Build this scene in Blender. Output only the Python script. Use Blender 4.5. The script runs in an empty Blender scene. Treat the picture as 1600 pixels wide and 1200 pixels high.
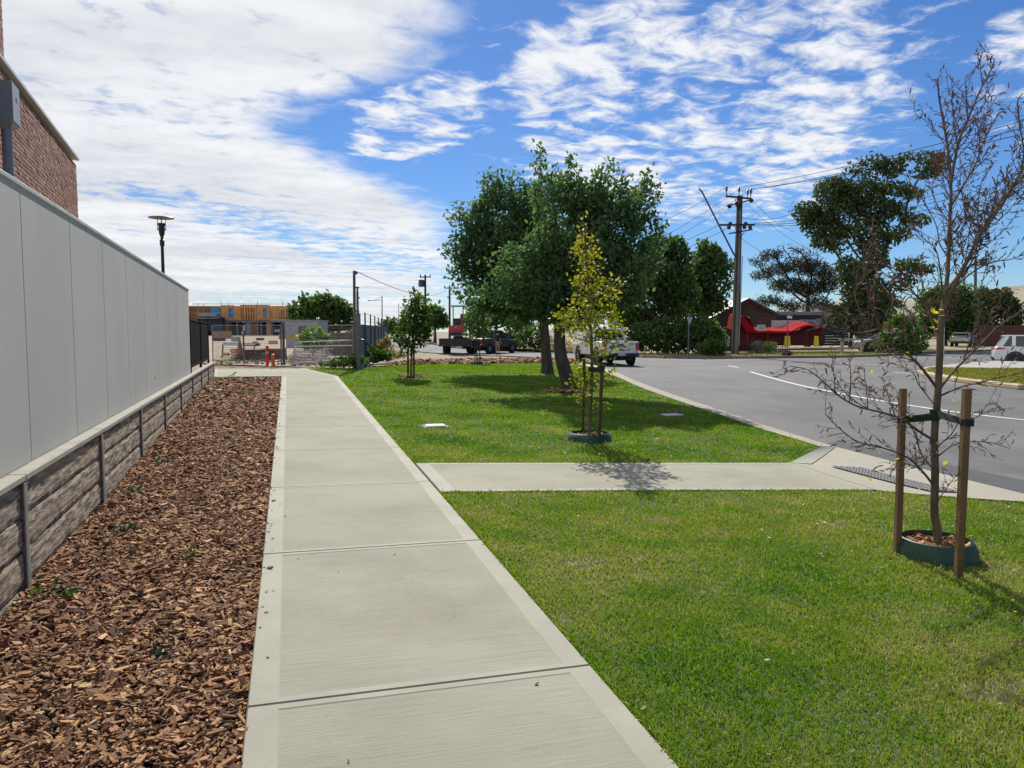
import bpy, math, random
import numpy as np
from math import radians, sin, cos, pi, sqrt, atan2
from mathutils import Vector, Matrix

SC = bpy.context.scene
COL = SC.collection
rng = np.random.default_rng(7)
random.seed(7)

# ------------------------------------------------------------------ camera, sun, sky, exposure
CAM_H = 1.6
PITCH = math.atan(80 / 1150)
FOC = 1150.0                       # focal length in pixels of the 1600 px wide photograph
cd = bpy.data.cameras.new('camera')
cd.sensor_width = 36.0
cd.lens = 36.0 * FOC / 1600.0
cd.clip_start = 0.05
cd.clip_end = 9000
cam = bpy.data.objects.new('camera', cd)
cam.location = (0, 0, CAM_H)
cam.rotation_euler = (pi / 2 - PITCH, 0, 0)
COL.objects.link(cam)
SC.camera = cam

SUN_EL, SUN_AZ = 41.0, -5.0        # azimuth from +Y, positive to the right
sl = bpy.data.lights.new('sun', 'SUN')
sl.energy = 4.6
sl.angle = radians(0.53)
sl.color = (1.0, 0.955, 0.88)
so = bpy.data.objects.new('sun', sl)
so.rotation_euler = Vector((-sin(radians(SUN_AZ)) * cos(radians(SUN_EL)), -cos(radians(SUN_AZ)) * cos(radians(SUN_EL)), -sin(radians(SUN_EL)))).to_track_quat('-Z', 'Y').to_euler()
so.location = (-8, 60, 60)
COL.objects.link(so)

SC.view_settings.view_transform = 'Standard'
SC.view_settings.look = 'None'
SC.view_settings.gamma = 1.0
SC.view_settings.use_curve_mapping = False
SC.view_settings.exposure = 0.25


class E:
    """a node socket with arithmetic, to write node trees as expressions"""
    def __init__(self, nt, s):
        self.nt, self.s = nt, s

    def _m(self, op, *args):
        n = self.nt.nodes.new('ShaderNodeMath')
        n.operation = op
        for i, a in enumerate(args):
            if isinstance(a, E):
                self.nt.links.new(a.s, n.inputs[i])
            else:
                n.inputs[i].default_value = a
        return E(self.nt, n.outputs[0])
    def __add__(s, o): return s._m('ADD', s, o)
    __radd__ = __add__
    def __mul__(s, o): return s._m('MULTIPLY', s, o)
    __rmul__ = __mul__
    def __sub__(s, o): return s._m('SUBTRACT', s, o)
    def __rsub__(s, o): return s._m('SUBTRACT', o, s)
    def __truediv__(s, o): return s._m('DIVIDE', s, o)
    def pw(s, o): return s._m('POWER', s, o)
    def mx(s, o): return s._m('MAXIMUM', s, o)
    def mn(s, o): return s._m('MINIMUM', s, o)
    def ab(s): return s._m('ABSOLUTE', s)
    def exp(s): return s._m('EXPONENT', s)

    def ss(s, a, b):
        n = s.nt.nodes.new('ShaderNodeMapRange')
        n.interpolation_type = 'SMOOTHSTEP'
        s.nt.links.new(s.s, n.inputs[0])
        n.inputs[1].default_value, n.inputs[2].default_value = a, b
        return E(s.nt, n.outputs[0])


def noise(nt, vec, scale, detail=4, rough=0.55, dist=0.0, typ=None):
    n = nt.nodes.new('ShaderNodeTexNoise')
    n.inputs['Scale'].default_value = scale
    n.inputs['Detail'].default_value = detail
    n.inputs['Roughness'].default_value = rough
    n.inputs['Distortion'].default_value = dist
    if vec is not None:
        nt.links.new(vec, n.inputs['Vector'])
    return E(nt, n.outputs[0])


def comb(nt, x, y, z=0.0):
    n = nt.nodes.new('ShaderNodeCombineXYZ')
    for i, a in enumerate((x, y, z)):
        if isinstance(a, E):
            nt.links.new(a.s, n.inputs[i])
        else:
            n.inputs[i].default_value = a
    return n.outputs[0]


def mixc(nt, fac, a, b, blend='MIX'):
    n = nt.nodes.new('ShaderNodeMix')
    n.data_type = 'RGBA'
    n.blend_type = blend
    ins = [i for i in n.inputs if i.enabled]
    for sock, v in zip((n.inputs[0], n.inputs[6], n.inputs[7]), (fac, a, b)):
        if isinstance(v, E):
            nt.links.new(v.s, sock)
        elif isinstance(v, bpy.types.NodeSocket):
            nt.links.new(v, sock)
        elif isinstance(v, (tuple, list)):
            sock.default_value = (*v[:3], 1)
        else:
            sock.default_value = v
    return n.outputs[2]


def make_world():
    w = bpy.data.worlds.new('World')
    SC.world = w
    w.use_nodes = True
    nt = w.node_tree
    bg = nt.nodes['Background']
    bg.inputs[1].default_value = 0.11
    sky = nt.nodes.new('ShaderNodeTexSky')
    sky.sky_type = 'NISHITA'
    sky.sun_disc = False
    sky.sun_elevation = radians(SUN_EL)
    sky.sun_rotation = radians(SUN_AZ)
    sky.altitude = 100
    sky.air_density = 1.0
    sky.dust_density = 0.15
    sky.ozone_density = 4.0
    hs = nt.nodes.new('ShaderNodeHueSaturation')
    hs.inputs['Hue'].default_value = 0.503
    hs.inputs['Saturation'].default_value = 1.14
    hs.inputs['Value'].default_value = 0.63
    nt.links.new(sky.outputs[0], hs.inputs['Color'])
    tc = nt.nodes.new('ShaderNodeTexCoord')
    sp = nt.nodes.new('ShaderNodeSeparateXYZ')
    nt.links.new(tc.outputs['Generated'], sp.inputs[0])
    dx, dy, dz = (E(nt, sp.outputs[i]) for i in range(3))
    den = dz.mx(0.0) + 0.055
    px, py = dx / den, dy / den          # the cloud sheet, seen in perspective
    # broad warp so that edges wander
    pv = comb(nt, px, py)
    warp = noise(nt, pv, 0.55, 3, 0.6) - 0.5
    warp2 = noise(nt, pv, 2.0, 4, 0.62) - 0.5
    big = noise(nt, pv, 0.7, 4, 0.55)
    # the sheet of cells: fbm at two scales, stretched along the wind
    ca, sa = cos(radians(24)), sin(radians(24))
    qx = (px * ca + py * sa)
    qy = (py * ca - px * sa)
    wob = warp2 * 0.22
    cells = noise(nt, comb(nt, qx * 1.0 + wob, qy * 1.15 + wob, 3.1), 6.4, 8, 0.60, 0.35)
    lumps = noise(nt, comb(nt, qx * 0.9, qy * 1.15, 7.7), 1.9, 4, 0.5)
    strat = noise(nt, comb(nt, qx * 0.55, qy * 1.5, 5.0), 1.15, 8, 0.60, 0.25)
    soft = noise(nt, comb(nt, qx * 0.5, qy * 1.2, 11.0), 1.5, 5, 0.5)
    # left bank of thick cloud
    edge = -0.06 - 0.20 * ((((dz - 0.255) / 0.062).pw(2.0)) * -1.0).exp() + warp * 0.12 + warp2 * 0.10 + (cells - 0.5) * 0.10
    left = (edge - dx).ss(-0.02, 0.085)
    # mackerel field, upper middle
    def blob(ca_, ce, ra, re, rot=0.0):
        a, e = dx - ca_, dz - ce
        c, s = cos(radians(rot)), sin(radians(rot))
        return ((((a * c + e * s) / ra).pw(2.0) + ((e * c - a * s) / re).pw(2.0)) * -1.0).exp()
    mid = blob(0.12, 0.32, 0.15, 0.11, 0) + blob(0.33, 0.34, 0.17, 0.13) + blob(0.21, 0.21, 0.20, 0.08, -4) * 0.95
    right = blob(0.555, 0.30, 0.075, 0.12)
    puff = blob(-0.17, 0.30, 0.09, 0.035) * 0.62 + blob(-0.13, 0.24, 0.09, 0.03) * 0.7 + blob(-0.068, 0.305, 0.055, 0.03) + blob(-0.07, 0.265, 0.10, 0.018) * 0.8 + blob(-0.15, 0.25, 0.06, 0.03) * 0.8
    cov_m = (mid * 1.0).mn(0.82).mx(right * 0.84).mx((puff * 0.84).mn(0.84)).mx(0.26)
    tex = cells * 0.72 + lumps * 0.28
    m_mid = (tex + (cov_m - 0.5) * 0.40 + (big - 0.5) * 0.25).ss(0.515, 0.725) * 0.96
    thin = (strat * 0.42 + cells * 0.58)
    gaps = (blob(-0.44, 0.36, 0.05, 0.018) + blob(-0.30, 0.135, 0.19, 0.018, -10) + blob(-0.20, 0.10, 0.12, 0.014, -8) + blob(-0.22, 0.045, 0.25, 0.012) * 0.9 + blob(-0.25, 0.34, 0.12, 0.02, -25) * 0.5).mn(1.0)
    m_left = (thin - gaps * 0.15).ss(0.27, 0.47) * left
    m_low = (strat * 0.6 + cells * 0.4).ss(0.42, 0.62) * blob(-0.10, 0.07, 0.22, 0.05) * 0.6
    mask = m_mid.mx(m_left).mx(m_low).mn(0.97)
    # brightness: thin sheet a little grey, lit rims white
    shade = (soft.ss(0.36, 0.66) * 0.75 + (1.0 - thin.ss(0.38, 0.62)) * 0.45) * left
    shade = (shade + (1.0 - tex.ss(0.48, 0.72)) * 0.25 * (1.0 - left)).mn(1.0)
    c_lit = (7.3, 7.4, 7.55)
    c_grey = (5.6, 5.75, 6.05)
    cc = mixc(nt, shade, c_lit, c_grey)
    blue = mixc(nt, 1.0, hs.outputs[0], (0.74, 0.93, 1.16), 'MULTIPLY')      # white balance of the clear air
    out = mixc(nt, mask, blue, cc)
    nt.links.new(out, bg.inputs[0])


make_world()

# ------------------------------------------------------------------ where things are
_cp, _sp = cos(PITCH), sin(PITCH)


def smooth(t):
    t = np.clip(t, 0, 1)
    return t * t * (3 - 2 * t)


def gz(x, y):
    """height of the natural ground: the verge climbs gently away from the road"""
    x = np.asarray(x, float); y = np.asarray(y, float)
    plane = (0.0124 * np.clip(y, -5, 24) - 0.022 * np.clip(x, -12, 5)) * (1 - smooth((x - 4.3) / 1.6))
    wl = smooth((-3 - x) / 11)
    far = wl * (0.5 + 0.0055 * (np.clip(y, 0, 170) - 25))
    t = smooth((y - 22) / 20)
    return plane * (1 - t) + far * t


def roadz(x, y):
    y = np.asarray(y, float)
    near = np.minimum(0, -0.12 + 0.006 * y)
    t = smooth((y - 28) / 14)
    return near * (1 - t) + gz(x, y) * t


def ray(px, py):
    u = (px - 800) / FOC; v = (py - 600) / FOC
    # right=(1,0,0) fwd=(0,cp,-sp) up=(0,sp,cp)
    return np.array([u, _cp - v * _sp, -_sp - v * _cp])


def P(px, py, Y):
    d = ray(px, py)
    return np.array([0, 0, CAM_H]) + d * (Y / d[1])


def G(px, py, f=gz, off=0.0):
    """point of the ground seen at a place of the photograph"""
    d = ray(px, py)
    z = 0.0
    for _ in range(40):
        t = (z - CAM_H) / d[2]
        p = d * t
        z = 0.5 * z + 0.5 * (float(f(p[0], p[1])) + off)
    p = d * ((z - CAM_H) / d[2])
    return np.array([p[0], p[1], z])


def GR(px, py):
    return G(px, py, roadz)

# ------------------------------------------------------------------ building helpers
class MB:
    """collects vertices, faces, a per-face tint and a per-face material slot"""
    def __init__(s):
        s.v, s.f, s.t, s.m, s.n = [], [], [], [], 0

    def add(s, verts, faces, tint=0.5, mi=0):
        verts = np.asarray(verts, float).reshape(-1, 3)
        s.v.append(verts)
        for fc in faces:
            s.f.append([i + s.n for i in fc]); s.t.append(tint); s.m.append(mi)
        s.n += len(verts)
        return s

    def box(s, c, size, rz=0.0, tint=0.5, mi=0, bev=0.0, M=None):
        hx, hy, hz = (a / 2 for a in size)
        if bev <= 0:
            v = np.array([(x, y, z) for z in (-hz, hz) for y in (-hy, hy) for x in (-hx, hx)])
            f = [(0, 2, 3, 1), (4, 5, 7, 6), (0, 1, 5, 4), (2, 6, 7, 3), (0, 4, 6, 2), (1, 3, 7, 5)]
        else:
            b = min(bev, hx * .9, hy * .9, hz * .9)
            rings = []
            for z, i in ((-hz, b), (-hz + b, 0), (hz - b, 0), (hz, b)):
                ax, ay = hx - i, hy - i
                k = b if i == 0 else b * .5
                rings.append([(-ax + k, -ay, z), (ax - k, -ay, z), (ax, -ay + k, z), (ax, ay - k, z), (ax - k, ay, z), (-ax + k, ay, z), (-ax, ay - k, z), (-ax, -ay + k, z)])
            v = np.array(rings).reshape(-1, 3)
            f = [tuple(range(7, -1, -1)), tuple(range(24, 32))]
            for r in range(3):
                for i in range(8):
                    j = (i + 1) % 8
                    f.append((r * 8 + i, r * 8 + j, r * 8 + 8 + j, r * 8 + 8 + i))
        if M is not None:
            v = v @ np.array(M).T
        elif rz:
            c_, s_ = cos(rz), sin(rz)
            v = v @ np.array([[c_, -s_, 0], [s_, c_, 0], [0, 0, 1]]).T
        return s.add(v + np.asarray(c, float), f, tint, mi)

    def bar(s, a, b, w, h=None, tint=0.5, mi=0, bev=0.0, up=(0, 0, 1)):
        """square bar from a to b"""
        a = np.asarray(a, float); b = np.asarray(b, float)
        d = b - a; L = np.linalg.norm(d); d = d / L
        up = np.asarray(up, float)
        if abs(d @ up) > .98:
            up = np.array([0, 1., 0])
        x = np.cross(d, up); x /= np.linalg.norm(x)
        z = np.cross(x, d)
        return s.box((a + b) / 2, (w, L, h or w), M=np.stack([x, d, z], 1), tint=tint, mi=mi, bev=bev)

    def tube(s, pts, rad, n=8, tint=0.5, mi=0, cap=True, phase=0.0):
        pts = np.asarray(pts, float)
        m = len(pts)
        rad = np.broadcast_to(np.asarray(rad, float), (m,))
        tan = np.gradient(pts, axis=0)
        tan /= np.linalg.norm(tan, axis=1)[:, None] + 1e-12
        ref = np.array([0, 0, 1.]) if abs(tan[0][2]) < .9 else np.array([1., 0, 0])
        vs = []
        x = np.cross(ref, tan[0]); x /= np.linalg.norm(x)
        for i in range(m):
            x = x - tan[i] * (x @ tan[i]); x /= np.linalg.norm(x) + 1e-12
            y = np.cross(tan[i], x)
            a = np.arange(n) * 2 * pi / n + phase
            vs.append(pts[i] + rad[i] * (np.cos(a)[:, None] * x + np.sin(a)[:, None] * y))
        f = []
        for i in range(m - 1):
            for j in range(n):
                k = (j + 1) % n
                f.append((i * n + j, i * n + k, i * n + n + k, i * n + n + j))
        if cap:
            f.append(tuple(range(n - 1, -1, -1)))
            f.append(tuple(range((m - 1) * n, m * n)))
        return s.add(np.concatenate(vs), f, tint, mi)

    def lathe(s, prof, n=16, c=(0, 0, 0), axis='z', tint=0.5, mi=0, close=False):
        """prof: list of (radius, height)"""
        m = len(prof)
        vs = []
        for r, h in prof:
            for j in range(n):
                a = 2 * pi * j / n
                p = (r * cos(a), r * sin(a), h)
                if axis == 'x': p = (p[2], p[0], p[1])
                if axis == 'y': p = (p[0], p[2], p[1])
                vs.append(p)
        f = []
        rr = range(m) if close else range(m - 1)
        for i in rr:
            i2 = (i + 1) % m
            for j in range(n):
                k = (j + 1) % n
                f.append((i * n + j, i * n + k, i2 * n + k, i2 * n + j))
        if not close:
            f.append(tuple(range(n - 1, -1, -1))); f.append(tuple(range((m - 1) * n, m * n)))
        return s.add(np.array(vs) + np.asarray(c, float), f, tint, mi)

    def prism(s, poly, z0, z1, tint=0.5, mi=0):
        """extrude an xy outline from z0 to z1 (numbers, or per-vertex lists)"""
        n = len(poly)
        z0 = np.broadcast_to(np.asarray(z0, float), (n,)); z1 = np.broadcast_to(np.asarray(z1, float), (n,))
        v = [(p[0], p[1], a) for p, a in zip(poly, z0)] + [(p[0], p[1], a) for p, a in zip(poly, z1)]
        f = [tuple(range(n - 1, -1, -1)), tuple(range(n, 2 * n))]
        f += [(i, (i + 1) % n, n + (i + 1) % n, n + i) for i in range(n)]
        return s.add(v, f, tint, mi)

    def side(s, prof, w, inset=0.05, bev=0.06, tint=0.5, mi=0, x0=0.0):
        """a profile in the (y, z) plane swept across x with rounded shoulders"""
        pr = np.asarray(prof, float)
        n = len(pr)
        c = pr.mean(0)
        e = np.roll(pr, -1, 0) - np.roll(pr, 1, 0)
        nr = np.stack([e[:, 1], -e[:, 0]], 1)
        nr /= np.linalg.norm(nr, axis=1)[:, None] + 1e-9
        if np.sum((pr - c) * nr) < 0: nr = -nr
        ins = pr - nr * inset
        vs = []
        for x, q in ((-w, ins), (-w + bev * .35, pr - nr * inset * .3), (-w + bev, pr), (w - bev, pr), (w - bev * .35, pr - nr * inset * .3), (w, ins)):
            vs += [(x + x0, a, b) for a, b in q]
        f = [tuple(range(n - 1, -1, -1)), tuple(range(5 * n, 6 * n))]
        for r in range(5):
            for i in range(n):
                j = (i + 1) % n
                f.append((r * n + i, r * n + j, r * n + n + j, r * n + n + i))
        return s.add(vs, f, tint, mi)

    def raw(s, V, F, T, mi=0):
        """many equal-sided faces at once: F (m,k), T (m,)"""
        s.v.append(np.asarray(V, float)); F = np.asarray(F) + s.n
        s.f.extend(F.tolist()); s.t.extend(np.asarray(T, float).tolist()); s.m.extend([mi] * len(F))
        s.n += len(V)
        return s

    def mesh(s, name, mats, org=None, smooth_=False):
        V = np.concatenate(s.v) if s.v else np.zeros((0, 3))
        if org is not None:
            V = V - np.asarray(org, float)
        me = bpy.data.meshes.new(name)
        nf = len(s.f)
        lens = np.fromiter((len(f) for f in s.f), np.int32, nf)
        loops = np.fromiter((i for f in s.f for i in f), np.int32, int(lens.sum()))
        me.vertices.add(len(V)); me.vertices.foreach_set('co', V.astype(np.float32).ravel())
        me.loops.add(len(loops)); me.loops.foreach_set('vertex_index', loops)
        me.polygons.add(nf)
        st = np.zeros(nf, np.int32); st[1:] = np.cumsum(lens)[:-1]
        me.polygons.foreach_set('loop_start', st); me.polygons.foreach_set('loop_total', lens)
        if not isinstance(mats, (list, tuple)): mats = [mats]
        for m in mats: me.materials.append(m)
        if len(mats) > 1:
            me.polygons.foreach_set('material_index', np.array(s.m, np.int32))
        me.update(calc_edges=True)
        me.validate()
        if len(me.polygons) == nf:
            a = me.attributes.new('tint', 'FLOAT', 'FACE'); a.data.foreach_set('value', np.array(s.t, np.float32))
        me.polygons.foreach_set('use_smooth', np.full(len(me.polygons), bool(smooth_)))
        if smooth_:
            try:
                me.set_sharp_from_angle(angle=radians(38))
            except Exception:
                pass
        return me

    def build(s, name, mats, parent=None, world=True, smooth_=False, org=None, **props):
        o_ = org
        if o_ is None and parent is not None and world:
            o_ = np.array(parent.get('_o', (0, 0, 0)))
        me = s.mesh(name, mats, o_, smooth_)
        o = bpy.data.objects.new(name, me)
        COL.objects.link(o)
        if parent is not None:
            o.parent = parent
        elif org is not None:
            o.location = org
        for k, v in props.items():
            o[k] = v
        return o


ORG = {}


def thing(name, label, cat, loc=(0, 0, 0), rz=0.0, group=None, kind=None):
    o = bpy.data.objects.new(name, None)
    o.empty_display_size = 0.2
    o.location = tuple(float(a) for a in loc); o.rotation_euler = (0, 0, rz)
    COL.objects.link(o)
    tag(o, label, cat, group, kind)
    o['_o'] = [float(a) for a in loc]
    return o


def tag(o, label=None, cat=None, group=None, kind=None):
    if label: o['label'] = label
    if cat: o['category'] = cat
    if group: o['group'] = group
    if kind: o['kind'] = kind
    return o


def dup(root, loc, rz=None, label=None, scale=None):
    """copy of a thing with copies of its parts and sub-parts"""
    r = root.copy(); COL.objects.link(r)
    r.location = tuple(float(a) for a in loc)
    r['_o'] = [float(a) for a in loc]
    if rz is not None: r.rotation_euler = (0, 0, rz)
    if label: r['label'] = label
    if scale: r.scale = scale
    for ch in list(root.children):
        c = ch.copy(); COL.objects.link(c); c.parent = r
        for g in list(ch.children):
            d = g.copy(); COL.objects.link(d); d.parent = c
    return r

# ------------------------------------------------------------------ materials
MATS = {}


def mat(name, c1, c2=None, scale=3.0, rough=0.7, bump=0.0, bscale=None, metal=0.0, detail=5, stretch=(1, 1, 1), rz=0.0,
        tint=None, spec=0.5, contrast=(0.35, 0.65), dirt=None, trans=0.0, alpha=1.0, emit=None, coat=0.0, c3=None):
    """principled material: two colours mixed by noise, optional per-face tint, optional bump"""
    if name in MATS: return MATS[name]
    m = bpy.data.materials.new(name)
    m.use_nodes = True
    nt = m.node_tree
    b = nt.nodes['Principled BSDF']
    b.inputs['Roughness'].default_value = rough
    b.inputs['Metallic'].default_value = metal
    b.inputs['Specular IOR Level'].default_value = spec
    if coat: b.inputs['Coat Weight'].default_value = coat
    tc = nt.nodes.new('ShaderNodeTexCoord')
    mp = nt.nodes.new('ShaderNodeMapping')
    nt.links.new(tc.outputs['Object'], mp.inputs[0])
    mp.inputs['Scale'].default_value = stretch
    mp.inputs['Rotation'].default_value = (0, 0, rz)
    vec = mp.outputs[0]
    c2 = c2 or tuple(a * 0.82 for a in c1)
    f = noise(nt, vec, scale, detail, 0.6).ss(*contrast)
    col = mixc(nt, f, c1, c2)
    if c3 is not None:
        f3 = noise(nt, vec, scale * 0.23, 3, 0.6).ss(0.5, 0.68)
        col = mixc(nt, f3 * 0.8, col, c3)
    if dirt:
        fd = noise(nt, vec, dirt[1], 4, 0.65).ss(0.52, 0.75)
        col = mixc(nt, fd * dirt[2], col, dirt[0])
    if tint is not None:
        at = nt.nodes.new('ShaderNodeAttribute'); at.attribute_name = 'tint'
        rp = nt.nodes.new('ShaderNodeValToRGB')
        nt.links.new(at.outputs['Fac'], rp.inputs[0])
        el = rp.color_ramp.elements
        while len(el) < len(tint): el.new(0.5)
        for i, (p_, c_) in enumerate(tint):
            el[i].position = p_; el[i].color = (*c_, 1)
        col = mixc(nt, 0.75, col, rp.outputs[0])
    nt.links.new(col, b.inputs['Base Color'])
    if bump:
        bn = nt.nodes.new('ShaderNodeBump')
        bn.inputs['Distance'].default_value = 0.02
        bn.inputs['Strength'].default_value = bump
        h = noise(nt, vec, bscale or scale * 4, 6, 0.65)
        nt.links.new(h.s, bn.inputs['Height'])
        nt.links.new(bn.outputs[0], b.inputs['Normal'])
    if emit:
        b.inputs['Emission Color'].default_value = (*emit[0], 1); b.inputs['Emission Strength'].default_value = emit[1]
    MATS[name] = m
    return m


def leafmat(name, ramp, transl=0.35, rough=0.5, spec=0.35):
    if name in MATS: return MATS[name]
    m = bpy.data.materials.new(name)
    m.use_nodes = True
    nt = m.node_tree
    b = nt.nodes['Principled BSDF']
    b.inputs['Roughness'].default_value = rough
    b.inputs['Specular IOR Level'].default_value = spec
    at = nt.nodes.new('ShaderNodeAttribute'); at.attribute_name = 'tint'
    rp = nt.nodes.new('ShaderNodeValToRGB')
    nt.links.new(at.outputs['Fac'], rp.inputs[0])
    el = rp.color_ramp.elements
    while len(el) < len(ramp): el.new(0.5)
    for i, (p_, c_) in enumerate(ramp):
        el[i].position = p_; el[i].color = (*c_, 1)
    nt.links.new(rp.outputs[0], b.inputs['Base Color'])
    tr = nt.nodes.new('ShaderNodeBsdfTranslucent')
    hs = nt.nodes.new('ShaderNodeHueSaturation')
    hs.inputs['Saturation'].default_value = 1.15; hs.inputs['Value'].default_value = 1.5
    nt.links.new(rp.outputs[0], hs.inputs['Color'])
    nt.links.new(hs.outputs[0], tr.inputs[0])
    mx = nt.nodes.new('ShaderNodeMixShader'); mx.inputs[0].default_value = transl
    nt.links.new(b.outputs[0], mx.inputs[1]); nt.links.new(tr.outputs[0], mx.inputs[2])
    nt.links.new(mx.outputs[0], nt.nodes['Material Output'].inputs[0])
    MATS[name] = m
    return m


def glassmat(name, c=(0.02, 0.025, 0.03)):
    return mat(name, c, c, rough=0.06, spec=0.8)


def sheet(name, poly, mats, zf, off=0.0, step=None, kind='structure', mi=None):
    """a flat-ish ground sheet over an xy outline, subdivided so that it follows zf"""
    import bmesh
    bm = bmesh.new()
    vs = [bm.verts.new((p[0], p[1], 0)) for p in poly]
    bm.faces.new(vs)
    bmesh.ops.triangulate(bm, faces=bm.faces[:])
    if step:
        xs = [p[0] for p in poly]; ys = [p[1] for p in poly]
        for ax, lo, hi in ((0, min(xs), max(xs)), (1, min(ys), max(ys))):
            k = lo + step
            while k < hi:
                co = (k, 0, 0) if ax == 0 else (0, k, 0)
                no = (1, 0, 0) if ax == 0 else (0, 1, 0)
                bmesh.ops.bisect_plane(bm, geom=bm.verts[:] + bm.edges[:] + bm.faces[:], plane_co=co, plane_no=no, dist=1e-5)
                k += step
    for v in bm.verts:
        v.co.z = float(zf(v.co.x, v.co.y)) + off
    bmesh.ops.recalc_face_normals(bm, faces=bm.faces[:])
    for f in bm.faces:
        if f.normal.z < 0: f.normal_flip()
    me = bpy.data.meshes.new(name)
    bm.to_mesh(me); bm.free()
    me.materials.append(mats)
    o = bpy.data.objects.new(name, me)
    COL.objects.link(o)
    if kind: o['kind'] = kind
    return o


def inside(poly, X, Y):
    poly = np.asarray(poly)[:, :2]
    r = np.zeros(len(X), bool)
    n = len(poly)
    for i in range(n):
        x0, y0 = poly[i]; x1, y1 = poly[(i + 1) % n]
        c = ((y0 > Y) != (y1 > Y)) & (X < (x1 - x0) * (Y - y0) / (y1 - y0 + 1e-12) + x0)
        r ^= c
    return r

# ================================================================== SETTING
def vnoise(x, y, s, seed=0):
    r = np.random.default_rng(100 + seed)
    out = np.zeros_like(np.asarray(x, float))
    for k in range(10):
        a = r.uniform(0, 2 * pi); f = s * r.uniform(0.5, 2.2)
        out += np.sin((x * cos(a) + y * sin(a)) * f + r.uniform(0, 6.28)) / (0.6 + f / s)
    return out / 4.5


def basez(x, y):
    x = np.asarray(x, float); y = np.asarray(y, float)
    g = gz(x, y)
    low = np.minimum(g, roadz(x, y))
    w = smooth((x - 2.0) / 1.0) * (1 - smooth((y - 40) / 6))
    return g * (1 - w) + low * w - 0.06


# one ground sheet out to the horizon
def make_ground():
    def axis(lo, hi, fine_lo, fine_hi, st):
        a = list(np.arange(fine_lo, fine_hi + 1e-6, st))
        s_ = st; k = fine_hi
        while k < hi:
            s_ *= 1.35; k += s_; a.append(k)
        s_ = st; k = fine_lo; b = []
        while k > lo:
            s_ *= 1.35; k -= s_; b.append(k)
        return np.array(b[::-1] + a)
    xs = axis(-4000, 4000, -30, 40, 1.0); ys = axis(-400, 5000, -6, 80, 1.0)
    X, Y = np.meshgrid(xs, ys)
    Z = basez(X, Y)
    rough_ = vnoise(X, Y, 1.3, 5) * 0.02 * np.clip((Y - 25) / 10, 0, 1) * (np.abs(X) < 60)
    V = np.stack([X, Y, Z + np.minimum(rough_, 0.02)], -1).reshape(-1, 3)
    w = len(xs); i = np.arange(len(ys) - 1)[:, None] * w + np.arange(w - 1)[None]
    F = np.stack([i, i + 1, i + w + 1, i + w], -1).reshape(-1, 4)
    b = MB(); b.raw(V, F, np.full(len(F), .5))
    m = mat('dry_ground', (0.30, 0.235, 0.155), (0.21, 0.17, 0.115), 0.9, 0.95, 0.5, 9, c3=(0.23, 0.21, 0.10), dirt=((0.36, 0.30, 0.22), 3.0, 0.6))
    o = b.build('ground', m); tag(o, kind='structure')


make_ground()

# ---- main footpath, in its own frame: s along it, w across it
FA = G(375, 1200)[:2]
FD = np.array([-0.2904, 0.9569]); FN = np.array([0.9569, 0.2904])
FW = 1.525


def F2(s, w):
    p = FA + FD * s + FN * w
    return p


M_SMOOTH = mat('concrete_trowelled', (0.350, 0.337, 0.262), (0.300, 0.289, 0.224), 2.2, 0.8, 0.12, 90, dirt=((0.40, 0.33, 0.25), 1.4, 0.35))
FANG = atan2(FD[1], FD[0])
M_BROOM = mat('concrete_broomed', (0.46, 0.45, 0.385), (0.405, 0.395, 0.335), 1.1, 0.88, 0.75, 34, stretch=(6.0, 0.35, 1), rz=0.0,
              dirt=((0.50, 0.39, 0.25), 1.9, 0.35))


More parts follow.
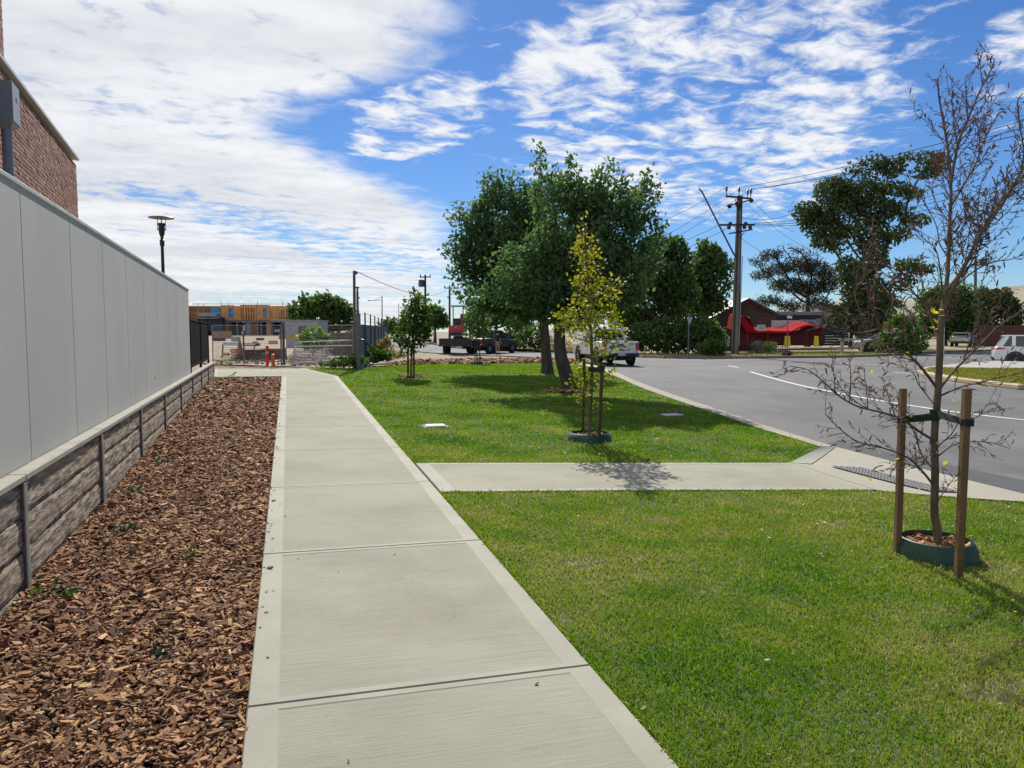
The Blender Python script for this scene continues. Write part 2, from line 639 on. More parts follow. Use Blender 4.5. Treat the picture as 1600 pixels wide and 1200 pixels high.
def broom_mat(name, ang, warm=0.0):
    """broomed concrete: fine strokes run across the walking direction (ang)"""
    m = bpy.data.materials.new(name); m.use_nodes = True
    nt = m.node_tree; b = nt.nodes['Principled BSDF']
    b.inputs['Roughness'].default_value = 0.9; b.inputs['Specular IOR Level'].default_value = 0.3
    tc = nt.nodes.new('ShaderNodeTexCoord')
    mp = nt.nodes.new('ShaderNodeMapping'); mp.inputs['Rotation'].default_value = (0, 0, -ang)
    nt.links.new(tc.outputs['Object'], mp.inputs[0])
    mp2 = nt.nodes.new('ShaderNodeMapping'); mp2.inputs['Scale'].default_value = (30, 1.6, 1)
    nt.links.new(mp.outputs[0], mp2.inputs[0])
    mp3 = nt.nodes.new('ShaderNodeMapping'); mp3.inputs['Scale'].default_value = (120, 5, 1)
    nt.links.new(mp.outputs[0], mp3.inputs[0])
    s1 = noise(nt, mp2.outputs[0], 1.0, 4, 0.6); s2 = noise(nt, mp3.outputs[0], 1.0, 3, 0.6)
    f = noise(nt, mp.outputs[0], 1.1, 5, 0.6).ss(0.3, 0.7)
    col = mixc(nt, f, (0.375 + warm, 0.363 + warm * .7, 0.280), (0.315 + warm, 0.306 + warm * .7, 0.234))
    st = noise(nt, mp.outputs[0], 2.3, 4, 0.6).ss(0.58, 0.78)
    col = mixc(nt, st * 0.6, col, (0.40, 0.295, 0.175))
    bl = noise(nt, mp.outputs[0], 0.7, 6, 0.7).ss(0.45, 0.72)
    col = mixc(nt, bl * 0.5, col, (0.225, 0.212, 0.160))
    rs = noise(nt, mp.outputs[0], 5.5, 3, 0.5).ss(0.70, 0.80)
    col = mixc(nt, rs * 0.5, col, (0.33, 0.22, 0.12))
    sk = noise(nt, mp.outputs[0], 45, 2, 0.5).ss(0.72, 0.78)
    col = mixc(nt, sk * 0.55, col, (0.13, 0.12, 0.10))
    gr = noise(nt, mp.outputs[0], 260, 2, 0.5).ss(0.3, 0.75)
    col = mixc(nt, gr * 0.22, col, (0.175, 0.168, 0.138))
    col = mixc(nt, s1.ss(0.52, 0.75) * 0.30, col, (0.19, 0.183, 0.148))
    nt.links.new(col, b.inputs['Base Color'])
    bn = nt.nodes.new('ShaderNodeBump'); bn.inputs['Strength'].default_value = 0.8; bn.inputs['Distance'].default_value = 0.006
    h = s1 * 0.6 + s2 * 0.5 + gr * 0.12
    nt.links.new(h.s, bn.inputs['Height']); nt.links.new(bn.outputs[0], b.inputs['Normal'])
    MATS[name] = m
    return m


M_BROOM = broom_mat('concrete_broomed_path', FANG)
M_BROOM_X = broom_mat('concrete_broomed_side', FANG - pi / 2, 0.015)


def clip_inset(poly, ds):
    """inset a convex xy polygon edge by edge"""
    n = len(poly); P_ = [np.asarray(p[:2], float) for p in poly]
    ar = sum(P_[i][0] * P_[(i + 1) % n][1] - P_[(i + 1) % n][0] * P_[i][1] for i in range(n))
    sg = 1 if ar > 0 else -1
    out = []
    for i in range(n):
        a, b, c = P_[i - 1], P_[i], P_[(i + 1) % n]
        d1 = (b - a) / np.linalg.norm(b - a); d2 = (c - b) / np.linalg.norm(c - b)
        n1 = np.array([-d1[1], d1[0]]) * sg; n2 = np.array([-d2[1], d2[0]]) * sg
        p1 = a + n1 * ds[i - 1]; p2 = b + n2 * ds[i]
        A_ = np.array([[d1[0], -d2[0]], [d1[1], -d2[1]]])
        if abs(np.linalg.det(A_)) < 1e-6:
            out.append(b + n1 * ds[i - 1]); continue
        t = np.linalg.solve(A_, p2 - p1)
        out.append(p1 + d1 * t[0])
    return out


def slab(parent, poly, band, mats, zf=gz, off=0.012, gap=0.003, depth=0.1, zs=None):
    """one bay of concrete: chamfered arris, a smooth trowelled margin of its own width at each edge, a broomed field sunk 2 mm"""
    n = len(poly)
    r0 = clip_inset(poly, [gap] * n)
    r1 = clip_inset(poly, [gap + 0.006] * n)
    r2 = clip_inset(poly, [gap + b for b in band])
    r3 = clip_inset(poly, [gap + b + 0.006 for b in band])
    if zs is None:
        zz = lambda p: float(zf(p[0], p[1])) + off
    else:
        # plane through given corner heights (least squares)
        A_ = np.array([[p[0], p[1], 1] for p in poly]); k = np.linalg.lstsq(A_, np.array(zs, float), rcond=None)[0]
        zz = lambda p: k[0] * p[0] + k[1] * p[1] + k[2]
    b = MB()
    V = [(p[0], p[1], zz(p) - depth) for p in r0] + [(p[0], p[1], zz(p) - 0.009) for p in r0] + [(p[0], p[1], zz(p)) for p in r1] + \
        [(p[0], p[1], zz(p)) for p in r2] + [(p[0], p[1], zz(p) - 0.003) for p in r3]
    F = []
    for r in range(4):
        for i in range(n):
            j = (i + 1) % n
            F.append((r * n + i, r * n + j, (r + 1) * n + j, (r + 1) * n + i))
    b.add(V, F, 0.5, 0)
    b.add([V[4 * n + i] for i in range(n)], [tuple(range(n))], 0.5, 1)
    return b.build('slab', mats, parent)


def poly_ccw(p):
    a = sum(p[i][0] * p[(i + 1) % len(p)][1] - p[(i + 1) % len(p)][0] * p[i][1] for i in range(len(p)))
    return p if a > 0 else p[::-1]


M_BED = mat('joint_bed_soil', (0.09, 0.075, 0.055), (0.06, 0.05, 0.04), 8, 0.95)  # dark brown bedding soil under slabs and kerbs, seen in the joints
S_J = [0.41 + 2.052 * k for k in range(-2, 9)]        # bay joints
S_END = 18.62
fp = sheet('footpath', [F2(-4.2, 0.01), F2(-4.2, FW - .01), F2(S_END + 1.6, FW - .01), F2(S_END + 1.6, .01)], M_BED, gz, -0.05, 2.0)
for s0, s1 in zip(S_J, S_J[1:] + [S_END]):
    if s1 - s0 < 0.3: continue
    slab(fp, [F2(s0, 0), F2(s0, FW), F2(s1, FW), F2(s1, 0)], [0.045, 0.12, 0.045, 0.12], [M_SMOOTH, M_BROOM])
# the end where it meets the path coming in from the left
E0, E1 = F2(S_END, 0), F2(S_END, FW)
E2 = G(477, 576.3)[:2]; E3 = G(440, 576.6)[:2]; E4 = G(334, 577.5)[:2]; E5 = G(334, 589.6)[:2]
slab(fp, [E0, E1, E2, E3], [0.03, 0.12, 0.1, 0.02], [M_SMOOTH, M_BROOM_X])
slab(fp, [E5, E0, E3, E4], [0.12, 0.02, 0.1, 0.1], [M_SMOOTH, M_BROOM_X])

# ---- crossing path and kerb ramp
C0 = F2(5.49, FW + .012); C1 = F2(4.03, FW + .012)
C2 = G(965, 724.4)[:2]; C3 = G(1042, 767.5)[:2]
C4 = G(1235, 724.2)[:2]; C5 = G(1368, 767)[:2]
xp = sheet('crossing_path', [C1, C5, C4, C0], M_BED, gz, -0.05)
slab(xp, [C1, C3, C2, C0], [0.09, 0.03, 0.09, 0.14], [M_SMOOTH, M_BROOM_X])
slab(xp, [C3, C5, C4, C2], [0.09, 0.05, 0.09, 0.03], [M_SMOOTH, M_BROOM_X])
R0 = C5; R1 = C4; R2 = GR(1280, 693.5)[:2]; R3 = GR(1440, 735)[:2]; R4 = GR(1600, 774.5)[:2]; R5 = G(1600, 785.5)[:2]; R6 = G(1392, 770)[:2]
zr = lambda x, y: float(roadz(x, y)) + 0.02
ramp = sheet('kerb_ramp', [R0, R6, R5, R4, R3, R2, R1], M_BED, lambda x, y: min(float(gz(x, y)), zr(x, y) + 0.04) - 0.06, 0)
Q0 = G(1297, 728.5)[:2]; Q1 = G(1346, 729.8)[:2]; Q2 = G(1503, 770)[:2]; Q3 = G(1452, 769)[:2]
RT = (R1 * 0.45 + R2 * 0.55)


def rampz(p):
    """blend from path level at the joint to the road edge"""
    a = R1[:2]; b = R5[:2]; c = R2[:2]; d = R4[:2]
    def dist(p, a, b):
        t = np.dot(p - a, b - a) / np.dot(b - a, b - a); return np.linalg.norm(p - (a + np.clip(t, 0, 1) * (b - a)))
    dj = min(dist(np.asarray(p), R1, R0), dist(np.asarray(p), R0, R5)); dk = dist(np.asarray(p), R2, R4)
    w = dj / (dj + dk + 1e-9)
    return (1 - w) * (float(gz(*p)) + 0.012) + w * zr(*p)


ki0 = G(1283, 699)


def ramp_piece(poly, name='slab', m=None, off=0.0, parent=ramp, step=0.25, depth=0.09):
    o = sheet(name, poly, m or M_RAMP, lambda x, y: rampz(np.array([x, y])), off, step, kind=None)
    o.parent = parent
    return o


M_RAMP = mat('concrete_ramp', (0.385, 0.355, 0.275), (0.335, 0.31, 0.24), 1.3, 0.88, 0.35, 60, dirt=((0.48, 0.38, 0.25), 2.2, 0.4))
gapv = lambda a, b, k=0.004: a + (b - a) / np.linalg.norm(b - a) * k
ramp_piece([R0, R1, R2, R3, R4, R5, R6])
b = MB(); nw = 8; V = []
for i in range(nw + 1):
    t = i / nw; p = R1 + (ki0[:2] - R1) * t; q = (R1 + np.array([.24, -.03])) + (R2 + np.array([.06, -.42]) - R1 - np.array([.24, -.03])) * t
    V += [(p[0], p[1], float(gz(*p)) + .014), (q[0], q[1], rampz(q) + .008)]
V.append((*R2, rampz(R2) + .010)); k = len(V) - 1
b.add(V, [(2 * i, 2 * i + 1, 2 * i + 3, 2 * i + 2) for i in range(nw)] + [(2 * nw, 2 * nw + 1, k)])
b.build('ramp_wing', M_SMOOTH, ramp)
# tactile pad: dark tiles with raised domes
M_TACT = mat('tactile_charcoal', (0.125, 0.122, 0.122), (0.09, 0.088, 0.09), 12, 0.7, 0.2, 60)
pad = ramp_piece([Q0, Q1, Q2, Q3], 'tactile_pad', M_TACT, 0.014, step=0.12)
db = MB()
nu, nv = 30, 5
for i in range(nu):
    for j in range(nv):
        a = Q0 + (Q3 - Q0) * (i + .5) / nu; b_ = Q1 + (Q2 - Q1) * (i + .5) / nu
        p = a + (b_ - a) * (j + .5) / nv
        z = rampz(p) + 0.014
        db.lathe([(0.030, 0), (0.018, 0.010)], 6, (p[0], p[1], z))
o = db.build('tactile_dome', mat('tactile_dome_grey', (.22, .215, .21), (.17, .168, .165), 20, .6)); o.parent = pad; o['kind'] = 'stuff'

# ---- kerb along the far lawn and along the near lawn
KP = [(1283, 694, 699), (1235, 678.5, 684.5), (1190, 664, 671), (1137, 645, 652.5), (1090, 629.5, 637), (1050, 616, 623.5), (1015, 604, 611), (990, 594.5, 601), (975, 588, 594), (957, 580.5, 586), (935, 572, 577), (905, 564.5, 569.5)]
ko = [GR(x, y) for x, y, _ in KP]; ki = [G(x, y) for x, _, y in KP]
M_KERB = mat('kerb_concrete', (0.36, 0.32, 0.24), (0.30, 0.265, 0.20), 3, 0.85, 0.3, 50, dirt=((0.30, 0.26, 0.2), 2.0, 0.5))
kerb = sheet('kerb', [p[:2] for p in ki] + [p[:2] for p in ko[::-1]], M_BED, lambda x, y: float(roadz(x, y)) - 0.04, 0)


def kerb_segs(parent, ki, ko, n=4):
    for i in range(len(ki) - 1):
        a0, a1, b0, b1 = ki[i], ki[i + 1], ko[i], ko[i + 1]
        L = np.linalg.norm(a1 - a0); m = max(1, int(round(L / 1.3)))
        for k in range(m):
            t0, t1 = k / m + 0.006 / L, (k + 1) / m - 0.006 / L
            pts = []
            for t in (t0, t1):
                p, q = a0 + (a1 - a0) * t, b0 + (b1 - b0) * t
                zt = float(gz(p[0], p[1])) + 0.012; zb = float(roadz(q[0], q[1])) + 0.006
                hs_ = p + (q - p) * 0.42; hb = p + (q - p) * 0.56
                pts.append([(p[0], p[1], zb - .12), (p[0], p[1], zt), (hs_[0], hs_[1], zt), (hb[0], hb[1], zb + 0.02), (q[0], q[1], zb), (q[0], q[1], zb - .12)])
            V = np.array(pts).reshape(-1, 3)
            F = [(j, j + 1, j + 7, j + 6) for j in range(5)] + [(5, 4, 3, 2, 1, 0), (6, 7, 8, 9, 10, 11)]
            MB().add(V, F).build('kerb_segment', M_KERB, parent)


kerb_segs(kerb, ki, ko)
kn_i = [G(1600, 785.5)[:2], np.array([6.0, 4.6]), np.array([6.9, 2.5]), np.array([8.4, 0.0]), np.array([10.5, -3.0])]
kn_o = [GR(1600, 774.5)[:2], np.array([6.45, 4.75]), np.array([7.33, 2.7]), np.array([8.8, 0.25]), np.array([10.9, -2.7])]
kn_i = [np.array([*p, 0.0]) for p in kn_i]; kn_o = [np.array([*p, 0.0]) for p in kn_o]
kerb2 = sheet('kerb', [p[:2] for p in kn_i] + [p[:2] for p in kn_o[::-1]], M_BED, lambda x, y: float(roadz(x, y)) - 0.04, 0)
kerb_segs(kerb2, kn_i, kn_o)

# ---- lawns
M_LAWN = mat('lawn_soil', (0.045, 0.075, 0.018), (0.085, 0.09, 0.03), 3.0, 0.95, 0.4, 40, dirt=((0.17, 0.14, 0.07), 5.0, 0.5))
near_lawn = [F2(-4.2, FW), C1 + 0, G(1042, 768.5)[:2], C5 + np.array([0, -.01]), R6, kn_i[0][:2], kn_i[1][:2], kn_i[2][:2], kn_i[3][:2], kn_i[4][:2]]
near_lawn[1] = F2(4.02, FW)
far_lawn = [F2(5.50, FW), C2, C4, G(1277, 698.5)[:2]] + [p[:2] for p in ki[1:]] + [G(850, 567)[:2], G(745, 568.5)[:2], G(680, 569)[:2], G(600, 571.5)[:2], G(556, 574.5)[:2], E2, E1]
sheet('lawn', near_lawn, M_LAWN, gz, -0.004, 1.0)
sheet('lawn', far_lawn, M_LAWN, gz, -0.004, 1.0)


def blades(name, poly, hole=None, dens=15000, rmin=0.0, seed=1, hh=(0.022, 0.042), dmax=45, holes=(), dry=0.0, m=None, rngs=None, zf=None):
    r_ = np.random.default_rng(seed)
    poly = np.asarray([p[:2] for p in poly])
    lo, hi = poly.min(0), poly.max(0)
    XS, YS, WS = [], [], []
    for r0, r1, d, wd in rngs or ((1.4, 3.0, 17000, 0.0034), (3.0, 4.5, 12000, .0042), (4.5, 6.5, 7500, .0055), (6.5, 9.5, 4200, .0075), (9.5, 14, 2100, .011), (14, 21, 1000, .016), (21, 32, 480, .024), (32, 60, 150, .035)):
        x0, y0 = max(lo[0], -r1), max(lo[1], -1.0); x1, y1 = min(hi[0], r1), min(hi[1], r1)
        if x1 <= x0 or y1 <= y0: continue
        n = int((x1 - x0) * (y1 - y0) * d)
        X = r_.uniform(x0, x1, n); Y = r_.uniform(y0, y1, n)
        rr = np.hypot(X, Y)
        ok = (rr >= r0) & (rr < r1) & (np.abs(X) < Y * 0.95 + 1.6)
        X, Y = X[ok], Y[ok]
        ok = inside(poly, X, Y)
        for (cx, cy, cr) in holes: ok &= np.hypot(X - cx, Y - cy) > cr
        XS.append(X[ok]); YS.append(Y[ok]); WS.append(np.full(ok.sum(), wd))
    X = np.concatenate(XS); Y = np.concatenate(YS); W = np.concatenate(WS)
    n = len(X)
    patch = vnoise(X, Y, 3.2, seed) * 0.5 + vnoise(X, Y, 9, seed + 1) * 0.4 + vnoise(X, Y, 30, seed + 2) * 0.18
    dryness = np.clip((np.hypot(X, Y) < 9) * 0.13 + dry, -1, 1)
    bare = patch + dryness > 0.50
    keep = ~(bare & (r_.uniform(0, 1, n) < 0.6))
    X, Y, W, patch = X[keep], Y[keep], W[keep], patch[keep]; n = len(X)
    tint = np.clip(0.42 + patch * 0.52 + (dryness[keep] if np.ndim(dryness) else dryness) + r_.normal(0, 0.13, n), 0, 1)
    strawy = r_.uniform(0, 1, n) < 0.06
    tint[strawy] = r_.uniform(0.85, 1.0, strawy.sum())
    a = r_.uniform(0, 2 * pi, n); lean = r_.uniform(0.2, 1.0, n)
    H = r_.uniform(*hh, n) * (0.85 + 0.3 * vnoise(X, Y, 5, seed + 4)) * np.where(strawy, 0.8, 1)
    Z = (zf or gz)(X, Y) - 0.006
    la = r_.uniform(0, 2 * pi, n)
    base = np.stack([X, Y, Z], 1)
    wv = np.stack([np.cos(a), np.sin(a), np.zeros(n)], 1) * (W / 2)[:, None]
    mid = base + np.stack([np.cos(la) * lean * H * .35, np.sin(la) * lean * H * .35, H * .62], 1)
    tip = base + np.stack([np.cos(la) * lean * H, np.sin(la) * lean * H, H * (1.15 - .55 * lean)], 1)
    V = np.stack([base - wv, base + wv, mid + wv * .8, tip, mid - wv * .8], 1).reshape(-1, 3)
    k = np.arange(n)[:, None] * 5
    b = MB(); b.raw(V, k + np.array([[0, 1, 2, 3, 4]]), tint)
    return tag(b.build(name, m or M_GRASS), kind='stuff')


M_GRASS = leafmat('grass_blade', [(0.0, (0.040, 0.125, 0.013)), (0.30, (0.100, 0.230, 0.022)), (0.52, (0.190, 0.310, 0.036)), (0.74, (0.33, 0.345, 0.085)), (1.0, (0.54, 0.46, 0.24))], 0.36, 0.7, 0.08)
NEAR_T = G(1462, 868)            # planted trees stand here
YEL_T = G(921, 687)
blades('lawn_grass', near_lawn, seed=1, dry=0.03, holes=((NEAR_T[0], NEAR_T[1], 0.27),))
COVER1 = G(680, 666); COVER2 = G(1050, 649)
TRUNK_A = G(855, 583); TRUNK_B = G(893, 611)
blades('lawn_grass', far_lawn, seed=2, dry=0.02, holes=((YEL_T[0], YEL_T[1], 0.30), (COVER1[0], COVER1[1] , 0.26), (COVER2[0], COVER2[1], 0.26), (TRUNK_B[0] - .15, TRUNK_B[1] - .2, 0.5)))


def chips(name, X, Y, Z, size, seed, m, parent=None, mound=0.03):
    r_ = np.random.default_rng(seed); n = len(X)
    L = size * np.exp(r_.normal(-.06, .48, n)).clip(.3, 2.4); Wd = L * r_.uniform(0.22, 0.5, n); T = np.minimum(L, .06) * r_.uniform(0.1, 0.24, n)
    c = np.array([(-1, -1, -1), (1, -1, -1), (1, 1, -1), (-1, 1, -1), (-1, -1, 1), (1, -1, 1), (1, 1, 1), (-1, 1, 1)], float)
    v = np.broadcast_to(c, (n, 8, 3)).copy()
    v *= r_.uniform(0.55, 1.15, (n, 8, 3))
    v[:, :, 0] *= (L / 2)[:, None]; v[:, :, 1] *= (Wd / 2)[:, None]; v[:, :, 2] *= (T / 2)[:, None]
    # tilt then spin
    tx, ty = r_.normal(0, 0.32, n), r_.normal(0, 0.3, n); a = r_.uniform(0, 2 * pi, n)
    y = v[:, :, 1] * np.cos(tx)[:, None] - v[:, :, 2] * np.sin(tx)[:, None]; z = v[:, :, 1] * np.sin(tx)[:, None] + v[:, :, 2] * np.cos(tx)[:, None]
    x = v[:, :, 0] * np.cos(ty)[:, None] + z * np.sin(ty)[:, None]; z2 = -v[:, :, 0] * np.sin(ty)[:, None] + z * np.cos(ty)[:, None]
    ca, sa = np.cos(a)[:, None], np.sin(a)[:, None]
    V = np.stack([x * ca - y * sa + X[:, None], x * sa + y * ca + Y[:, None], z2 + (Z + r_.uniform(0, mound, n))[:, None]], -1).reshape(-1, 3)
    F0 = np.array([(0, 3, 2, 1), (4, 5, 6, 7), (0, 1, 5, 4), (1, 2, 6, 5), (2, 3, 7, 6), (3, 0, 4, 7)])
    F = (np.arange(n)[:, None, None] * 8 + F0[None]).reshape(-1, 4)
    t = np.clip(r_.beta(1.5, 1.6, n) , 0, 1)
    T_ = np.clip(np.repeat(t, 6) + r_.normal(0, .03, n * 6), 0, 1)
    b = MB(); b.raw(V, F, T_)
    o = b.build(name, m, parent)
    return tag(o, kind='stuff')


M_CHIP = mat('bark_chip', (0.30, 0.165, 0.085), (0.20, 0.105, 0.055), 30, 0.9, 0.5, 90, stretch=(1, 1, 1),
             tint=[(0.0, (0.05, 0.030, 0.020)), (0.25, (0.165, 0.078, 0.036)), (0.5, (0.37, 0.175, 0.075)), (0.75, (0.60, 0.335, 0.145)), (1.0, (0.80, 0.57, 0.30))])
M_MULCH = mat('mulch_soil', (0.085, 0.048, 0.030), (0.05, 0.03, 0.02), 20, 0.95, 0.6, 50, c3=(0.12, 0.07, 0.04))

# ---- garden bed between the wall and the path
WD = np.array([-0.319, 0.948]); WN = np.array([0.948, 0.319]); W0 = np.array([-2.88, 4.24])


def WF(t, off=0.0):
    return W0 + WD * t + WN * off


bed = [WF(-7), F2(-4.2, 0.0), F2(S_END - 0.02, 0.0), E5, WF(16.3)]
sheet('garden_bed', bed, M_MULCH, gz, -0.04, 1.0)
r_ = np.random.default_rng(11)
XX, YY, SS = [], [], []
for y0, y1, d, sz in ((0.6, 3.2, 4600, 0.031), (3.2, 6, 3600, .034), (6, 10, 2000, .043), (10, 14.5, 1100, .060), (14.5, 20.5, 650, .080)):
    n = int(4.2 * (y1 - y0) * d)
    X = r_.uniform(-9, 0, int(n * 11 / 4.2)); Y = r_.uniform(y0, y1, len(X))
    ok = inside(bed, X, Y)
    XX.append(X[ok]); YY.append(Y[ok]); SS.append(np.full(ok.sum(), sz))
XX = np.concatenate(XX); YY = np.concatenate(YY); SS = np.concatenate(SS)
hump = vnoise(XX, YY, 2.4, 31) * 0.022
chips('bark_chips', XX, YY, gz(XX, YY) - 0.035 + hump.clip(-.02, .03), SS, 12, M_CHIP, mound=0.03)

# bark strip beyond the far lawn
strip = [G(600, 571)[:2], G(680, 568.7)[:2], G(745, 568.2)[:2], G(850, 566.8)[:2], G(905, 569)[:2], G(905, 562)[:2], G(860, 560.5)[:2], G(745, 561)[:2], G(640, 562.5)[:2]]
sheet('bark_strip', strip, M_MULCH, gz, -0.02, 1.0)
X = r_.uniform(-9, 6, 60000); Y = r_.uniform(25, 50, 60000)
ok = inside(strip, X, Y); X, Y = X[ok][:9000], Y[ok][:9000]
chips('bark_chips', X, Y, gz(X, Y) - 0.01, np.full(len(X), 0.16), 13, M_CHIP, mound=0.07)

# ---- road
M_ROAD = mat('asphalt', (0.130, 0.126, 0.119), (0.088, 0.086, 0.083), 0.55, 0.85, 0.35, 60, stretch=(1.0, 0.55, 1), dirt=((0.20, 0.195, 0.18), 1.6, 0.45), c3=(0.17, 0.168, 0.16), contrast=(.3, .7))
M_ROADNEW = mat('asphalt_patch', (0.085, 0.086, 0.088), (0.07, 0.071, 0.073), 2.5, 0.9, 0.4, 120)
_bn = M_ROAD.node_tree
road_near = [p[:2] for p in ko[:-1]]
left_near = [GR(905, 564.5)[:2], GR(862, 559.5)[:2], GR(790, 556)[:2], GR(690, 552)[:2], GR(640, 548)[:2], np.array([-18, 90.0]), np.array([-34, 160]), np.array([-60, 280.])]
left_far = [np.array([-50, 282.]), np.array([-24, 162]), np.array([-11.5, 92.0]), GR(690, 541.5)[:2], GR(790, 545.5)[:2], GR(900, 552)[:2], GR(960, 556.5)[:2], GR(1040, 560)[:2], GR(1150, 560.3)[:2], GR(1300, 559)[:2], GR(1360, 557.2)[:2], GR(1400, 555)[:2], GR(1480, 551)[:2], GR(1600, 547)[:2], np.array([70, 78.]), np.array([120, 92.])]
right = [np.array([120, 60.0]), np.array([60, 34.0]), np.array([45, 14]), np.array([30, -4.0]), np.array([10.9, -4.0])]
road_poly = [p for p in road_near] + left_near + left_far + right + [p[:2] for p in kn_o[::-1]] + [R3]
road = sheet('road', road_poly, M_ROAD, roadz, 0.0, 2.0)
patch_poly = [GR(1283, 694.5)[:2], GR(1310, 689)[:2], GR(1440, 718)[:2], GR(1600, 751)[:2], np.array([7.6, 4.9]), np.array([6.5, 4.8]), GR(1600, 774)[:2], GR(1440, 734.5)[:2]]
sheet('road_patch', patch_poly, M_ROADNEW, roadz, 0.004, 1.0)


def ribbon(name, pts, w, m, off=0.008, zf=roadz):
    pts = [np.asarray(p[:2], float) for p in pts]
    q = []
    for i in range(len(pts) - 1):
        L = np.linalg.norm(pts[i + 1] - pts[i]); k = max(2, int(L / 0.8))
        q += [pts[i] + (pts[i + 1] - pts[i]) * t / k for t in range(k)]
    q.append(pts[-1]); q = np.array(q)
    for _ in range(12):
        q[1:-1] = 0.25 * q[:-2] + 0.5 * q[1:-1] + 0.25 * q[2:]
    tg = np.gradient(q, axis=0); tg /= np.linalg.norm(tg, axis=1)[:, None]
    nr = np.stack([-tg[:, 1], tg[:, 0]], 1) * w / 2
    a, b_ = q + nr, q - nr
    V = [(p[0], p[1], float(zf(*p)) + off) for p in a] + [(p[0], p[1], float(zf(*p)) + off) for p in b_]
    n = len(q)
    F = [(i, n + i, n + i + 1, i + 1) for i in range(n - 1)]
    b = MB(); b.add(V, F)
    return tag(b.build(name, m), kind='structure')


M_PAINT = mat('road_paint', (0.72, 0.72, 0.70), (0.55, 0.55, 0.53), 14, 0.7, dirt=((0.3, 0.3, 0.3), 9, 0.5))
ribbon('road_marking', [GR(1172, 581), GR(1205, 591), GR(1240, 600.5), GR(1285, 611), GR(1335, 620.5), GR(1400, 631.5), GR(1519, 650.5), GR(1600, 662.5), np.array([14.5, 9.5]), np.array([18, 6.0])], 0.13, M_PAINT)
ribbon('road_marking', [GR(1138, 571.5), GR(1154, 574.5)], 0.14, M_PAINT)
ribbon('road_marking', [GR(1310, 567.5), GR(1336, 569)], 0.14, M_PAINT)
ribbon('road_marking', [GR(1352, 569.5), GR(1385, 571)], 0.14, M_PAINT)
ribbon('road_marking', [GR(1395, 581.5), GR(1445, 586)], 0.14, M_PAINT)
# kerb at the far side of the road
M_FKERB = mat('far_kerb', (0.30, 0.24, 0.17), (0.22, 0.18, 0.13), 2, 0.9, 0.2)
fk = [np.array([-24, 162.]), np.array([-11.5, 92.0]), GR(690, 541.5)[:2], GR(790, 545.5)[:2], GR(900, 552)[:2], GR(960, 556.5)[:2], GR(1040, 560)[:2], GR(1150, 560.3)[:2], GR(1300, 559)[:2], GR(1360, 557.2)[:2], GR(1400, 555)[:2], GR(1480, 551)[:2], GR(1600, 547)[:2], np.array([70, 78.])]
kb = MB()
for a, b_ in zip(fk, fk[1:]):
    kb.bar((*a, float(roadz(*a)) + .07), (*b_, float(roadz(*b_)) + .07), 0.3, 0.16)
tag(kb.build('kerb', M_FKERB), kind='structure')
# verge behind it, dry and with a green patch in front of the shop
M_VERGE = mat('verge_dry_grass', (0.36, 0.285, 0.165), (0.27, 0.225, 0.115), 1.5, 0.95, 0.6, 14, c3=(0.20, 0.20, 0.07))
vf = [p + np.array([0.0, 0.15]) for p in fk[2:]]
M_DRY = leafmat('dry_grass', [(0, (0.20, 0.18, 0.06)), (0.5, (0.36, 0.29, 0.14)), (1, (0.52, 0.42, 0.24))], 0.3)
M_VGREEN = leafmat('verge_green', [(0, (0.06, 0.12, 0.02)), (0.5, (0.12, 0.17, 0.035)), (1, (0.33, 0.28, 0.12))], 0.3)
sheet('verge', vf + [np.array([95, 110.]), np.array([30, 120.]), np.array([-8, 120.])], M_VERGE, lambda x, y: float(gz(x, y)) + 0.08, 0, 4.0)
# hills
hb = MB()
az = np.radians(np.linspace(-16, 75, 120))
hgt = np.interp(np.degrees(az), [-16, 0, 6, 14, 20, 24, 27, 30, 33, 36, 45, 75], [6, 8, 14, 34, 74, 98, 108, 104, 128, 150, 170, 150])
hgt = hgt + 6 * np.sin(az * 23) + 4 * np.sin(az * 61 + 1)
rows = []
for k, (R_, f) in enumerate(((1500, 0.0), (1750, .3), (2050, .62), (2350, .88), (2600, 1.0), (3100, .6))):
    rows.append(np.stack([R_ * np.sin(az), R_ * np.cos(az), hgt * f * (1 + .06 * np.sin(az * 90 + k * 2)) - 1], 1))
V = np.concatenate(rows); n = len(az)
F = [(r * n + i, r * n + i + 1, r * n + n + i + 1, r * n + n + i) for r in range(5) for i in range(n - 1)]
hb.add(V, F)
tag(hb.build('hills', mat('dry_hillside', (0.30, 0.26, 0.18), (0.21, 0.195, 0.14), 0.004, 1.0, c3=(0.10, 0.11, 0.07), detail=8), smooth_=True), kind='structure')

# untidy edges: bark kicked on to the path, grass leaning over its margin, crumbs on the concrete
r_ = np.random.default_rng(66)
s_ = r_.uniform(-.5, 18, 110); w_ = np.abs(r_.normal(0, .05, 110))
pp = FA + FD * s_[:, None] + FN * w_[:, None]
chips('bark_crumbs', pp[:, 0], pp[:, 1], gz(pp[:, 0], pp[:, 1]) + .014, np.full(110, .020), 67, M_CHIP, mound=.006)
s_ = r_.uniform(-.8, 18, 45); w_ = r_.uniform(.05, FW, 45); pp = FA + FD * s_[:, None] + FN * w_[:, None]
chips('bark_crumbs', pp[:, 0], pp[:, 1], gz(pp[:, 0], pp[:, 1]) + .012, np.full(45, .013), 68, M_CHIP, mound=.004)


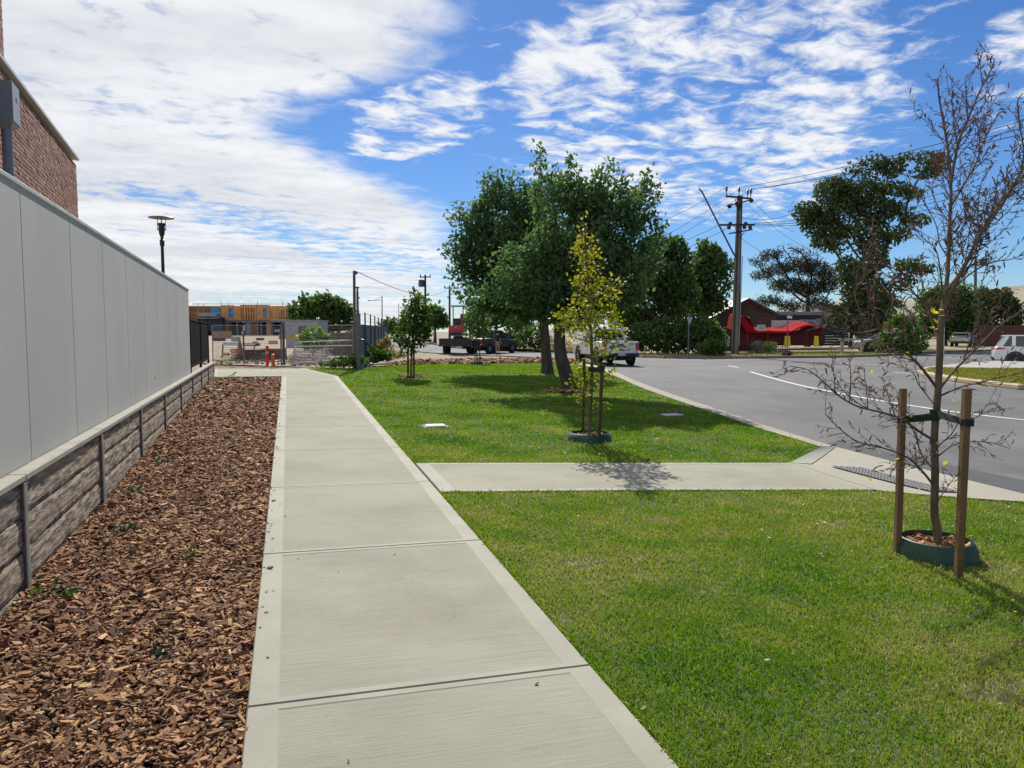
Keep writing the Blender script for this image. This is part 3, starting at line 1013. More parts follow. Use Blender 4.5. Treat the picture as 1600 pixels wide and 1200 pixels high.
def edge_tufts(name, a, b_, side, seed):
    r2 = np.random.default_rng(seed); a, b_ = np.asarray(a[:2]), np.asarray(b_[:2]); L = np.linalg.norm(b_ - a); n = int(L * 420)
    t = r2.uniform(0, 1, n); keep = vnoise(t * L, t * 0, 3.5, seed) > r2.uniform(-1.0, .7, n); t = t[keep]; n = len(t)
    nd = np.array([-(b_ - a)[1], (b_ - a)[0]]) / L * side
    p = a + (b_ - a) * t[:, None] + nd * np.abs(r2.normal(0, .018, n))[:, None]
    d = np.hypot(p[:, 0], p[:, 1]); W = .0032 * (1 + d / 5)
    base = np.stack([p[:, 0], p[:, 1], gz(p[:, 0], p[:, 1]) - .004], 1); H = r2.uniform(.02, .055, n)
    out = np.stack([-nd[0] + r2.normal(0, .6, n), -nd[1] + r2.normal(0, .6, n), r2.uniform(.35, 1.1, n)], 1); out /= np.linalg.norm(out, axis=1)[:, None]
    al = r2.uniform(0, 6.28, n); wv = np.stack([np.cos(al), np.sin(al), 0 * al], 1) * (W / 2)[:, None]
    tip = base + out * H[:, None]; mid = base + out * (H * .55)[:, None] + [0, 0, .006]
    V = np.stack([base - wv, base + wv, mid + wv * .8, tip, mid - wv * .8], 1).reshape(-1, 3)
    bb = MB(); bb.raw(V, np.arange(n)[:, None] * 5 + np.arange(5)[None], np.clip(r2.normal(.5, .22, n), 0, 1)); tag(bb.build(name, M_GRASS), kind='stuff')


edge_tufts('edge_grass', F2(-1.2, FW + .012), F2(4.0, FW + .012), -1, 1)
edge_tufts('edge_grass', F2(5.5, FW + .012), F2(S_END, FW + .012), -1, 2)
edge_tufts('edge_grass', C1, C3, -1, 3)
edge_tufts('edge_grass', C3, C5, -1, 4)
edge_tufts('edge_grass', C0, C2, 1, 5)
edge_tufts('edge_grass', C2, C4, 1, 6)

# ================================================================== WALL, BRICK BUILDING, FENCE, LAMP
M_RENDER = mat('wall_paint', (0.50, 0.485, 0.435), (0.465, 0.45, 0.405), 1.3, 0.75, 0.10, 45, stretch=(1, 1, .35), dirt=((0.40, 0.385, 0.35), 2.2, 0.25))
M_CAPM = mat('wall_flashing', (0.55, 0.55, 0.52), (0.48, 0.48, 0.46), 3, 0.45)
M_CAPC = mat('capping_concrete', (0.40, 0.375, 0.30), (0.32, 0.30, 0.245), 5, 0.85, 0.25, 60)
WANG = atan2(WD[1], WD[0])
M_SLEEP = mat('sleeper_concrete', (0.52, 0.42, 0.29), (0.14, 0.115, 0.09), 5.0, 0.9, 0.9, 18, stretch=(1, .7, 7.5), c3=(0.30, 0.255, 0.20), dirt=((0.62, 0.38, 0.18), 1.1, 0.8), contrast=(.40, .60))
M_GALV = mat('galvanised_steel', (0.40, 0.38, 0.33), (0.30, 0.29, 0.26), 6, 0.55, metal=0.25)


def wall_local(o, t0, off0=0.0, z0=0.0):
    """lay an object out along the wall: local y runs along it, local x towards the path"""
    p = WF(t0, off0)
    o.location = (p[0], p[1], z0); o.rotation_euler = (0, 0, WANG - pi / 2)
    return o


# local frame: x = away from the wall (towards the path), y = along
wall = thing('boundary_wall', 'long pale grey panelled wall above the stone look retaining wall', 'wall')
wall_local(wall, 0)
T_END = (15.0 - 4.24) / .948
js = [(4.69 + 1.17 * k - 4.24) / .948 for k in range(-8, 9)]
js = [t for t in js if t < T_END - .3] + [T_END]
wtop = lambda t: 2.545 - .0055 * t                      # the top falls a little along the wall
for a, b_ in zip(js, js[1:]):
    g = .0035; V = []
    for x, i in ((-.12, 0), (-.054, 0), (-.05, .004)):
        V += [(x, a + g + i, .785 + i), (x, b_ - g - i, .785 + i), (x, b_ - g - i, wtop(b_) - .03), (x, a + g + i, wtop(a) - .03)]
    bb = MB(); bb.add(V, [(3, 2, 1, 0)] + [(k + i, k + (i + 1) % 4, k + 4 + (i + 1) % 4, k + 4 + i) for k in (0, 4) for i in range(4)] + [(8, 9, 10, 11)])
    bb.build('panel', M_RENDER, wall, world=False)
bb = MB(); bb.box((-.085, (js[0] + T_END) / 2, 1.6), (.05, T_END - js[0] - .02, 1.60)); bb.build('core', mat('joint_dark', (.16, .155, .145)), wall, world=False)
bb = MB(); bb.bar((-.085, js[0], wtop(js[0]) - .015), (-.085, T_END + .01, wtop(T_END) - .015), .095, .03, bev=.004); bb.build('flashing', M_CAPM, wall, world=False)
bb = MB(); bb.tube([(-.049, 6.15, .98), (-.044, 6.15, .98)], .012, 8); bb.build('bolt_hole', mat('hole_dark', (.05, .05, .05)), wall, world=False)

ret = thing('retaining_wall', 'low retaining wall of weathered sleepers between steel posts beside the bark bed', 'retaining wall')
wall_local(ret, 0)
PT = [0.0 + 2.17 * k for k in range(-3, 9)]
for k, t in enumerate(PT):
    bb = MB(); bb.box((.034, t, .28), (.010, .062, .90), bev=.003); bb.box((.0, t, .28), (.08, .012, .90)); bb.build('post', M_GALV, ret, world=False)
r_ = np.random.default_rng(3)
for a, b_ in zip(PT, PT[1:]):
    gzz = float(gz(*WF((a + b_) / 2)))
    for z0 in (.53, .327, .124, -.079):
        if z0 + .2 < gzz - .08: continue
        L = b_ - a - .018
        # rough-faced plank: a grid on its front, pushed in and out
        ny, nz = 40, 7
        yy = np.linspace(-L / 2, L / 2, ny); zz = np.linspace(0, .195, nz)
        V = []
        for i, y in enumerate(yy):
            for j, z in enumerate(zz):
                e = .010 if j in (0, nz - 1) else (.0 if 0 < i < ny - 1 else .006)
                V.append((.02 - e + r_.normal(0, .0022), y + (a + b_) / 2, z0 + z))
        F = [(i * nz + j, (i + 1) * nz + j, (i + 1) * nz + j + 1, i * nz + j + 1) for i in range(ny - 1) for j in range(nz - 1)]
        bb = MB(); bb.add(V, F, r_.uniform(0, 1)); bb.box((-.03, (a + b_) / 2, z0 + .0975), (.075, L, .193), tint=.3)
        bb.build('sleeper', M_SLEEP, ret, world=False)
for a, b_ in zip(PT, PT[1:]):
    bb = MB(); bb.box((-.011, (a + b_) / 2, .757), (.110, b_ - a - .004, .040), bev=.006); bb.build('capping', M_CAPC, ret, world=False)

M_BLACK = mat('black_powdercoat', (0.004, 0.0042, 0.005), (0.006, 0.0062, 0.007), 5, 0.8, spec=.05)
fen = thing('metal_fence', 'black slatted metal fence where the pale wall ends', 'fence'); wall_local(fen, 0)
t0, t1 = T_END + .06, 16.6
for t in (t0, (t0 + t1) / 2, t1 - .03):
    bb = MB(); bb.box((-.06, t, 1.35), (.05, .05, 1.14), bev=.004); bb.build('post', M_BLACK, fen, world=False)
bb = MB()
for z in (.90, 1.86): bb.box((-.06, (t0 + t1) / 2, z), (.035, t1 - t0, .04), bev=.004)
bb.build('rail', M_BLACK, fen, world=False)
bb = MB(); y = t0 + .05
while y < t1 - .05:
    bb.box((-.06, y, 1.38), (.017, .065, .95)); y += .076
tag(bb.build('slat', M_BLACK, fen, world=False), kind='stuff')

# ---- brick building
BD = np.array([-0.379, 0.925]); BN = np.array([0.925, 0.379]); B0 = np.array([-9.4, 14.0])
bld = thing('brick_building', 'red brick building with rainwater head rising behind the pale wall', 'building', (B0[0], B0[1], 0), atan2(BD[1], BD[0]) - pi / 2)
M_MORT = mat('mortar', (0.42, 0.38, 0.33), (0.34, 0.30, 0.26), 14, 0.95, 0.3, 60)
M_BRICK = mat('recycled_brick', (0.34, 0.125, 0.075), (0.25, 0.09, 0.06), 9, 0.9, 0.6, 40, dirt=((0.45, 0.36, 0.29), 5, 0.45),
              tint=[(0, (0.035, 0.032, 0.036)), (.07, (0.15, 0.055, 0.045)), (.4, (0.29, 0.115, 0.07)), (.75, (0.40, 0.20, 0.125)), (1, (0.52, 0.36, 0.26))])
YE = (21.3 - 14) / .925            # the corner
YS = -2.6
TOPZ = 6.56
bb = MB(); bb.box((-2.0, (YE + YS - 6) / 2, 3.1), (3.96, YE - YS + 6, 6.2)); bb.build('wall_core', M_MORT, bld, world=False)
bb = MB()
L, H = 0.24, 0.086
r_ = np.random.default_rng(5)
nrow = int((TOPZ - .12 - 1.2) / H)
for r in range(nrow):
    y = YS + (L / 2 if r % 2 else 0); z = 1.2 + r * H
    while y < YE - .02:
        y1 = min(y + L - .01, YE)
        d = r_.uniform(-.004, .006)
        V = np.array([(-.05, y, z), (-.05, y1, z), (-.05, y1, z + H - .01), (-.05, y, z + H - .01), (d + .004, y + r_.uniform(0, .006), z + r_.uniform(0, .004)), (d + .004, y1 - r_.uniform(0, .006), z + r_.uniform(0, .004)), (d + r_.uniform(0, .004), y1 - r_.uniform(0, .006), z + H - .012), (d + r_.uniform(0, .004), y + r_.uniform(0, .006), z + H - .012)])
        bb.add(V, [(4, 5, 6, 7), (0, 1, 5, 4), (1, 2, 6, 5), (2, 3, 7, 6), (3, 0, 4, 7)], np.clip(r_.beta(2, 2) + .05, .05, 1) if r_.random() > .022 else 0.0)
        y += L
tag(bb.build('brick', M_BRICK, bld, world=False), kind='stuff')
# end face bricks (towards +y)
bb = MB()
for r in range(nrow):
    x = -3.9 + (L / 2 if r % 2 else 0); z = 1.2 + r * H
    while x < -.06:
        x1 = min(x + L - .01, -.0)
        bb.box(((x + x1) / 2, YE + .0, z + H / 2 - .005), (x1 - x, .02, H - .011), tint=np.clip(r_.beta(2, 2), .05, 1)); x += L
tag(bb.build('brick', M_BRICK, bld, world=False), kind='stuff')
bb = MB(); bb.box((-2.0, (YE + YS - 6) / 2, TOPZ - .03), (4.16, YE - YS + 6.14, .07), bev=.006); bb.build('capping', mat('parapet_cap', (.62, .62, .6), (.55, .55, .53), 3, .5), bld, world=False)
# taller block at the near end
bb = MB(); bb.box((-2.0, .2 - 3, 7.7), (3.9, 6.0, 2.2)); bb.build('upper_core', M_MORT, bld, world=False)
bb = MB()
for r in range(26):
    z = 6.60 + r * H; y = -2.2 + (L / 2 if r % 2 else 0)
    while y < .19:
        y1 = min(y + L - .01, .21); bb.box((-.045, (y + y1) / 2, z + H / 2 - .005), (.02, y1 - y, H - .011), tint=np.clip(r_.beta(2, 2), .05, 1)); y += L
tag(bb.build('brick', M_BRICK, bld, world=False), kind='stuff')
# rainwater head and downpipe
yh = (13.33 - 14) / .925
bb = MB()
bb.box((.155, yh, 5.66), (.30, .54, .68), bev=.008)
M_HEAD = mat('rainwater_head_steel', (0.30, 0.33, 0.37), (0.27, 0.295, 0.33), 4, 0.5)
hd = bb.build('rainwater_head', M_HEAD, bld, world=False)
bb = MB(); bb.tube([(.300, yh + .02, 5.74), (.310, yh + .02, 5.74)], .05, 16); bb.build('overflow_hole', mat('hole_dark', (.03, .03, .03)), hd, world=False)
bb = MB(); bb.add([(.01, yh - .24, 5.32), (.29, yh - .24, 5.32), (.29, yh + .24, 5.32), (.01, yh + .24, 5.32), (.07, yh - .08, 5.2), (.21, yh - .08, 5.2), (.21, yh + .08, 5.2), (.07, yh + .08, 5.2)], [(4, 7, 6, 5), (0, 1, 5, 4), (1, 2, 6, 5), (2, 3, 7, 6), (3, 0, 4, 7)])
bb.tube([(.14, yh, 5.22), (.14, yh, .4)], .085, 16)
bb.build('downpipe', M_HEAD, bld, world=False, smooth_=True)

# ---- street lamp behind the wall
lp = P(252, 340, 25.0)
lamp = thing('street_lamp', 'black street lamp with a wide disc shade standing behind the pale wall', 'street lamp', (lp[0], lp[1], 0.3))
Zt = lp[2] - 0.3
M_LAMPB = mat('lamp_black', (0.02, 0.02, 0.022), rough=0.4)
bb = MB(); bb.lathe([(.09, 0), (.09, .5), (.065, .55), (.05, Zt - .95), (.05, Zt - .94)], 12); bb.lathe([(.05, Zt - .95), (.075, Zt - .93), (.075, Zt - .75), (.05, Zt - .73), (.045, Zt - .66), (.085, Zt - .55), (.10, Zt - .42), (.15, Zt - .40), (.15, Zt - .385), (.05, Zt - .38)], 12)
bb.build('pole', M_LAMPB, lamp, world=False, smooth_=True)
bb = MB(); bb.lathe([(.10, Zt - .38), (.10, Zt - .27), (.13, Zt - .26), (.13, Zt - .19), (.10, Zt - .185)], 16)
bb.build('lamp_body', M_LAMPB, lamp, world=False, smooth_=True)
bb = MB(); bb.lathe([(.085, Zt - .385), (.085, Zt - .265)], 16); bb.build('lens', mat('lamp_lens', (.75, .75, .72), rough=.2), lamp, world=False, smooth_=True)
bb = MB()
for k in range(4):
    a = k * pi / 2 + .4; bb.tube([(.125 * cos(a), .125 * sin(a), Zt - .40), (.125 * cos(a), .125 * sin(a), Zt - .01)], .010, 6)
bb.build('strut', M_LAMPB, lamp, world=False)
bb = MB(); bb.lathe([(.40, Zt - .02), (.41, Zt - .01), (.40, Zt), (.1, Zt + .05), (.02, Zt + .055), (.02, Zt - .0), (.1, Zt - .005)], 32, close=True)
bb.build('lamp_shade', mat('lamp_shade_brown', (0.10, 0.06, 0.045), (0.07, 0.045, 0.035), 6, .4), lamp, world=False, smooth_=True)

# ================================================================== TREES AND PLANTS
def ell_pts(r_, blobs, n):
    """points spread through a union of ellipsoids (cx,cy,cz,rx,ry,rz), denser towards the rim"""
    vol = np.array([b[3] * b[4] * b[5] for b in blobs]); k = r_.choice(len(blobs), n, p=vol / vol.sum())
    d = r_.normal(0, 1, (n, 3)); d /= np.linalg.norm(d, axis=1)[:, None]
    rad = r_.uniform(0, 1, n) ** (1 / 3.6)
    b = np.array(blobs)[k]
    return b[:, :3] + d * rad[:, None] * b[:, 3:6]


def grow(attr, trunk, step, kill, infl, iters=140, wob=0.15, grav=0.0, seed=0):
    """space colonisation: returns node positions and parents"""
    r_ = np.random.default_rng(seed)
    N = [np.asarray(p, float) for p in trunk]; par = [-1] + list(range(len(trunk) - 1))
    A = np.asarray(attr, float)
    best = np.full(len(A), 1e9); who = np.zeros(len(A), int)
    def upd(i0):
        nonlocal best, who
        pts = np.array(N[i0:])
        if len(pts) == 0: return
        D = np.linalg.norm(A[:, None] - pts[None], axis=2); j = D.argmin(1); dm = D[np.arange(len(A)), j]
        u = dm < best
        best[u] = dm[u]; who[u] = j[u] + i0
    upd(0)
    for it in range(iters):
        live = best > kill
        A, best, who = A[live], best[live], who[live]
        if len(A) == 0: break
        use = best < infl
        if not use.any():
            use = best <= best.min() + step
        i0 = len(N)
        dirs = {}
        Npos = np.array(N)
        v = A[use] - Npos[who[use]]; v /= np.linalg.norm(v, axis=1)[:, None] + 1e-9
        w = who[use]
        uq, inv = np.unique(w, return_inverse=True)
        S = np.zeros((len(uq), 3)); np.add.at(S, inv, v)
        S += r_.normal(0, wob, S.shape); S[:, 2] -= grav
        nn = np.linalg.norm(S, axis=1); S /= nn[:, None] + 1e-9
        for q, s in zip(uq, S):
            N.append(Npos[q] + s * step); par.append(int(q))
        upd(i0)
    return np.array(N), np.array(par)


def radii(par, tip, power, trunk_r):
    n = len(par); ch = np.zeros(n)
    for i in range(n - 1, 0, -1):
        if ch[i] == 0: ch[i] = 1
        ch[par[i]] += ch[i]
    ch[0] = max(ch[0], 1)
    r = tip * ch ** power
    return r * 1.0, ch


def wood(mb, N, par, R, nside=6, minr=0.0, tint=0.5):
    """tubes along chains of nodes"""
    n = len(N); kids = [[] for _ in range(n)]
    for i in range(1, n): kids[par[i]].append(i)
    st = [(0, None)]
    while st:
        i, p = st.pop()
        chain = [] if p is None else [p]
        c = i
        while True:
            chain.append(c)
            k = kids[c]
            if not k: break
            k = sorted(k, key=lambda q: -R[q])
            for q in k[1:]: st.append((q, c))
            c = k[0]
        if len(chain) < 2: continue
        rr = R[chain].copy()
        if p is not None: rr[0] = min(rr[0], rr[1] * 1.25)
        if rr.max() < minr: continue
        pts = N[chain].copy()
        if len(pts) > 3:
            pts[1:-1] = pts[1:-1] * .5 + (pts[:-2] + pts[2:]) * .25
        ns = nside if rr.max() > .03 else (4 if rr.max() > .012 else 3)
        mb.tube(pts, rr, ns, tint, cap=False)


LEAF = {
    'oval': (np.array([(0, 0, 0), (.28, .26, .05), (.27, .66, .06), (0, 1, 0), (-.27, .66, .06), (-.28, .26, .05)]), np.array([[0, 1, 2, 3], [0, 3, 4, 5]])),
    'long': (np.array([(0, 0, 0), (.10, .35, .03), (.07, .8, -.02), (0, 1.0, -.08), (-.07, .8, -.02), (-.10, .35, .03)]), np.array([[0, 1, 2, 3], [0, 3, 4, 5]])),
    'quad': (np.array([(0, 0, 0), (.3, .5, .08), (0, 1, 0), (-.3, .5, .08)]), np.array([[0, 1, 2, 3]])),
}


def leaves(mb, pos, size, r_, shape='oval', tint=None, out=None, droop=0.0, up=0.0, mi=0):
    """a leaf at each position; 'out' = preferred directions (n,3)"""
    base, F = LEAF[shape]
    n = len(pos)
    d = r_.normal(0, 1, (n, 3))
    if out is not None: d = d * .75 + out
    d[:, 2] += up - droop
    d /= np.linalg.norm(d, axis=1)[:, None] + 1e-9
    t = r_.normal(0, 1, (n, 3)); t[:, 2] += .9
    x = np.cross(d, t); x /= np.linalg.norm(x, axis=1)[:, None] + 1e-9
    z = np.cross(x, d)
    s = np.broadcast_to(np.asarray(size, float), (n,)) * r_.uniform(.65, 1.3, n)
    V = pos[:, None, :] + s[:, None, None] * (base[None, :, 0:1] * x[:, None] + base[None, :, 1:2] * d[:, None] + base[None, :, 2:3] * z[:, None])
    k = len(base)
    FF = (np.arange(n)[:, None, None] * k + F[None]).reshape(-1, F.shape[1])
    if tint is None: tint = np.clip(r_.normal(.5, .18, n), 0, 1)
    mb.raw(V.reshape(-1, 3), FF, np.repeat(tint, len(F)), mi)


M_BARKG = mat('bark_grey', (0.115, 0.095, 0.075), (0.055, 0.045, 0.036), 9, 0.95, 0.9, 22, stretch=(1, 1, .25))
M_BARKP = mat('bark_pale', (0.28, 0.24, 0.19), (0.14, 0.115, 0.09), 5, 0.9, 0.6, 16, stretch=(1, 1, .3))
M_BARKY = mat('bark_young', (0.155, 0.115, 0.075), (0.09, 0.07, 0.048), 14, 0.85, 0.4, 50, stretch=(1, 1, .4))
M_LF_DARK = leafmat('leaf_dark_green', [(0, (0.035, 0.067, 0.022)), (.45, (0.081, 0.142, 0.043)), (.75, (0.131, 0.206, 0.057)), (1, (0.225, 0.290, 0.088))], 0.38, 0.6, 0.2)
M_LF_LAWN = leafmat('leaf_lawn_tree', [(0, (0.041, 0.083, 0.035)), (.45, (0.101, 0.174, 0.068)), (.75, (0.162, 0.250, 0.089)), (1, (0.284, 0.362, 0.135))], 0.40, 0.6, 0.2)
M_LF_MID = leafmat('leaf_mid_green', [(0, (0.036, 0.072, 0.019)), (.5, (0.084, 0.156, 0.036)), (1, (0.192, 0.288, 0.066))], 0.36, 0.6, 0.2)
M_LF_GUM = leafmat('leaf_gum', [(0, (0.034, 0.060, 0.024)), (.5, (0.081, 0.118, 0.043)), (.8, (0.142, 0.174, 0.061)), (1, (0.257, 0.280, 0.095))], 0.25, 0.65, 0.15)
M_LF_YEL = leafmat('leaf_yellow', [(0, (0.11, 0.15, 0.02)), (.35, (0.24, 0.27, 0.035)), (.65, (0.38, 0.35, 0.06)), (.88, (0.46, 0.33, 0.08)), (1, (0.36, 0.18, 0.07))], 0.40, 0.5)
M_LF_BRIGHT = leafmat('leaf_bright', [(0, (0.07, 0.13, 0.02)), (.5, (0.16, 0.27, 0.04)), (1, (0.32, 0.42, 0.08))], 0.4, 0.5)
M_LF_PINE = leafmat('needle_dull', [(0, (0.029, 0.037, 0.023)), (.6, (0.069, 0.078, 0.046)), (1, (0.149, 0.127, 0.081))], 0.2, 0.6)
M_LF_GREY = leafmat('leaf_greyish', [(0, (0.05, 0.05, 0.035)), (.6, (0.12, 0.115, 0.075)), (1, (0.24, 0.2, 0.14))], 0.2, 0.6)


def ppx(d): return d  # readability


def blobs_px(lst, Y, depth=0.8):
    """ellipsoids from (x, y, rx, ry[, dY]) measured on the photograph at a distance Y"""
    out = []
    for q in lst:
        x, y, rx, ry = q[:4]; dy = q[4] if len(q) > 4 else 0
        c = P(x, y, Y + dy); k = (Y + dy) / FOC
        out.append((*c, rx * k, (rx + ry) / 2 * k * depth, ry * k))
    return out


def make_tree(name, label, cat, base, trunk, blobs, natt, step, kill, infl, leafm, barkm, lsize, per, seed, group=None,
              trunk_r=None, tip=.006, power=.5, shape='oval', leaf_max=6, jitter=.12, droop=0., up=0., extra=0, core=None, tintfun=None, grav=0.0, wob=.15, minr=0.0, parts=('trunk', 'crown'), nside=8, flare=1.25):
    r_ = np.random.default_rng(seed)
    base = np.asarray(base, float)
    t = thing(name, label, cat, base, group=group)
    att = ell_pts(r_, blobs, natt)
    N, par = grow(att, trunk, step, kill, infl, seed=seed, grav=grav, wob=wob)
    R, ch = radii(par, tip, power, trunk_r)
    if trunk_r:
        # a trunk of the right girth, thinning into the pipe model
        nt_ = len(trunk)
        for i in range(nt_):
            f = i / max(1, nt_ - 1)
            R[i] = max(R[i], trunk_r * (1 - .45 * f)) if trunk_r > R[i] else trunk_r * (1 - .45 * f) * .5 + R[i] * .5
        R = np.minimum(R, trunk_r)
        R[0] *= flare
    b = MB(); wood(b, N, par, R, nside, minr)
    b.build(parts[0], barkm, t, smooth_=True)
    # leaves on the thin wood
    thin = np.where((ch <= leaf_max) & (np.arange(len(N)) >= len(trunk)))[0]
    d = N[thin] - N[par[thin]]; d /= np.linalg.norm(d, axis=1)[:, None] + 1e-9
    pos = np.repeat(N[thin], per, 0); out = np.repeat(d, per, 0) * .8
    f = r_.uniform(0, 1, len(pos))[:, None]
    pos = pos - np.repeat(N[thin] - N[par[thin]], per, 0) * f + r_.normal(0, jitter, pos.shape)
    if extra:
        pe = ell_pts(r_, core or blobs, extra * 2); sc_f = 2.6 / (lsize * 6); pe = pe[(vnoise(pe[:, 0] + pe[:, 2] * .6, pe[:, 1] - pe[:, 2] * .8, sc_f, seed + 9) + vnoise(pe[:, 2] * 1.3, pe[:, 0] * .7, sc_f, seed + 10)) > -0.35]; pos = np.concatenate([pos, pe]); out = np.concatenate([out, r_.normal(0, .3, pe.shape)])
    tint = None
    if tintfun is not None: tint = np.clip(tintfun(pos, r_), 0, 1)
    else:
        tint = np.clip(.45 + vnoise(pos[:, 0] * 1.0 + pos[:, 2], pos[:, 1] + pos[:, 2] * .7, 1.6, seed) * .22 + r_.normal(0, .14, len(pos)), 0, 1)
    b = MB(); leaves(b, pos, lsize, r_, shape, tint, out, droop, up)
    b.build(parts[1], leafm, t)
    return t


def line(a, b, n, wob=0.0, seed=0):
    r_ = np.random.default_rng(seed)
    a, b = np.asarray(a, float), np.asarray(b, float)
    t = np.linspace(0, 1, n)[:, None]
    p = a + (b - a) * t
    p[1:-1] += r_.normal(0, wob, (n - 2, 3)) * [1, 1, .2]
    return p


def fringe(blobs, seed, n=4, f=.34):
    """small lobes round the rim of each mass so that its outline is ragged"""
    r2 = np.random.default_rng(seed + 5); out = list(blobs)
    for q in blobs:
        for k in range(n):
            a = r2.uniform(-.4, pi + .4); s_ = r2.uniform(.6, 1.3) * f
            out.append((q[0] + cos(a) * q[2] * .95, q[1] - sin(a) * q[3] * .95, q[2] * s_, q[3] * s_, *(q[4:5])))
    return out

# ---- the two big lawn trees
YB = TRUNK_B[1]
tb = np.concatenate([line(TRUNK_B - [0, 0, .05], P(872, 540, YB), 5, .015, 1), line(P(872, 540, YB), P(888, 440, YB + .1), 5, .04, 2)[1:]])
big_b = [(985, 420, 42, 50), (1008, 372, 34, 34), (888, 492, 58, 22), (905, 465, 105, 30), (860, 430, 60, 50), (905, 395, 92, 62), (880, 455, 130, 34), (950, 330, 66, 42), (1012, 300, 26, 34, .5), (1030, 335, 16, 10), (870, 300, 44, 42, -.5), (843, 250, 12, 28), (890, 265, 14, 24), (953, 280, 30, 28), (1000, 400, 45, 40), (975, 440, 40, 30), (815, 425, 50, 45)]
make_tree('large_tree', 'large dark green tree with the leaning trunk, nearer of the two on the lawn', 'tree', TRUNK_B, tb, blobs_px(fringe(big_b, 3, 3, .30), YB, .95), 3400, .14, .165, .85, M_LF_LAWN, M_BARKG, .105, 11, 21, extra=7500, core=blobs_px([(900, 400, 84, 58), (905, 460, 100, 30), (940, 350, 55, 42), (985, 425, 40, 45), (888, 492, 52, 18), (870, 310, 40, 40), (905, 325, 60, 42), (990, 335, 34, 32)], YB, .85),
          group='large trees on the far lawn', trunk_r=.185, tip=.006, power=.46, leaf_max=9, jitter=.085, up=.1)
YA = TRUNK_A[1]
ta = np.concatenate([line(TRUNK_A - [0, 0, .05], P(852, 520, YA), 5, .01, 3), line(P(852, 520, YA), P(840, 430, YA), 5, .05, 4)[1:]])
big_a = [(730, 400, 36, 40), (762, 462, 48, 32), (825, 482, 64, 22), (800, 400, 70, 70), (755, 375, 38, 52), (722, 335, 24, 22), (765, 290, 24, 26), (800, 290, 26, 24), (820, 330, 50, 40), (722, 440, 24, 18), (745, 425, 34, 28), (790, 465, 52, 28), (880, 430, 50, 50), (740, 345, 32, 30), (840, 470, 50, 26)]
make_tree('large_tree', 'large dark green tree with the straight trunk, farther of the two on the lawn', 'tree', TRUNK_A, ta, blobs_px(fringe(big_a, 4, 3, .30), YA, .95), 3400, .19, .22, 1.1, M_LF_LAWN, M_BARKG, .135, 11, 22, extra=7500, core=blobs_px([(805, 410, 66, 60), (800, 460, 70, 30), (870, 420, 48, 52), (745, 400, 34, 46), (825, 484, 58, 16), (770, 345, 40, 40), (800, 325, 58, 38)], YA, .85),
          group='large trees on the far lawn', trunk_r=.195, tip=.007, power=.46, leaf_max=9, jitter=.11, up=.1)

# ---- young trees with stakes
M_STAKE = mat('hardwood_stake', (0.20, 0.115, 0.058), (0.125, 0.070, 0.036), 9, 0.85, 0.4, 40, stretch=(1, 1, .15), dirt=((0.12, 0.08, 0.055), 4, .5))
M_STAKE2 = mat('weathered_stake', (0.115, 0.075, 0.048), (0.075, 0.05, 0.034), 9, 0.85, 0.3, 40, stretch=(1, 1, .15))
M_RING = mat('ring_green_plastic', (0.022, 0.075, 0.052), (0.018, 0.06, 0.042), 6, 0.5, 0.1, 60, dirt=((0.07, 0.08, 0.06), 5, .4))
M_TIE = mat('tie_dark_green', (0.012, 0.026, 0.022), (0.008, 0.016, 0.014), 20, 0.8)


def stake(top, bot, w, label, group, m=M_STAKE, rz=0.2):
    t = thing('stake', label, 'stake', (bot[0], bot[1], bot[2]), group=group)
    bb = MB(); bb.bar((0, 0, -.15), np.asarray(top) - np.asarray(bot), w, w, bev=.003)
    b = bb.build('shaft', m, t, world=False)
    return t


def ring(c, r, h, label, nchip, seed):
    t = thing('tree_ring', label, 'tree ring', c, group='green plastic tree rings')
    bb = MB(); bb.lathe([(r * 1.03, -.02), (r * 1.01, h * .5), (r * .90, h), (r * .865, h + .004), (r * .86, h - .01), (r * .95, h * .4), (r * .96, -.02)], 40, close=True)
    bb.build('rim', M_RING, t, world=False, smooth_=True)
    r2 = np.random.default_rng(seed)
    a = r2.uniform(0, 2 * pi, nchip); q = np.sqrt(r2.uniform(0, 1, nchip)) * r * .82
    bb = MB(); bb.lathe([(r * .9, h * .45), (r * .05, h * .55), (.001, h * .55)], 20); bb.build('soil', M_MULCH, t, world=False)
    o = chips('bark_chips', q * np.cos(a), q * np.sin(a), np.full(nchip, h * .5), np.full(nchip, .055), seed, M_CHIP, None, .035)
    o.parent = t
    return t


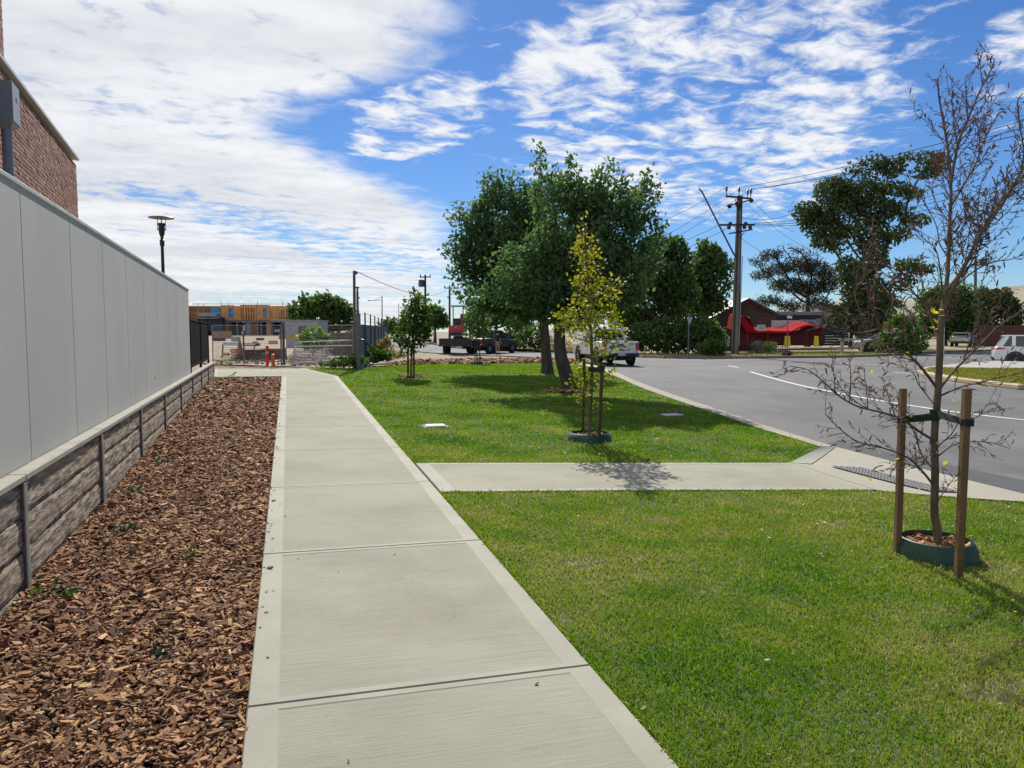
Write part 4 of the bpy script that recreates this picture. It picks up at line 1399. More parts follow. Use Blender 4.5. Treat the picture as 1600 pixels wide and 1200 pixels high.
# near bare tree
YN = NEAR_T[1]
ring(NEAR_T + [0, 0, 0], .262, .125, 'green tree ring full of bark around the bare tree nearest the camera', 260, 41)
s1t, s1b = P(1411, 607, 5.27), G(1402, 865); s2t, s2b = P(1511, 607, 4.72), G(1497, 905)
stake(s1t, s1b, .042, 'square brown timber stake left of the bare tree trunk', 'timber stakes beside the young trees')
stake(s2t, s2b, .044, 'square brown timber stake right of the bare tree, outside the green ring', 'timber stakes beside the young trees')
tie = thing('tree_tie', 'dark green webbing tie between the two stakes and the bare tree', 'tree tie', P(1462, 650, YN))
tp = P(1461, 652, YN)
bb = MB()
a1 = P(1411, 655, 5.27); a2 = P(1511, 660, 4.72)
def strap(bb, pts, h=.045, th=.004):
    pts = [np.asarray(p, float) for p in pts]
    V = []
    for i, p in enumerate(pts):
        d = pts[min(i + 1, len(pts) - 1)] - pts[max(i - 1, 0)]; n = np.cross(d, (0, 0, 1)); n /= np.linalg.norm(n) + 1e-9
        for a, b_ in ((-1, -1), (1, -1), (1, 1), (-1, 1)): V.append(p + n * th / 2 * a + np.array([0, 0, h / 2 * b_]))
    F = []
    for i in range(len(pts) - 1):
        for j in range(4): F.append((i * 4 + j, i * 4 + (j + 1) % 4, i * 4 + 4 + (j + 1) % 4, i * 4 + 4 + j))
    F += [(3, 2, 1, 0), tuple(len(pts) * 4 - 4 + j for j in range(4))]
    bb.add(V, F)
def loop(c, rx, n=14):
    return [np.asarray(c) + np.array([rx * cos(2 * pi * k / n + .4), rx * sin(2 * pi * k / n + .4), 0]) for k in range(n + 1)]
strap(bb, loop(a1, .035)); strap(bb, loop(a2, .038)); strap(bb, loop(tp + [0, 0, .02], .034, 12), .07)
for s in (-.03, .03):
    strap(bb, [a1 + [0, s, 0], (a1 + tp) / 2 + [0, s * .6, -.0], tp + [0, s, .005]])
    strap(bb, [a2 + [0, s, 0], (a2 + tp) / 2 + [0, s * .6, .01], tp + [0, s, .03]])
strap(bb, [a1 * .72 + tp * .28 + [0, -.035, -.01], a1 * .70 + tp * .30 + [0, -.04, -.09]], .02)
bb.build('strap', M_TIE, tie)

# branches of the bare tree, read off one by one: (start px, start py, [(px, py, dY) ...], start radius)
bare = thing('bare_tree', 'slender nearly bare young tree with dark buds between two stakes by the kerb', 'tree', NEAR_T)
bw, bbud, leafpos = MB(), MB(), []
r_ = np.random.default_rng(77)
MAIN = [
    ([(1462, 872, 0), (1465, 835, 0), (1460, 800, 0), (1461, 740, 0), (1460, 680, 0), (1465, 620, 0), (1468, 560, 0), (1470, 510, 0), (1476, 470, .02)], .031, .021),
    ([(1476, 470, .02), (1481, 420, .03), (1483, 360, .05), (1486, 300, .05), (1482, 240, .06), (1474, 190, .08), (1467, 150, .1), (1465, 122, .1)], .016, .004),
    ([(1485, 290, .05), (1492, 250, 0), (1500, 215, -.05), (1515, 180, -.1), (1532, 140, -.12), (1548, 110, -.15), (1554, 93, -.15)], .011, .0035),
    ([(1484, 325, .05), (1505, 290, .1), (1525, 255, .15), (1535, 225, .2), (1550, 195, .2), (1562, 175, .2)], .009, .003),
    ([(1474, 490, .02), (1490, 450, -.1), (1505, 420, -.15), (1530, 370, -.2), (1555, 335, -.25), (1580, 295, -.3), (1610, 245, -.35), (1640, 195, -.4)], .017, .006),
    ([(1508, 415, -.15), (1540, 350, -.1), (1570, 310, -.05), (1590, 280, 0), (1600, 240, 0), (1592, 190, 0), (1590, 165, 0)], .011, .003),
    ([(1478, 455, .02), (1500, 425, .12), (1520, 390, .2), (1545, 340, .25), (1575, 300, .3), (1610, 270, .3)], .010, .004),
    ([(1470, 560, 0), (1462, 520, .15), (1452, 490, .3), (1440, 470, .4), (1400, 430, .55), (1370, 395, .6), (1362, 360, .6)], .009, .003),
    ([(1463, 605, 0), (1440, 575, -.1), (1420, 555, -.15), (1395, 540, -.2), (1375, 515, -.3), (1350, 500, -.35), (1310, 492, -.4), (1280, 482, -.45)], .011, .003),
    ([(1350, 500, -.35), (1340, 475, -.35), (1335, 455, -.3), (1350, 430, -.3)], .005, .0025),
    ([(1357, 505, -.35), (1358, 475, -.4), (1360, 455, -.4), (1372, 440, -.4)], .005, .0025),
    ([(1370, 515, -.3), (1340, 520, -.2), (1310, 512, -.2), (1290, 505, -.2)], .005, .002),
    ([(1462, 690, 0), (1430, 670, -.1), (1410, 655, -.2), (1380, 645, -.3), (1340, 635, -.4), (1310, 618, -.45), (1285, 595, -.5), (1262, 578, -.5), (1235, 572, -.5)], .010, .0025),
    ([(1460, 760, 0), (1440, 735, -.05), (1418, 715, -.15), (1380, 700, -.25), (1340, 690, -.3), (1310, 668, -.35), (1290, 648, -.35)], .009, .0025),
    ([(1464, 740, 0), (1440, 710, .1), (1432, 685, .15), (1422, 665, .2), (1400, 640, .3), (1375, 620, .35), (1350, 600, .35)], .007, .002),
    ([(1466, 610, 0), (1490, 580, .1), (1510, 560, .2), (1530, 540, .25), (1560, 510, .3), (1590, 490, .35), (1630, 468, .4)], .011, .004),
    ([(1466, 620, 0), (1500, 605, -.15), (1530, 598, -.25), (1560, 590, -.35), (1595, 583, -.4)], .008, .003),
    ([(1520, 550, .22), (1535, 520, .2), (1550, 490, .2), (1565, 465, .2), (1575, 452, .2)], .006, .002),
    ([(1505, 563, .2), (1520, 520, .1), (1528, 480, .1), (1535, 440, .1), (1545, 400, .1)], .006, .002),
    ([(1462, 700, 0), (1485, 680, .1), (1500, 660, .2), (1530, 650, .3), (1545, 630, .35), (1570, 640, .4)], .007, .002),
    ([(1463, 715, 0), (1490, 695, -.1), (1520, 690, -.2), (1550, 692, -.3), (1575, 700, -.3)], .006, .002),
    ([(1466, 640, 0), (1450, 620, .15), (1435, 600, .2), (1425, 580, .25), (1400, 570, .3), (1370, 558, .35)], .007, .002),
    ([(1480, 400, .03), (1468, 380, .1), (1462, 350, .15), (1440, 310, .2), (1425, 290, .25), (1420, 278, .25)], .007, .0025),
    ([(1487, 250, .05), (1475, 225, .1), (1455, 195, .15), (1432, 180, .2)], .005, .002),
    ([(1530, 370, -.2), (1528, 330, -.15), (1532, 290, -.1), (1545, 265, -.1)], .006, .002),
    ([(1510, 205, -.1), (1512, 170, -.1), (1508, 130, -.1), (1510, 118, -.1)], .004, .002),
    ([(1580, 295, -.3), (1600, 310, -.3), (1620, 300, -.3)], .005, .002),
    ([(1475, 480, .02), (1470, 430, -.1), (1462, 390, -.15), (1440, 370, -.2), (1425, 350, -.2)], .006, .002),
    ([(1490, 450, -.1), (1520, 425, -.2), (1550, 410, -.3), (1580, 405, -.35), (1605, 395, -.4)], .006, .002),
    ([(1461, 790, 0), (1475, 768, -.05), (1490, 748, -.1), (1500, 735, -.1)], .004, .002),
    ([(1461, 735, 0), (1450, 725, -.15), (1430, 728, -.25), (1405, 722, -.3), (1385, 735, -.3)], .004, .002),
]
def catmull(p, m=5):
    p = np.asarray(p); q = np.vstack([2 * p[0] - p[1], p, 2 * p[-1] - p[-2]])
    out = []
    for i in range(1, len(q) - 2):
        for t in np.linspace(0, 1, m, endpoint=False):
            out.append(.5 * ((2 * q[i]) + (-q[i - 1] + q[i + 1]) * t + (2 * q[i - 1] - 5 * q[i] + 4 * q[i + 1] - q[i + 2]) * t ** 2 + (-q[i - 1] + 3 * q[i] - 3 * q[i + 1] + q[i + 2]) * t ** 3))
    out.append(q[-2])
    return np.array(out)
budp, budd = [], []
r3 = np.random.default_rng(500)
SECOND = []
for k, (pts, ra, rb) in enumerate(MAIN[1:13]):
    w3 = catmull([P(x, y, YN + dy) for x, y, dy in pts]); L_ = np.linalg.norm(np.diff(w3, axis=0), axis=1).sum()
    nb = int(L_ / (.11 if k < 7 else .2))
    for q in range(nb):
        i = int((.10 + .66 * (q + r3.random()) / max(nb, 1)) * (len(w3) - 2)); d = w3[i + 1] - w3[i]; d /= np.linalg.norm(d)
        pr = np.cross(d, r3.normal(0, 1, 3)); pr /= np.linalg.norm(pr) + 1e-9
        td = d * .8 + pr * .7 + np.array([0, 0, .35]); td /= np.linalg.norm(td)
        Ls = r3.uniform(.18, .5) * (1.08 - .85 * i / len(w3))
        pp = [w3[i] + td * Ls * t + pr * .05 * Ls * sin(3 * t) + np.array([0, 0, .22 * Ls * t * t]) for t in (0, .33, .66, 1)]
        SECOND.append((pp, .0042, .0018))
trunk_pts = None
for k, (pts, ra, rb) in enumerate(MAIN + SECOND):
    w3 = catmull([P(x, y, YN + dy) for x, y, dy in pts]) if k < len(MAIN) else catmull(pts, 3)
    rr = ra + (rb - ra) * np.linspace(0, 1, len(w3)) ** .8
    if k == 0:
        rr[0] *= 1.25; rr[1] *= 1.1
        w3[0][2] = NEAR_T[2] - .02
        bt = MB(); bt.tube(w3, rr, 10); bt.build('trunk', M_BARKY, bare, smooth_=True); continue
    bw.tube(w3, rr, 6 if ra > .008 else 4, cap=True)
    # side twigs
    seg = np.linalg.norm(np.diff(w3, axis=0), axis=1); cum = np.concatenate([[0], np.cumsum(seg)]); Lm = cum[-1]
    s = .22 * Lm if ra > .009 else .10
    while s < Lm:
        i = min(np.searchsorted(cum, s), len(w3) - 1); i = max(i, 1)
        d = w3[i] - w3[i - 1]; d /= np.linalg.norm(d)
        pr = np.cross(d, r_.normal(0, 1, 3)); pr /= np.linalg.norm(pr)
        td = d * .75 + pr * .75 + np.array([0, 0, .15]); td /= np.linalg.norm(td)
        Lt = r_.uniform(.07, .26) * (1.15 - .5 * s / Lm) * (1 if k < len(MAIN) else .5)
        tw = [w3[i] + td * Lt * t + r_.normal(0, .006, 3) * (t > 0) + np.array([0, 0, .05 * Lt * t * t]) for t in np.linspace(0, 1, 5)]
        bw.tube(tw, np.linspace(.0026, .0012, 5), 3, cap=False)
        for t in np.linspace(.18, 1, max(3, int(Lt / .032))):
            budp.append(w3[i] + td * Lt * t); budd.append(td + r_.normal(0, .45, 3))
        s += r_.uniform(.024, .06) * (1 if k < 12 or k >= len(MAIN) else 1.3)
    for t in np.arange(.25, 1, .025 / max(Lm, .1)):
        j = min(int(t * (len(w3) - 1)), len(w3) - 2)
        d = w3[j + 1] - w3[j]; d /= np.linalg.norm(d)
        if rr[j] < .006 and r_.random() < .4:
            budp.append(w3[j]); budd.append(d + r_.normal(0, .6, 3))
bw.build('branches', M_BARKY, bare, smooth_=True)
budp, budd = np.array(budp), np.array(budd)
bb = MB()
M_BUD = leafmat('bud_purple_brown', [(0, (0.05, 0.034, 0.03)), (.6, (0.115, 0.068, 0.055)), (1, (0.23, 0.13, 0.095))], .25, .6)
leaves(bb, budp, .046, r_, 'long', None, budd * 1.6)
bb.build('buds', M_BUD, bare)
M_YLEAF = leafmat('leaf_last_yellow', [(0, (0.42, 0.40, 0.04)), (.6, (0.58, 0.48, 0.05)), (1, (0.45, 0.33, 0.09))], .45, .5)
ylp = [(1455, 480), (1460, 487), (1466, 484), (1458, 498), (1464, 503), (1456, 510), (1463, 515), (1459, 520), (1467, 494), (1420, 550), (1392, 600), (1394, 607), (1306, 660), (1287, 636), (1362, 578), (1394, 644), (1374, 698), (1376, 706), (1445, 700), (1478, 706), (1480, 720), (1436, 762), (1486, 752), (1489, 760), (1404, 715), (1362, 752), (1290, 506), (1424, 660), (1428, 645), (1465, 690), (1492, 640), (1488, 625), (1420, 448)]
for k, (x, y) in enumerate(ylp):
    q = P(x, y, YN + r_.uniform(-.08, .05))
    bb = MB(); leaves(bb, np.array([[0, 0, 0.0]]), .052 if k < 9 else .036, r_, 'oval', np.array([r_.uniform(0, 1)]), None, .7)
    o = bb.build('leaf', M_YLEAF, None, org=None); o.parent = bare; o.location = q - NEAR_T

# yellow tree: clear stem with side whorls, thin spire above
YY_ = YEL_T[1]
ring(YEL_T, .30, .10, 'green tree ring full of bark at the foot of the yellow leaved tree', 160, 42)
ty = np.concatenate([line(YEL_T - [0, 0, .02], P(925, 560, YY_), 6, .006, 5), line(P(925, 560, YY_), P(912, 340, YY_), 8, .012, 6)[1:]])
yb = [(885, 490, 24, 18, -.2), (905, 500, 40, 34, -.15), (940, 520, 36, 38, .1), (880, 505, 17, 16), (962, 440, 13, 20), (945, 470, 28, 30), (915, 440, 24, 36), (912, 390, 20, 36), (910, 350, 9, 22), (935, 585, 24, 28), (905, 600, 14, 40), (955, 628, 8, 10), (985, 548, 13, 7), (930, 415, 20, 26)]
def ytint(pos, r_):
    h = (pos[:, 2] - 1.6) / 1.8
    return .30 + np.clip(h, 0, 1) * .40 + r_.normal(0, .17, len(pos))
make_tree('young_tree', 'young tree with sparse yellow autumn leaves in a green ring, stakes beside it', 'tree', YEL_T, ty, blobs_px(yb, YY_, .8), 1500, .060, .070, .5, M_LF_YEL, M_BARKY, .056, 3, 23,
          trunk_r=.026, tip=.0028, power=.42, leaf_max=5, jitter=.045, tintfun=ytint, nside=6)
stake(P(941, 570, 9.85), G(935, 692), .045, 'dark leaning stake right of the yellow tree', 'timber stakes beside the young trees', M_STAKE2)
stake(P(913, 560, 10.2), G(910, 680), .040, 'thin stake left of the yellow tree trunk inside the ring', 'timber stakes beside the young trees', M_STAKE2)
t = thing('tree_tie', 'dark tie holding the yellow tree to its leaning stake', 'tree tie', P(930, 578, 10))
bb = MB(); strap(bb, [P(922, 577, 10.06), P(931, 578, 9.99), P(940, 576, 9.83)], .07, .01); strap(bb, loop(P(924, 577, 10.07), .04), .07); strap(bb, loop(P(940, 576, 9.85), .04), .07); bb.build('strap', M_TIE, t)

# small leafy tree on the far lawn, and the ringed one by the bark strip
S1 = G(642, 589); Y1 = S1[1]
ts = line(S1 - [0, 0, .02], P(648, 470, Y1), 8, .01, 8)
make_tree('young_tree', 'small bright green leafy tree with two stakes near the far end of the path', 'tree', S1, ts, blobs_px([(648, 500, 26, 30), (655, 480, 20, 20), (648, 462, 10, 12), (630, 525, 20, 18), (660, 520, 20, 22), (640, 545, 16, 10), (617, 520, 8, 10), (672, 490, 6, 12)], Y1, .9), 800, .12, .13, .8, M_LF_MID, M_BARKY, .125, 6, 24,
          trunk_r=.03, tip=.004, power=.42, leaf_max=6, jitter=.07, nside=6, tintfun=lambda p, r: .45 + (p[:, 2] - 2) * .13 + r.normal(0, .16, len(p)))
stake(P(646.5, 535, Y1 - .1), G(646.5, 589.5), .05, 'dark stake right of the small bright green tree', 'timber stakes beside the young trees', M_STAKE2)
stake(P(637.5, 538, Y1 + .1), G(637.5, 588), .05, 'dark stake left of the small bright green tree', 'timber stakes beside the young trees', M_STAKE2)
t = thing('mulch_ring', 'patch of dark mulch around the small bright green tree', 'mulch', S1)
a = r_.uniform(0, 2 * pi, 160); q = np.sqrt(r_.uniform(0, 1, 160)) * .36
bb = MB(); bb.lathe([(.38, .0), (.3, .03), (.02, .05)], 20); bb.build('soil', M_MULCH, t, world=False)
o = chips('bark_chips', q * np.cos(a), q * np.sin(a), np.full(160, .035), np.full(160, .07), 5, M_CHIP, None, .03); o.parent = t
S2 = G(745, 568.8); Y2 = S2[1]
ts = line(S2 - [0, 0, .02], P(746, 480, Y2), 7, .01, 9)
make_tree('young_tree', 'small dark green tree in a ring at the bark strip, in front of the truck', 'tree', S2, ts, blobs_px([(745, 505, 20, 24), (748, 488, 16, 14), (738, 518, 15, 13), (755, 518, 14, 13)], Y2, .9), 600, .16, .18, 1.0, M_LF_DARK, M_BARKY, .15, 7, 25,
          trunk_r=.035, tip=.005, power=.42, leaf_max=6, jitter=.09, nside=6)
for x, lb in ((742, 'stake left of the small dark tree by the bark strip'), (749.5, 'stake right of the small dark tree by the bark strip')):
    stake(P(x, 535, Y2), G(x, 569), .05, 'dark ' + lb, 'timber stakes beside the young trees', M_STAKE2)
ring(S2, .30, .13, 'green tree ring at the edge of the bark strip under the small dark tree', 60, 43)
# bark round the leaning trunk
t = thing('mulch_ring', 'loose bark patch at the foot of the leaning large trunk', 'mulch', TRUNK_B + [-.25, -.15, 0])
a = r_.uniform(0, 2 * pi, 420); q = np.sqrt(r_.uniform(0, 1, 420)) * .55
bb = MB(); bb.lathe([(.52, -.01), (.4, .02), (.02, .035)], 20); bb.build('soil', M_MULCH, t, world=False)
o = chips('bark_chips', q * np.cos(a), q * np.sin(a) * .8, np.full(420, .02), np.full(420, .08), 6, M_CHIP, None, .03); o.parent = t

# little plants in the bark bed
def bed_plant(px, py, size, n, label, m, seed, lay=0.0):
    r2 = np.random.default_rng(seed); c = G(px, py, off=-.03)
    t = thing('seedling', label, 'plant', c, group='young plants in the bark bed')
    st = MB(); lv = MB()
    for k in range(n):
        a = r2.uniform(0, 2 * pi); e = r2.uniform(.25, 1.1) * (1 - lay)
        tip = np.array([cos(a) * cos(e), sin(a) * cos(e), sin(e)]) * size * r2.uniform(.6, 1.1)
        pts = [tip * s + [0, 0, -.02 * s * s] for s in np.linspace(0, 1, 4)]
        st.tube(pts, [.003, .0025, .002, .0015], 4, cap=False)
        m_ = 6
        pos = np.array([tip * s for s in np.linspace(.3, 1, m_)]); leaves(lv, pos, size * .34, r2, 'oval', None, np.tile(tip / np.linalg.norm(tip), (m_, 1)) * .6, 0, .25)
    st.build('stem', M_BARKY, t, world=False); lv.build('foliage', m, t, world=False)
M_LF_BLUE = leafmat('leaf_blue_green', [(0, (0.018, 0.05, 0.03)), (.6, (0.04, 0.095, 0.055)), (1, (0.11, 0.18, 0.11))], .25, .6, .15)
BP = [(80, 935, .20, 5, 'upright seedling with a bright green tip nearest the retaining wall', M_LF_MID, 0), (187, 832, .17, 8, 'flat dark green seedling lying on the bark near the steel post', M_LF_BLUE, .55), (250, 1028, .13, 7, 'dark seedling nearest the camera in the bark', M_LF_BLUE, .2),
      (297, 872, .11, 6, 'small green seedling in the middle of the bark, level with the first wall post', M_LF_MID, .2), (258, 726, .14, 6, 'bluish low seedling by the second sleeper bay', M_LF_BLUE, .5), (215, 769, .16, 7, 'low seedling close to the sleepers, beyond the flat one', M_LF_BLUE, .5), (345, 744, .12, 5, 'sparse seedling towards the path in the middle of the bed', M_LF_BLUE, .5), (322, 800, .12, 6, 'pale leaved seedling nearest the path edge', M_LF_BLUE, .6),
      (302, 668, .16, 6, 'dark seedling in the far half of the bed, left of centre', M_LF_BLUE, .4), (368, 683, .13, 5, 'bright tiny seedling in the far half near the path', M_LF_MID, .4), (392, 618, .16, 6, 'dull seedling near the far right corner of the bed', M_LF_MID, .4), (337, 620, .18, 6, 'dull seedling near the far end beside the wall', M_LF_BLUE, .4), (385, 632, .15, 5, 'low seedling just short of the far right corner', M_LF_BLUE, .5), (278, 693, .12, 5, 'tiny seedling left of the dark far one', M_LF_MID, .4), (363, 590, .22, 5, 'upright spindly seedling at the far end of the bed', M_LF_MID, .0), (328, 655, .15, 5, 'grey green seedling midway along the far half', M_LF_BLUE, .4)]
for k, (x, y, s, n, lb, m, lay) in enumerate(BP): bed_plant(x, y, s * .72, max(3, n - 2), lb, m, 300 + k, lay)

# covers in the lawn
M_LID = mat('cover_concrete', (0.62, 0.58, 0.58), (0.52, 0.48, 0.48), 5, .8, .2, 40)
for c, sx, sy, rz, lb in ((COVER1, .30, .30, .25, 'pale square service cover in the sunny lawn beside the path'), (COVER2, .34, .28, .3, 'round topped service cover in the shaded lawn near the kerb')):
    t = thing('service_cover', lb, 'service cover', c, rz, 'service covers in the lawn')
    bb = MB(); bb.box((0, 0, -.02), (sx + .08, sy + .08, .05), bev=.01); bb.build('frame', mat('cover_frame', (.10, .09, .08)), t, world=False)
    bb = MB(); bb.box((0, 0, .012), (sx, sy, .02), bev=.008); bb.build('lid', M_LID, t, world=False)

# fallen leaves on the grass
r_ = np.random.default_rng(88)
X = np.concatenate([r_.uniform(.2, 6, 420), r_.normal(NEAR_T[0], .8, 160), r_.normal(1.0, 1.2, 200)]); Yv = np.concatenate([r_.uniform(1.8, 14, 420), r_.normal(NEAR_T[1], .8, 160), r_.normal(9.5, 1.2, 200)])
ok = inside(near_lawn, X, Yv) | inside(far_lawn, X, Yv); X, Yv = X[ok], Yv[ok]
pos = np.stack([X, Yv, gz(X, Yv) + .028], 1)
bb = MB(); leaves(bb, pos, .027, r_, 'oval', None, r_.normal(0, 1, (len(X), 3)) * [1, 1, .1])
tag(bb.build('fallen_leaves', leafmat('leaf_fallen', [(0, (0.16, 0.10, 0.05)), (.4, (0.34, 0.25, 0.11)), (.8, (0.48, 0.40, 0.18)), (1, (0.52, 0.46, 0.33))], .25)), kind='stuff')

# ================================================================== BUILDING SITE ON THE LEFT
def at(px, Y, off=0.0):
    """ground point below a column of the photograph at distance Y"""
    d = ray(px, 520); x = d[0] / d[1] * Y
    return np.array([x, Y, float(gz(x, Y)) + off])


def px_box(bb, x0, y0, x1, y1, Y, dep, tint=.5, mi=0, bev=0.0, dy=0.0):
    """box whose near face spans a rectangle of the photograph at distance Y"""
    a, b_ = P(x0, y1, Y + dy), P(x1, y0, Y + dy)
    bb.box(((a[0] + b_[0]) / 2, Y + dy + dep / 2, (a[2] + b_[2]) / 2), (abs(b_[0] - a[0]), dep, abs(b_[2] - a[2])), tint=tint, mi=mi, bev=bev)
    return bb


def one(name, label, cat, x0, y0, x1, y1, Y, dep, m, group=None, part='body', bev=0.01):
    c = P((x0 + x1) / 2, y1, Y); t = thing(name, label, cat, c, group=group)
    bb = MB(); px_box(bb, x0, y0, x1, y1, Y, dep, bev=bev); bb.build(part, m, t)
    return t

M_PLY = mat('plywood_orange', (0.72, 0.37, 0.13), (0.60, 0.29, 0.10), .9, .85, c3=(.78, .46, .20))
M_STUD = mat('pine_stud', (0.66, 0.42, 0.19), (0.55, 0.34, 0.15), 2, .85)
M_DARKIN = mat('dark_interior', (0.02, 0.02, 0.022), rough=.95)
M_BLUE = mat('window_wrap_blue', (0.05, 0.30, 0.52), (0.04, 0.21, 0.42), 1.2, .4)
M_GREYST = mat('grey_steel', (0.32, 0.33, 0.34), (0.25, 0.26, 0.27), 2, .55, metal=.2)
M_DKST = mat('dark_steel', (0.07, 0.075, 0.08), (0.05, 0.052, 0.056), 3, .6)
YC = 138.0
cb = thing('unfinished_building', 'two storey timber framed building under construction with blue window openings', 'building', at(382, YC))
bb = MB(); px_box(bb, 250, 478, 452, 500, YC + 9, 1, dy=0); px_box(bb, 250, 478, 355, 500, YC + .6, 8)
for x0, x1, y0, y1 in ((346, 357, 477, 501), (365, 375.5, 478, 501), (357, 365, 477, 481), (357, 365, 496, 501), (401, 411, 476, 501), (411, 417, 476, 481), (411, 417, 497, 501), (417, 421, 477, 501), (421, 452, 478, 484), (375.5, 401, 476, 480.5)):
    px_box(bb, x0, y0, x1, y1, YC, .35)
bb.build('upper_wall', M_PLY, cb)
for x0, x1 in ((357.6, 364.4), (411.4, 416.6)):
    w_ = MB(); px_box(w_, x0, 481.4, x1, 495.8, YC + .12, .1); wo = w_.build('window', M_BLUE, cb)
    w_ = MB(); px_box(w_, x0, 488, x1, 488.8, YC + .05, .08); w_.build('glazing_bar', M_DKST, wo)
w_ = MB(); px_box(w_, 329, 480, 343.5, 497, YC + .1, .12); wo = w_.build('window', M_BLUE, cb)
w_ = MB(); px_box(w_, 335.5, 480, 336.5, 497, YC + .02, .08); px_box(w_, 329, 488, 343.5, 489, YC + .02, .08); w_.build('glazing_bar', M_DKST, wo)
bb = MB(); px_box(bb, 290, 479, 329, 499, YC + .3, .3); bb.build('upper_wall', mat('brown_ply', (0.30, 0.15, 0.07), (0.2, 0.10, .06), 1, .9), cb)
for i, x in enumerate([378, 382, 386, 390, 394, 398] + [424, 428.5, 433, 437, 441, 445, 449]):
    st = MB(); px_box(st, x, 480.5 if x < 405 else 484, x + 1.0, 500, YC + (1.2 if i % 2 else .4), .12); st.build('stud', M_STUD, cb)
for x0, x1, y in ((375.5, 401, 488.5), (421, 452, 493)):
    st = MB(); px_box(st, x0, y, x1, y + 1.0, YC + .3, .1); st.build('noggin', M_STUD, cb)
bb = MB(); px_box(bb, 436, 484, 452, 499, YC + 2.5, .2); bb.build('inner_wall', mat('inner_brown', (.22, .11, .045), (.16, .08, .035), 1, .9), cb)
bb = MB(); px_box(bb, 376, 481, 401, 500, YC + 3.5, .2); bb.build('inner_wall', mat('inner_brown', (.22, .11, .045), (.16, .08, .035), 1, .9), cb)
bb = MB(); px_box(bb, 250, 500.5, 456, 503.5, YC - .5, 9); bb.build('floor_slab', mat('slab_brown', (.17, .11, .075), (.12, .085, .06), 1, .9), cb)
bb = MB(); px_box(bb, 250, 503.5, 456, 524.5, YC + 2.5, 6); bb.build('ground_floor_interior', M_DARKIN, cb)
for x0, x1, m in ((347, 355, M_PLY), (384, 392, M_GREYST), (392, 402, mat('brown_ply', (.3, .15, .07))), (416.5, 423, M_PLY), (440, 446, M_GREYST)):
    bb = MB(); px_box(bb, x0, 503.5, x1, 524.5, YC, 2.4); bb.build('ground_wall', m, cb)
for x in (402.5, 407.5, 424.5, 446.5, 370, 380):
    bb = MB(); px_box(bb, x, 503.5, x + 1.3, 524.5, YC - .3, .16); bb.build('prop_column', mat('prop_blue_grey', (.10, .16, .24), rough=.5) if x in (402.5, 424.5) else M_GREYST, cb)
bb = MB(); px_box(bb, 428, 514, 437, 519, YC + .2, .1); bb.build('site_board', mat('board_white', (.6, .6, .6)), cb)
# scaffold with guard rails
sc_ = thing('scaffold', 'thin scaffold guard rails along the roof edge of the timber building', 'scaffold', at(380, YC - 1.4))
bb = MB()
for x in (309, 318, 345.5, 357, 380, 402.2, 420, 441.5, 452):
    bb.tube([P(x, 524, YC - 1.2), P(x, 470 if x in (345.5, 402.2, 441.5) else 473.5, YC - 1.2)], .05, 5)
bb.build('standard', M_GREYST, sc_)
bb = MB()
for y in (473.8, 476, 489, 500, 503): bb.tube([P(300, y + .3, YC - 1.2), P(454, y, YC - 1.2)], .045, 5)
bb.build('ledger', M_GREYST, sc_)
for y in (497.5,):
    bb = MB(); px_box(bb, 309, y - 1, 341, y + .5, YC - 2.6, 1.2); bb.build('deck', M_GREYST, sc_)
one('site_canopy', 'grey sloping sheet roofing over the left end of the timber building', 'roof sheet', 309, 490, 338, 494, YC - 4, 2.0, M_GREYST)
one('dark_block', 'dark blue clad lower storey left of the timber building', 'building', 309, 496, 347, 517, YC - 1.8, 1.3, mat('dark_blue_clad', (.025, .04, .075), (.02, .03, .05), 2, .6))

M_MUD = mat('site_dirt', (0.36, 0.275, 0.185), (0.28, 0.215, 0.14), .5, .95, .4, 8)
sheet('site_ground', [at(332, 26)[:2], at(452, 26)[:2], at(505, 60)[:2], at(560, 160)[:2], at(250, 160)[:2], at(250, 30)[:2]], M_MUD, gz, -0.02, 5.0)
# timber and brick stacks, bench, cone, bollards
one('hoarding', 'low beige timber hoarding beyond the trestle bench', 'hoarding', 331, 517.5, 361, 530, 95, .3, mat('hoarding_ply', (.44, .27, .14), (.36, .21, .11), .8, .9), part='board')
one('skip_bin', 'small dark brown skip with a pale rim near the black fence', 'skip bin', 332, 527.5, 344.5, 535, 75, 1.4, mat('skip_brown', (.10, .06, .045), (.07, .045, .035), 2, .8), part='bin')
one('water_tank', 'small light grey box standing on the site sand', 'tank', 361, 526, 371, 536, 72, .8, mat('tank_grey', (.42, .43, .43), (.36, .37, .37), 2, .6), part='tank')
Yb_ = 33.0
t = thing('trestle_bench', 'trestle bench with silver sheets on top in the site yard', 'bench', at(370, Yb_))
bb = MB(); px_box(bb, 346, 537, 398, 539.5, Yb_, .8, bev=.005); bb.build('bench_top', mat('sheet_silver', (.62, .66, .70), (.52, .55, .60), 2, .35, metal=.3), t)
for x in (347, 396):
    for dy in (0, .7):
        bb = MB(); bb.bar(P(x, 560, Yb_ + dy), P(x + 1.5, 539.6, Yb_ + dy), .05); bb.build('leg', M_DKST, t)
for i, (x0, y0, x1, y1, dp) in enumerate(((348, 534.5, 374, 537, .6), (380, 536, 400, 541, .5))):
    one('sheet_stack', ['flat pile of silver sheets on the trestle bench', 'dark pile of offcuts at the right end of the trestle bench'][i], 'sheet stack', x0, y0, x1, y1, Yb_ + .1, dp, [mat('sheet_pale', (.7, .74, .78), (.6, .63, .68), 2, .4), M_DKST][i])
M_PAVB = mat('paver_brown', (0.16, 0.095, 0.07), (0.10, 0.06, 0.048), 3, .9, .4, 20, tint=[(0, (.08, .05, .042)), (.5, (.15, .09, .065)), (1, (.24, .15, .11))])
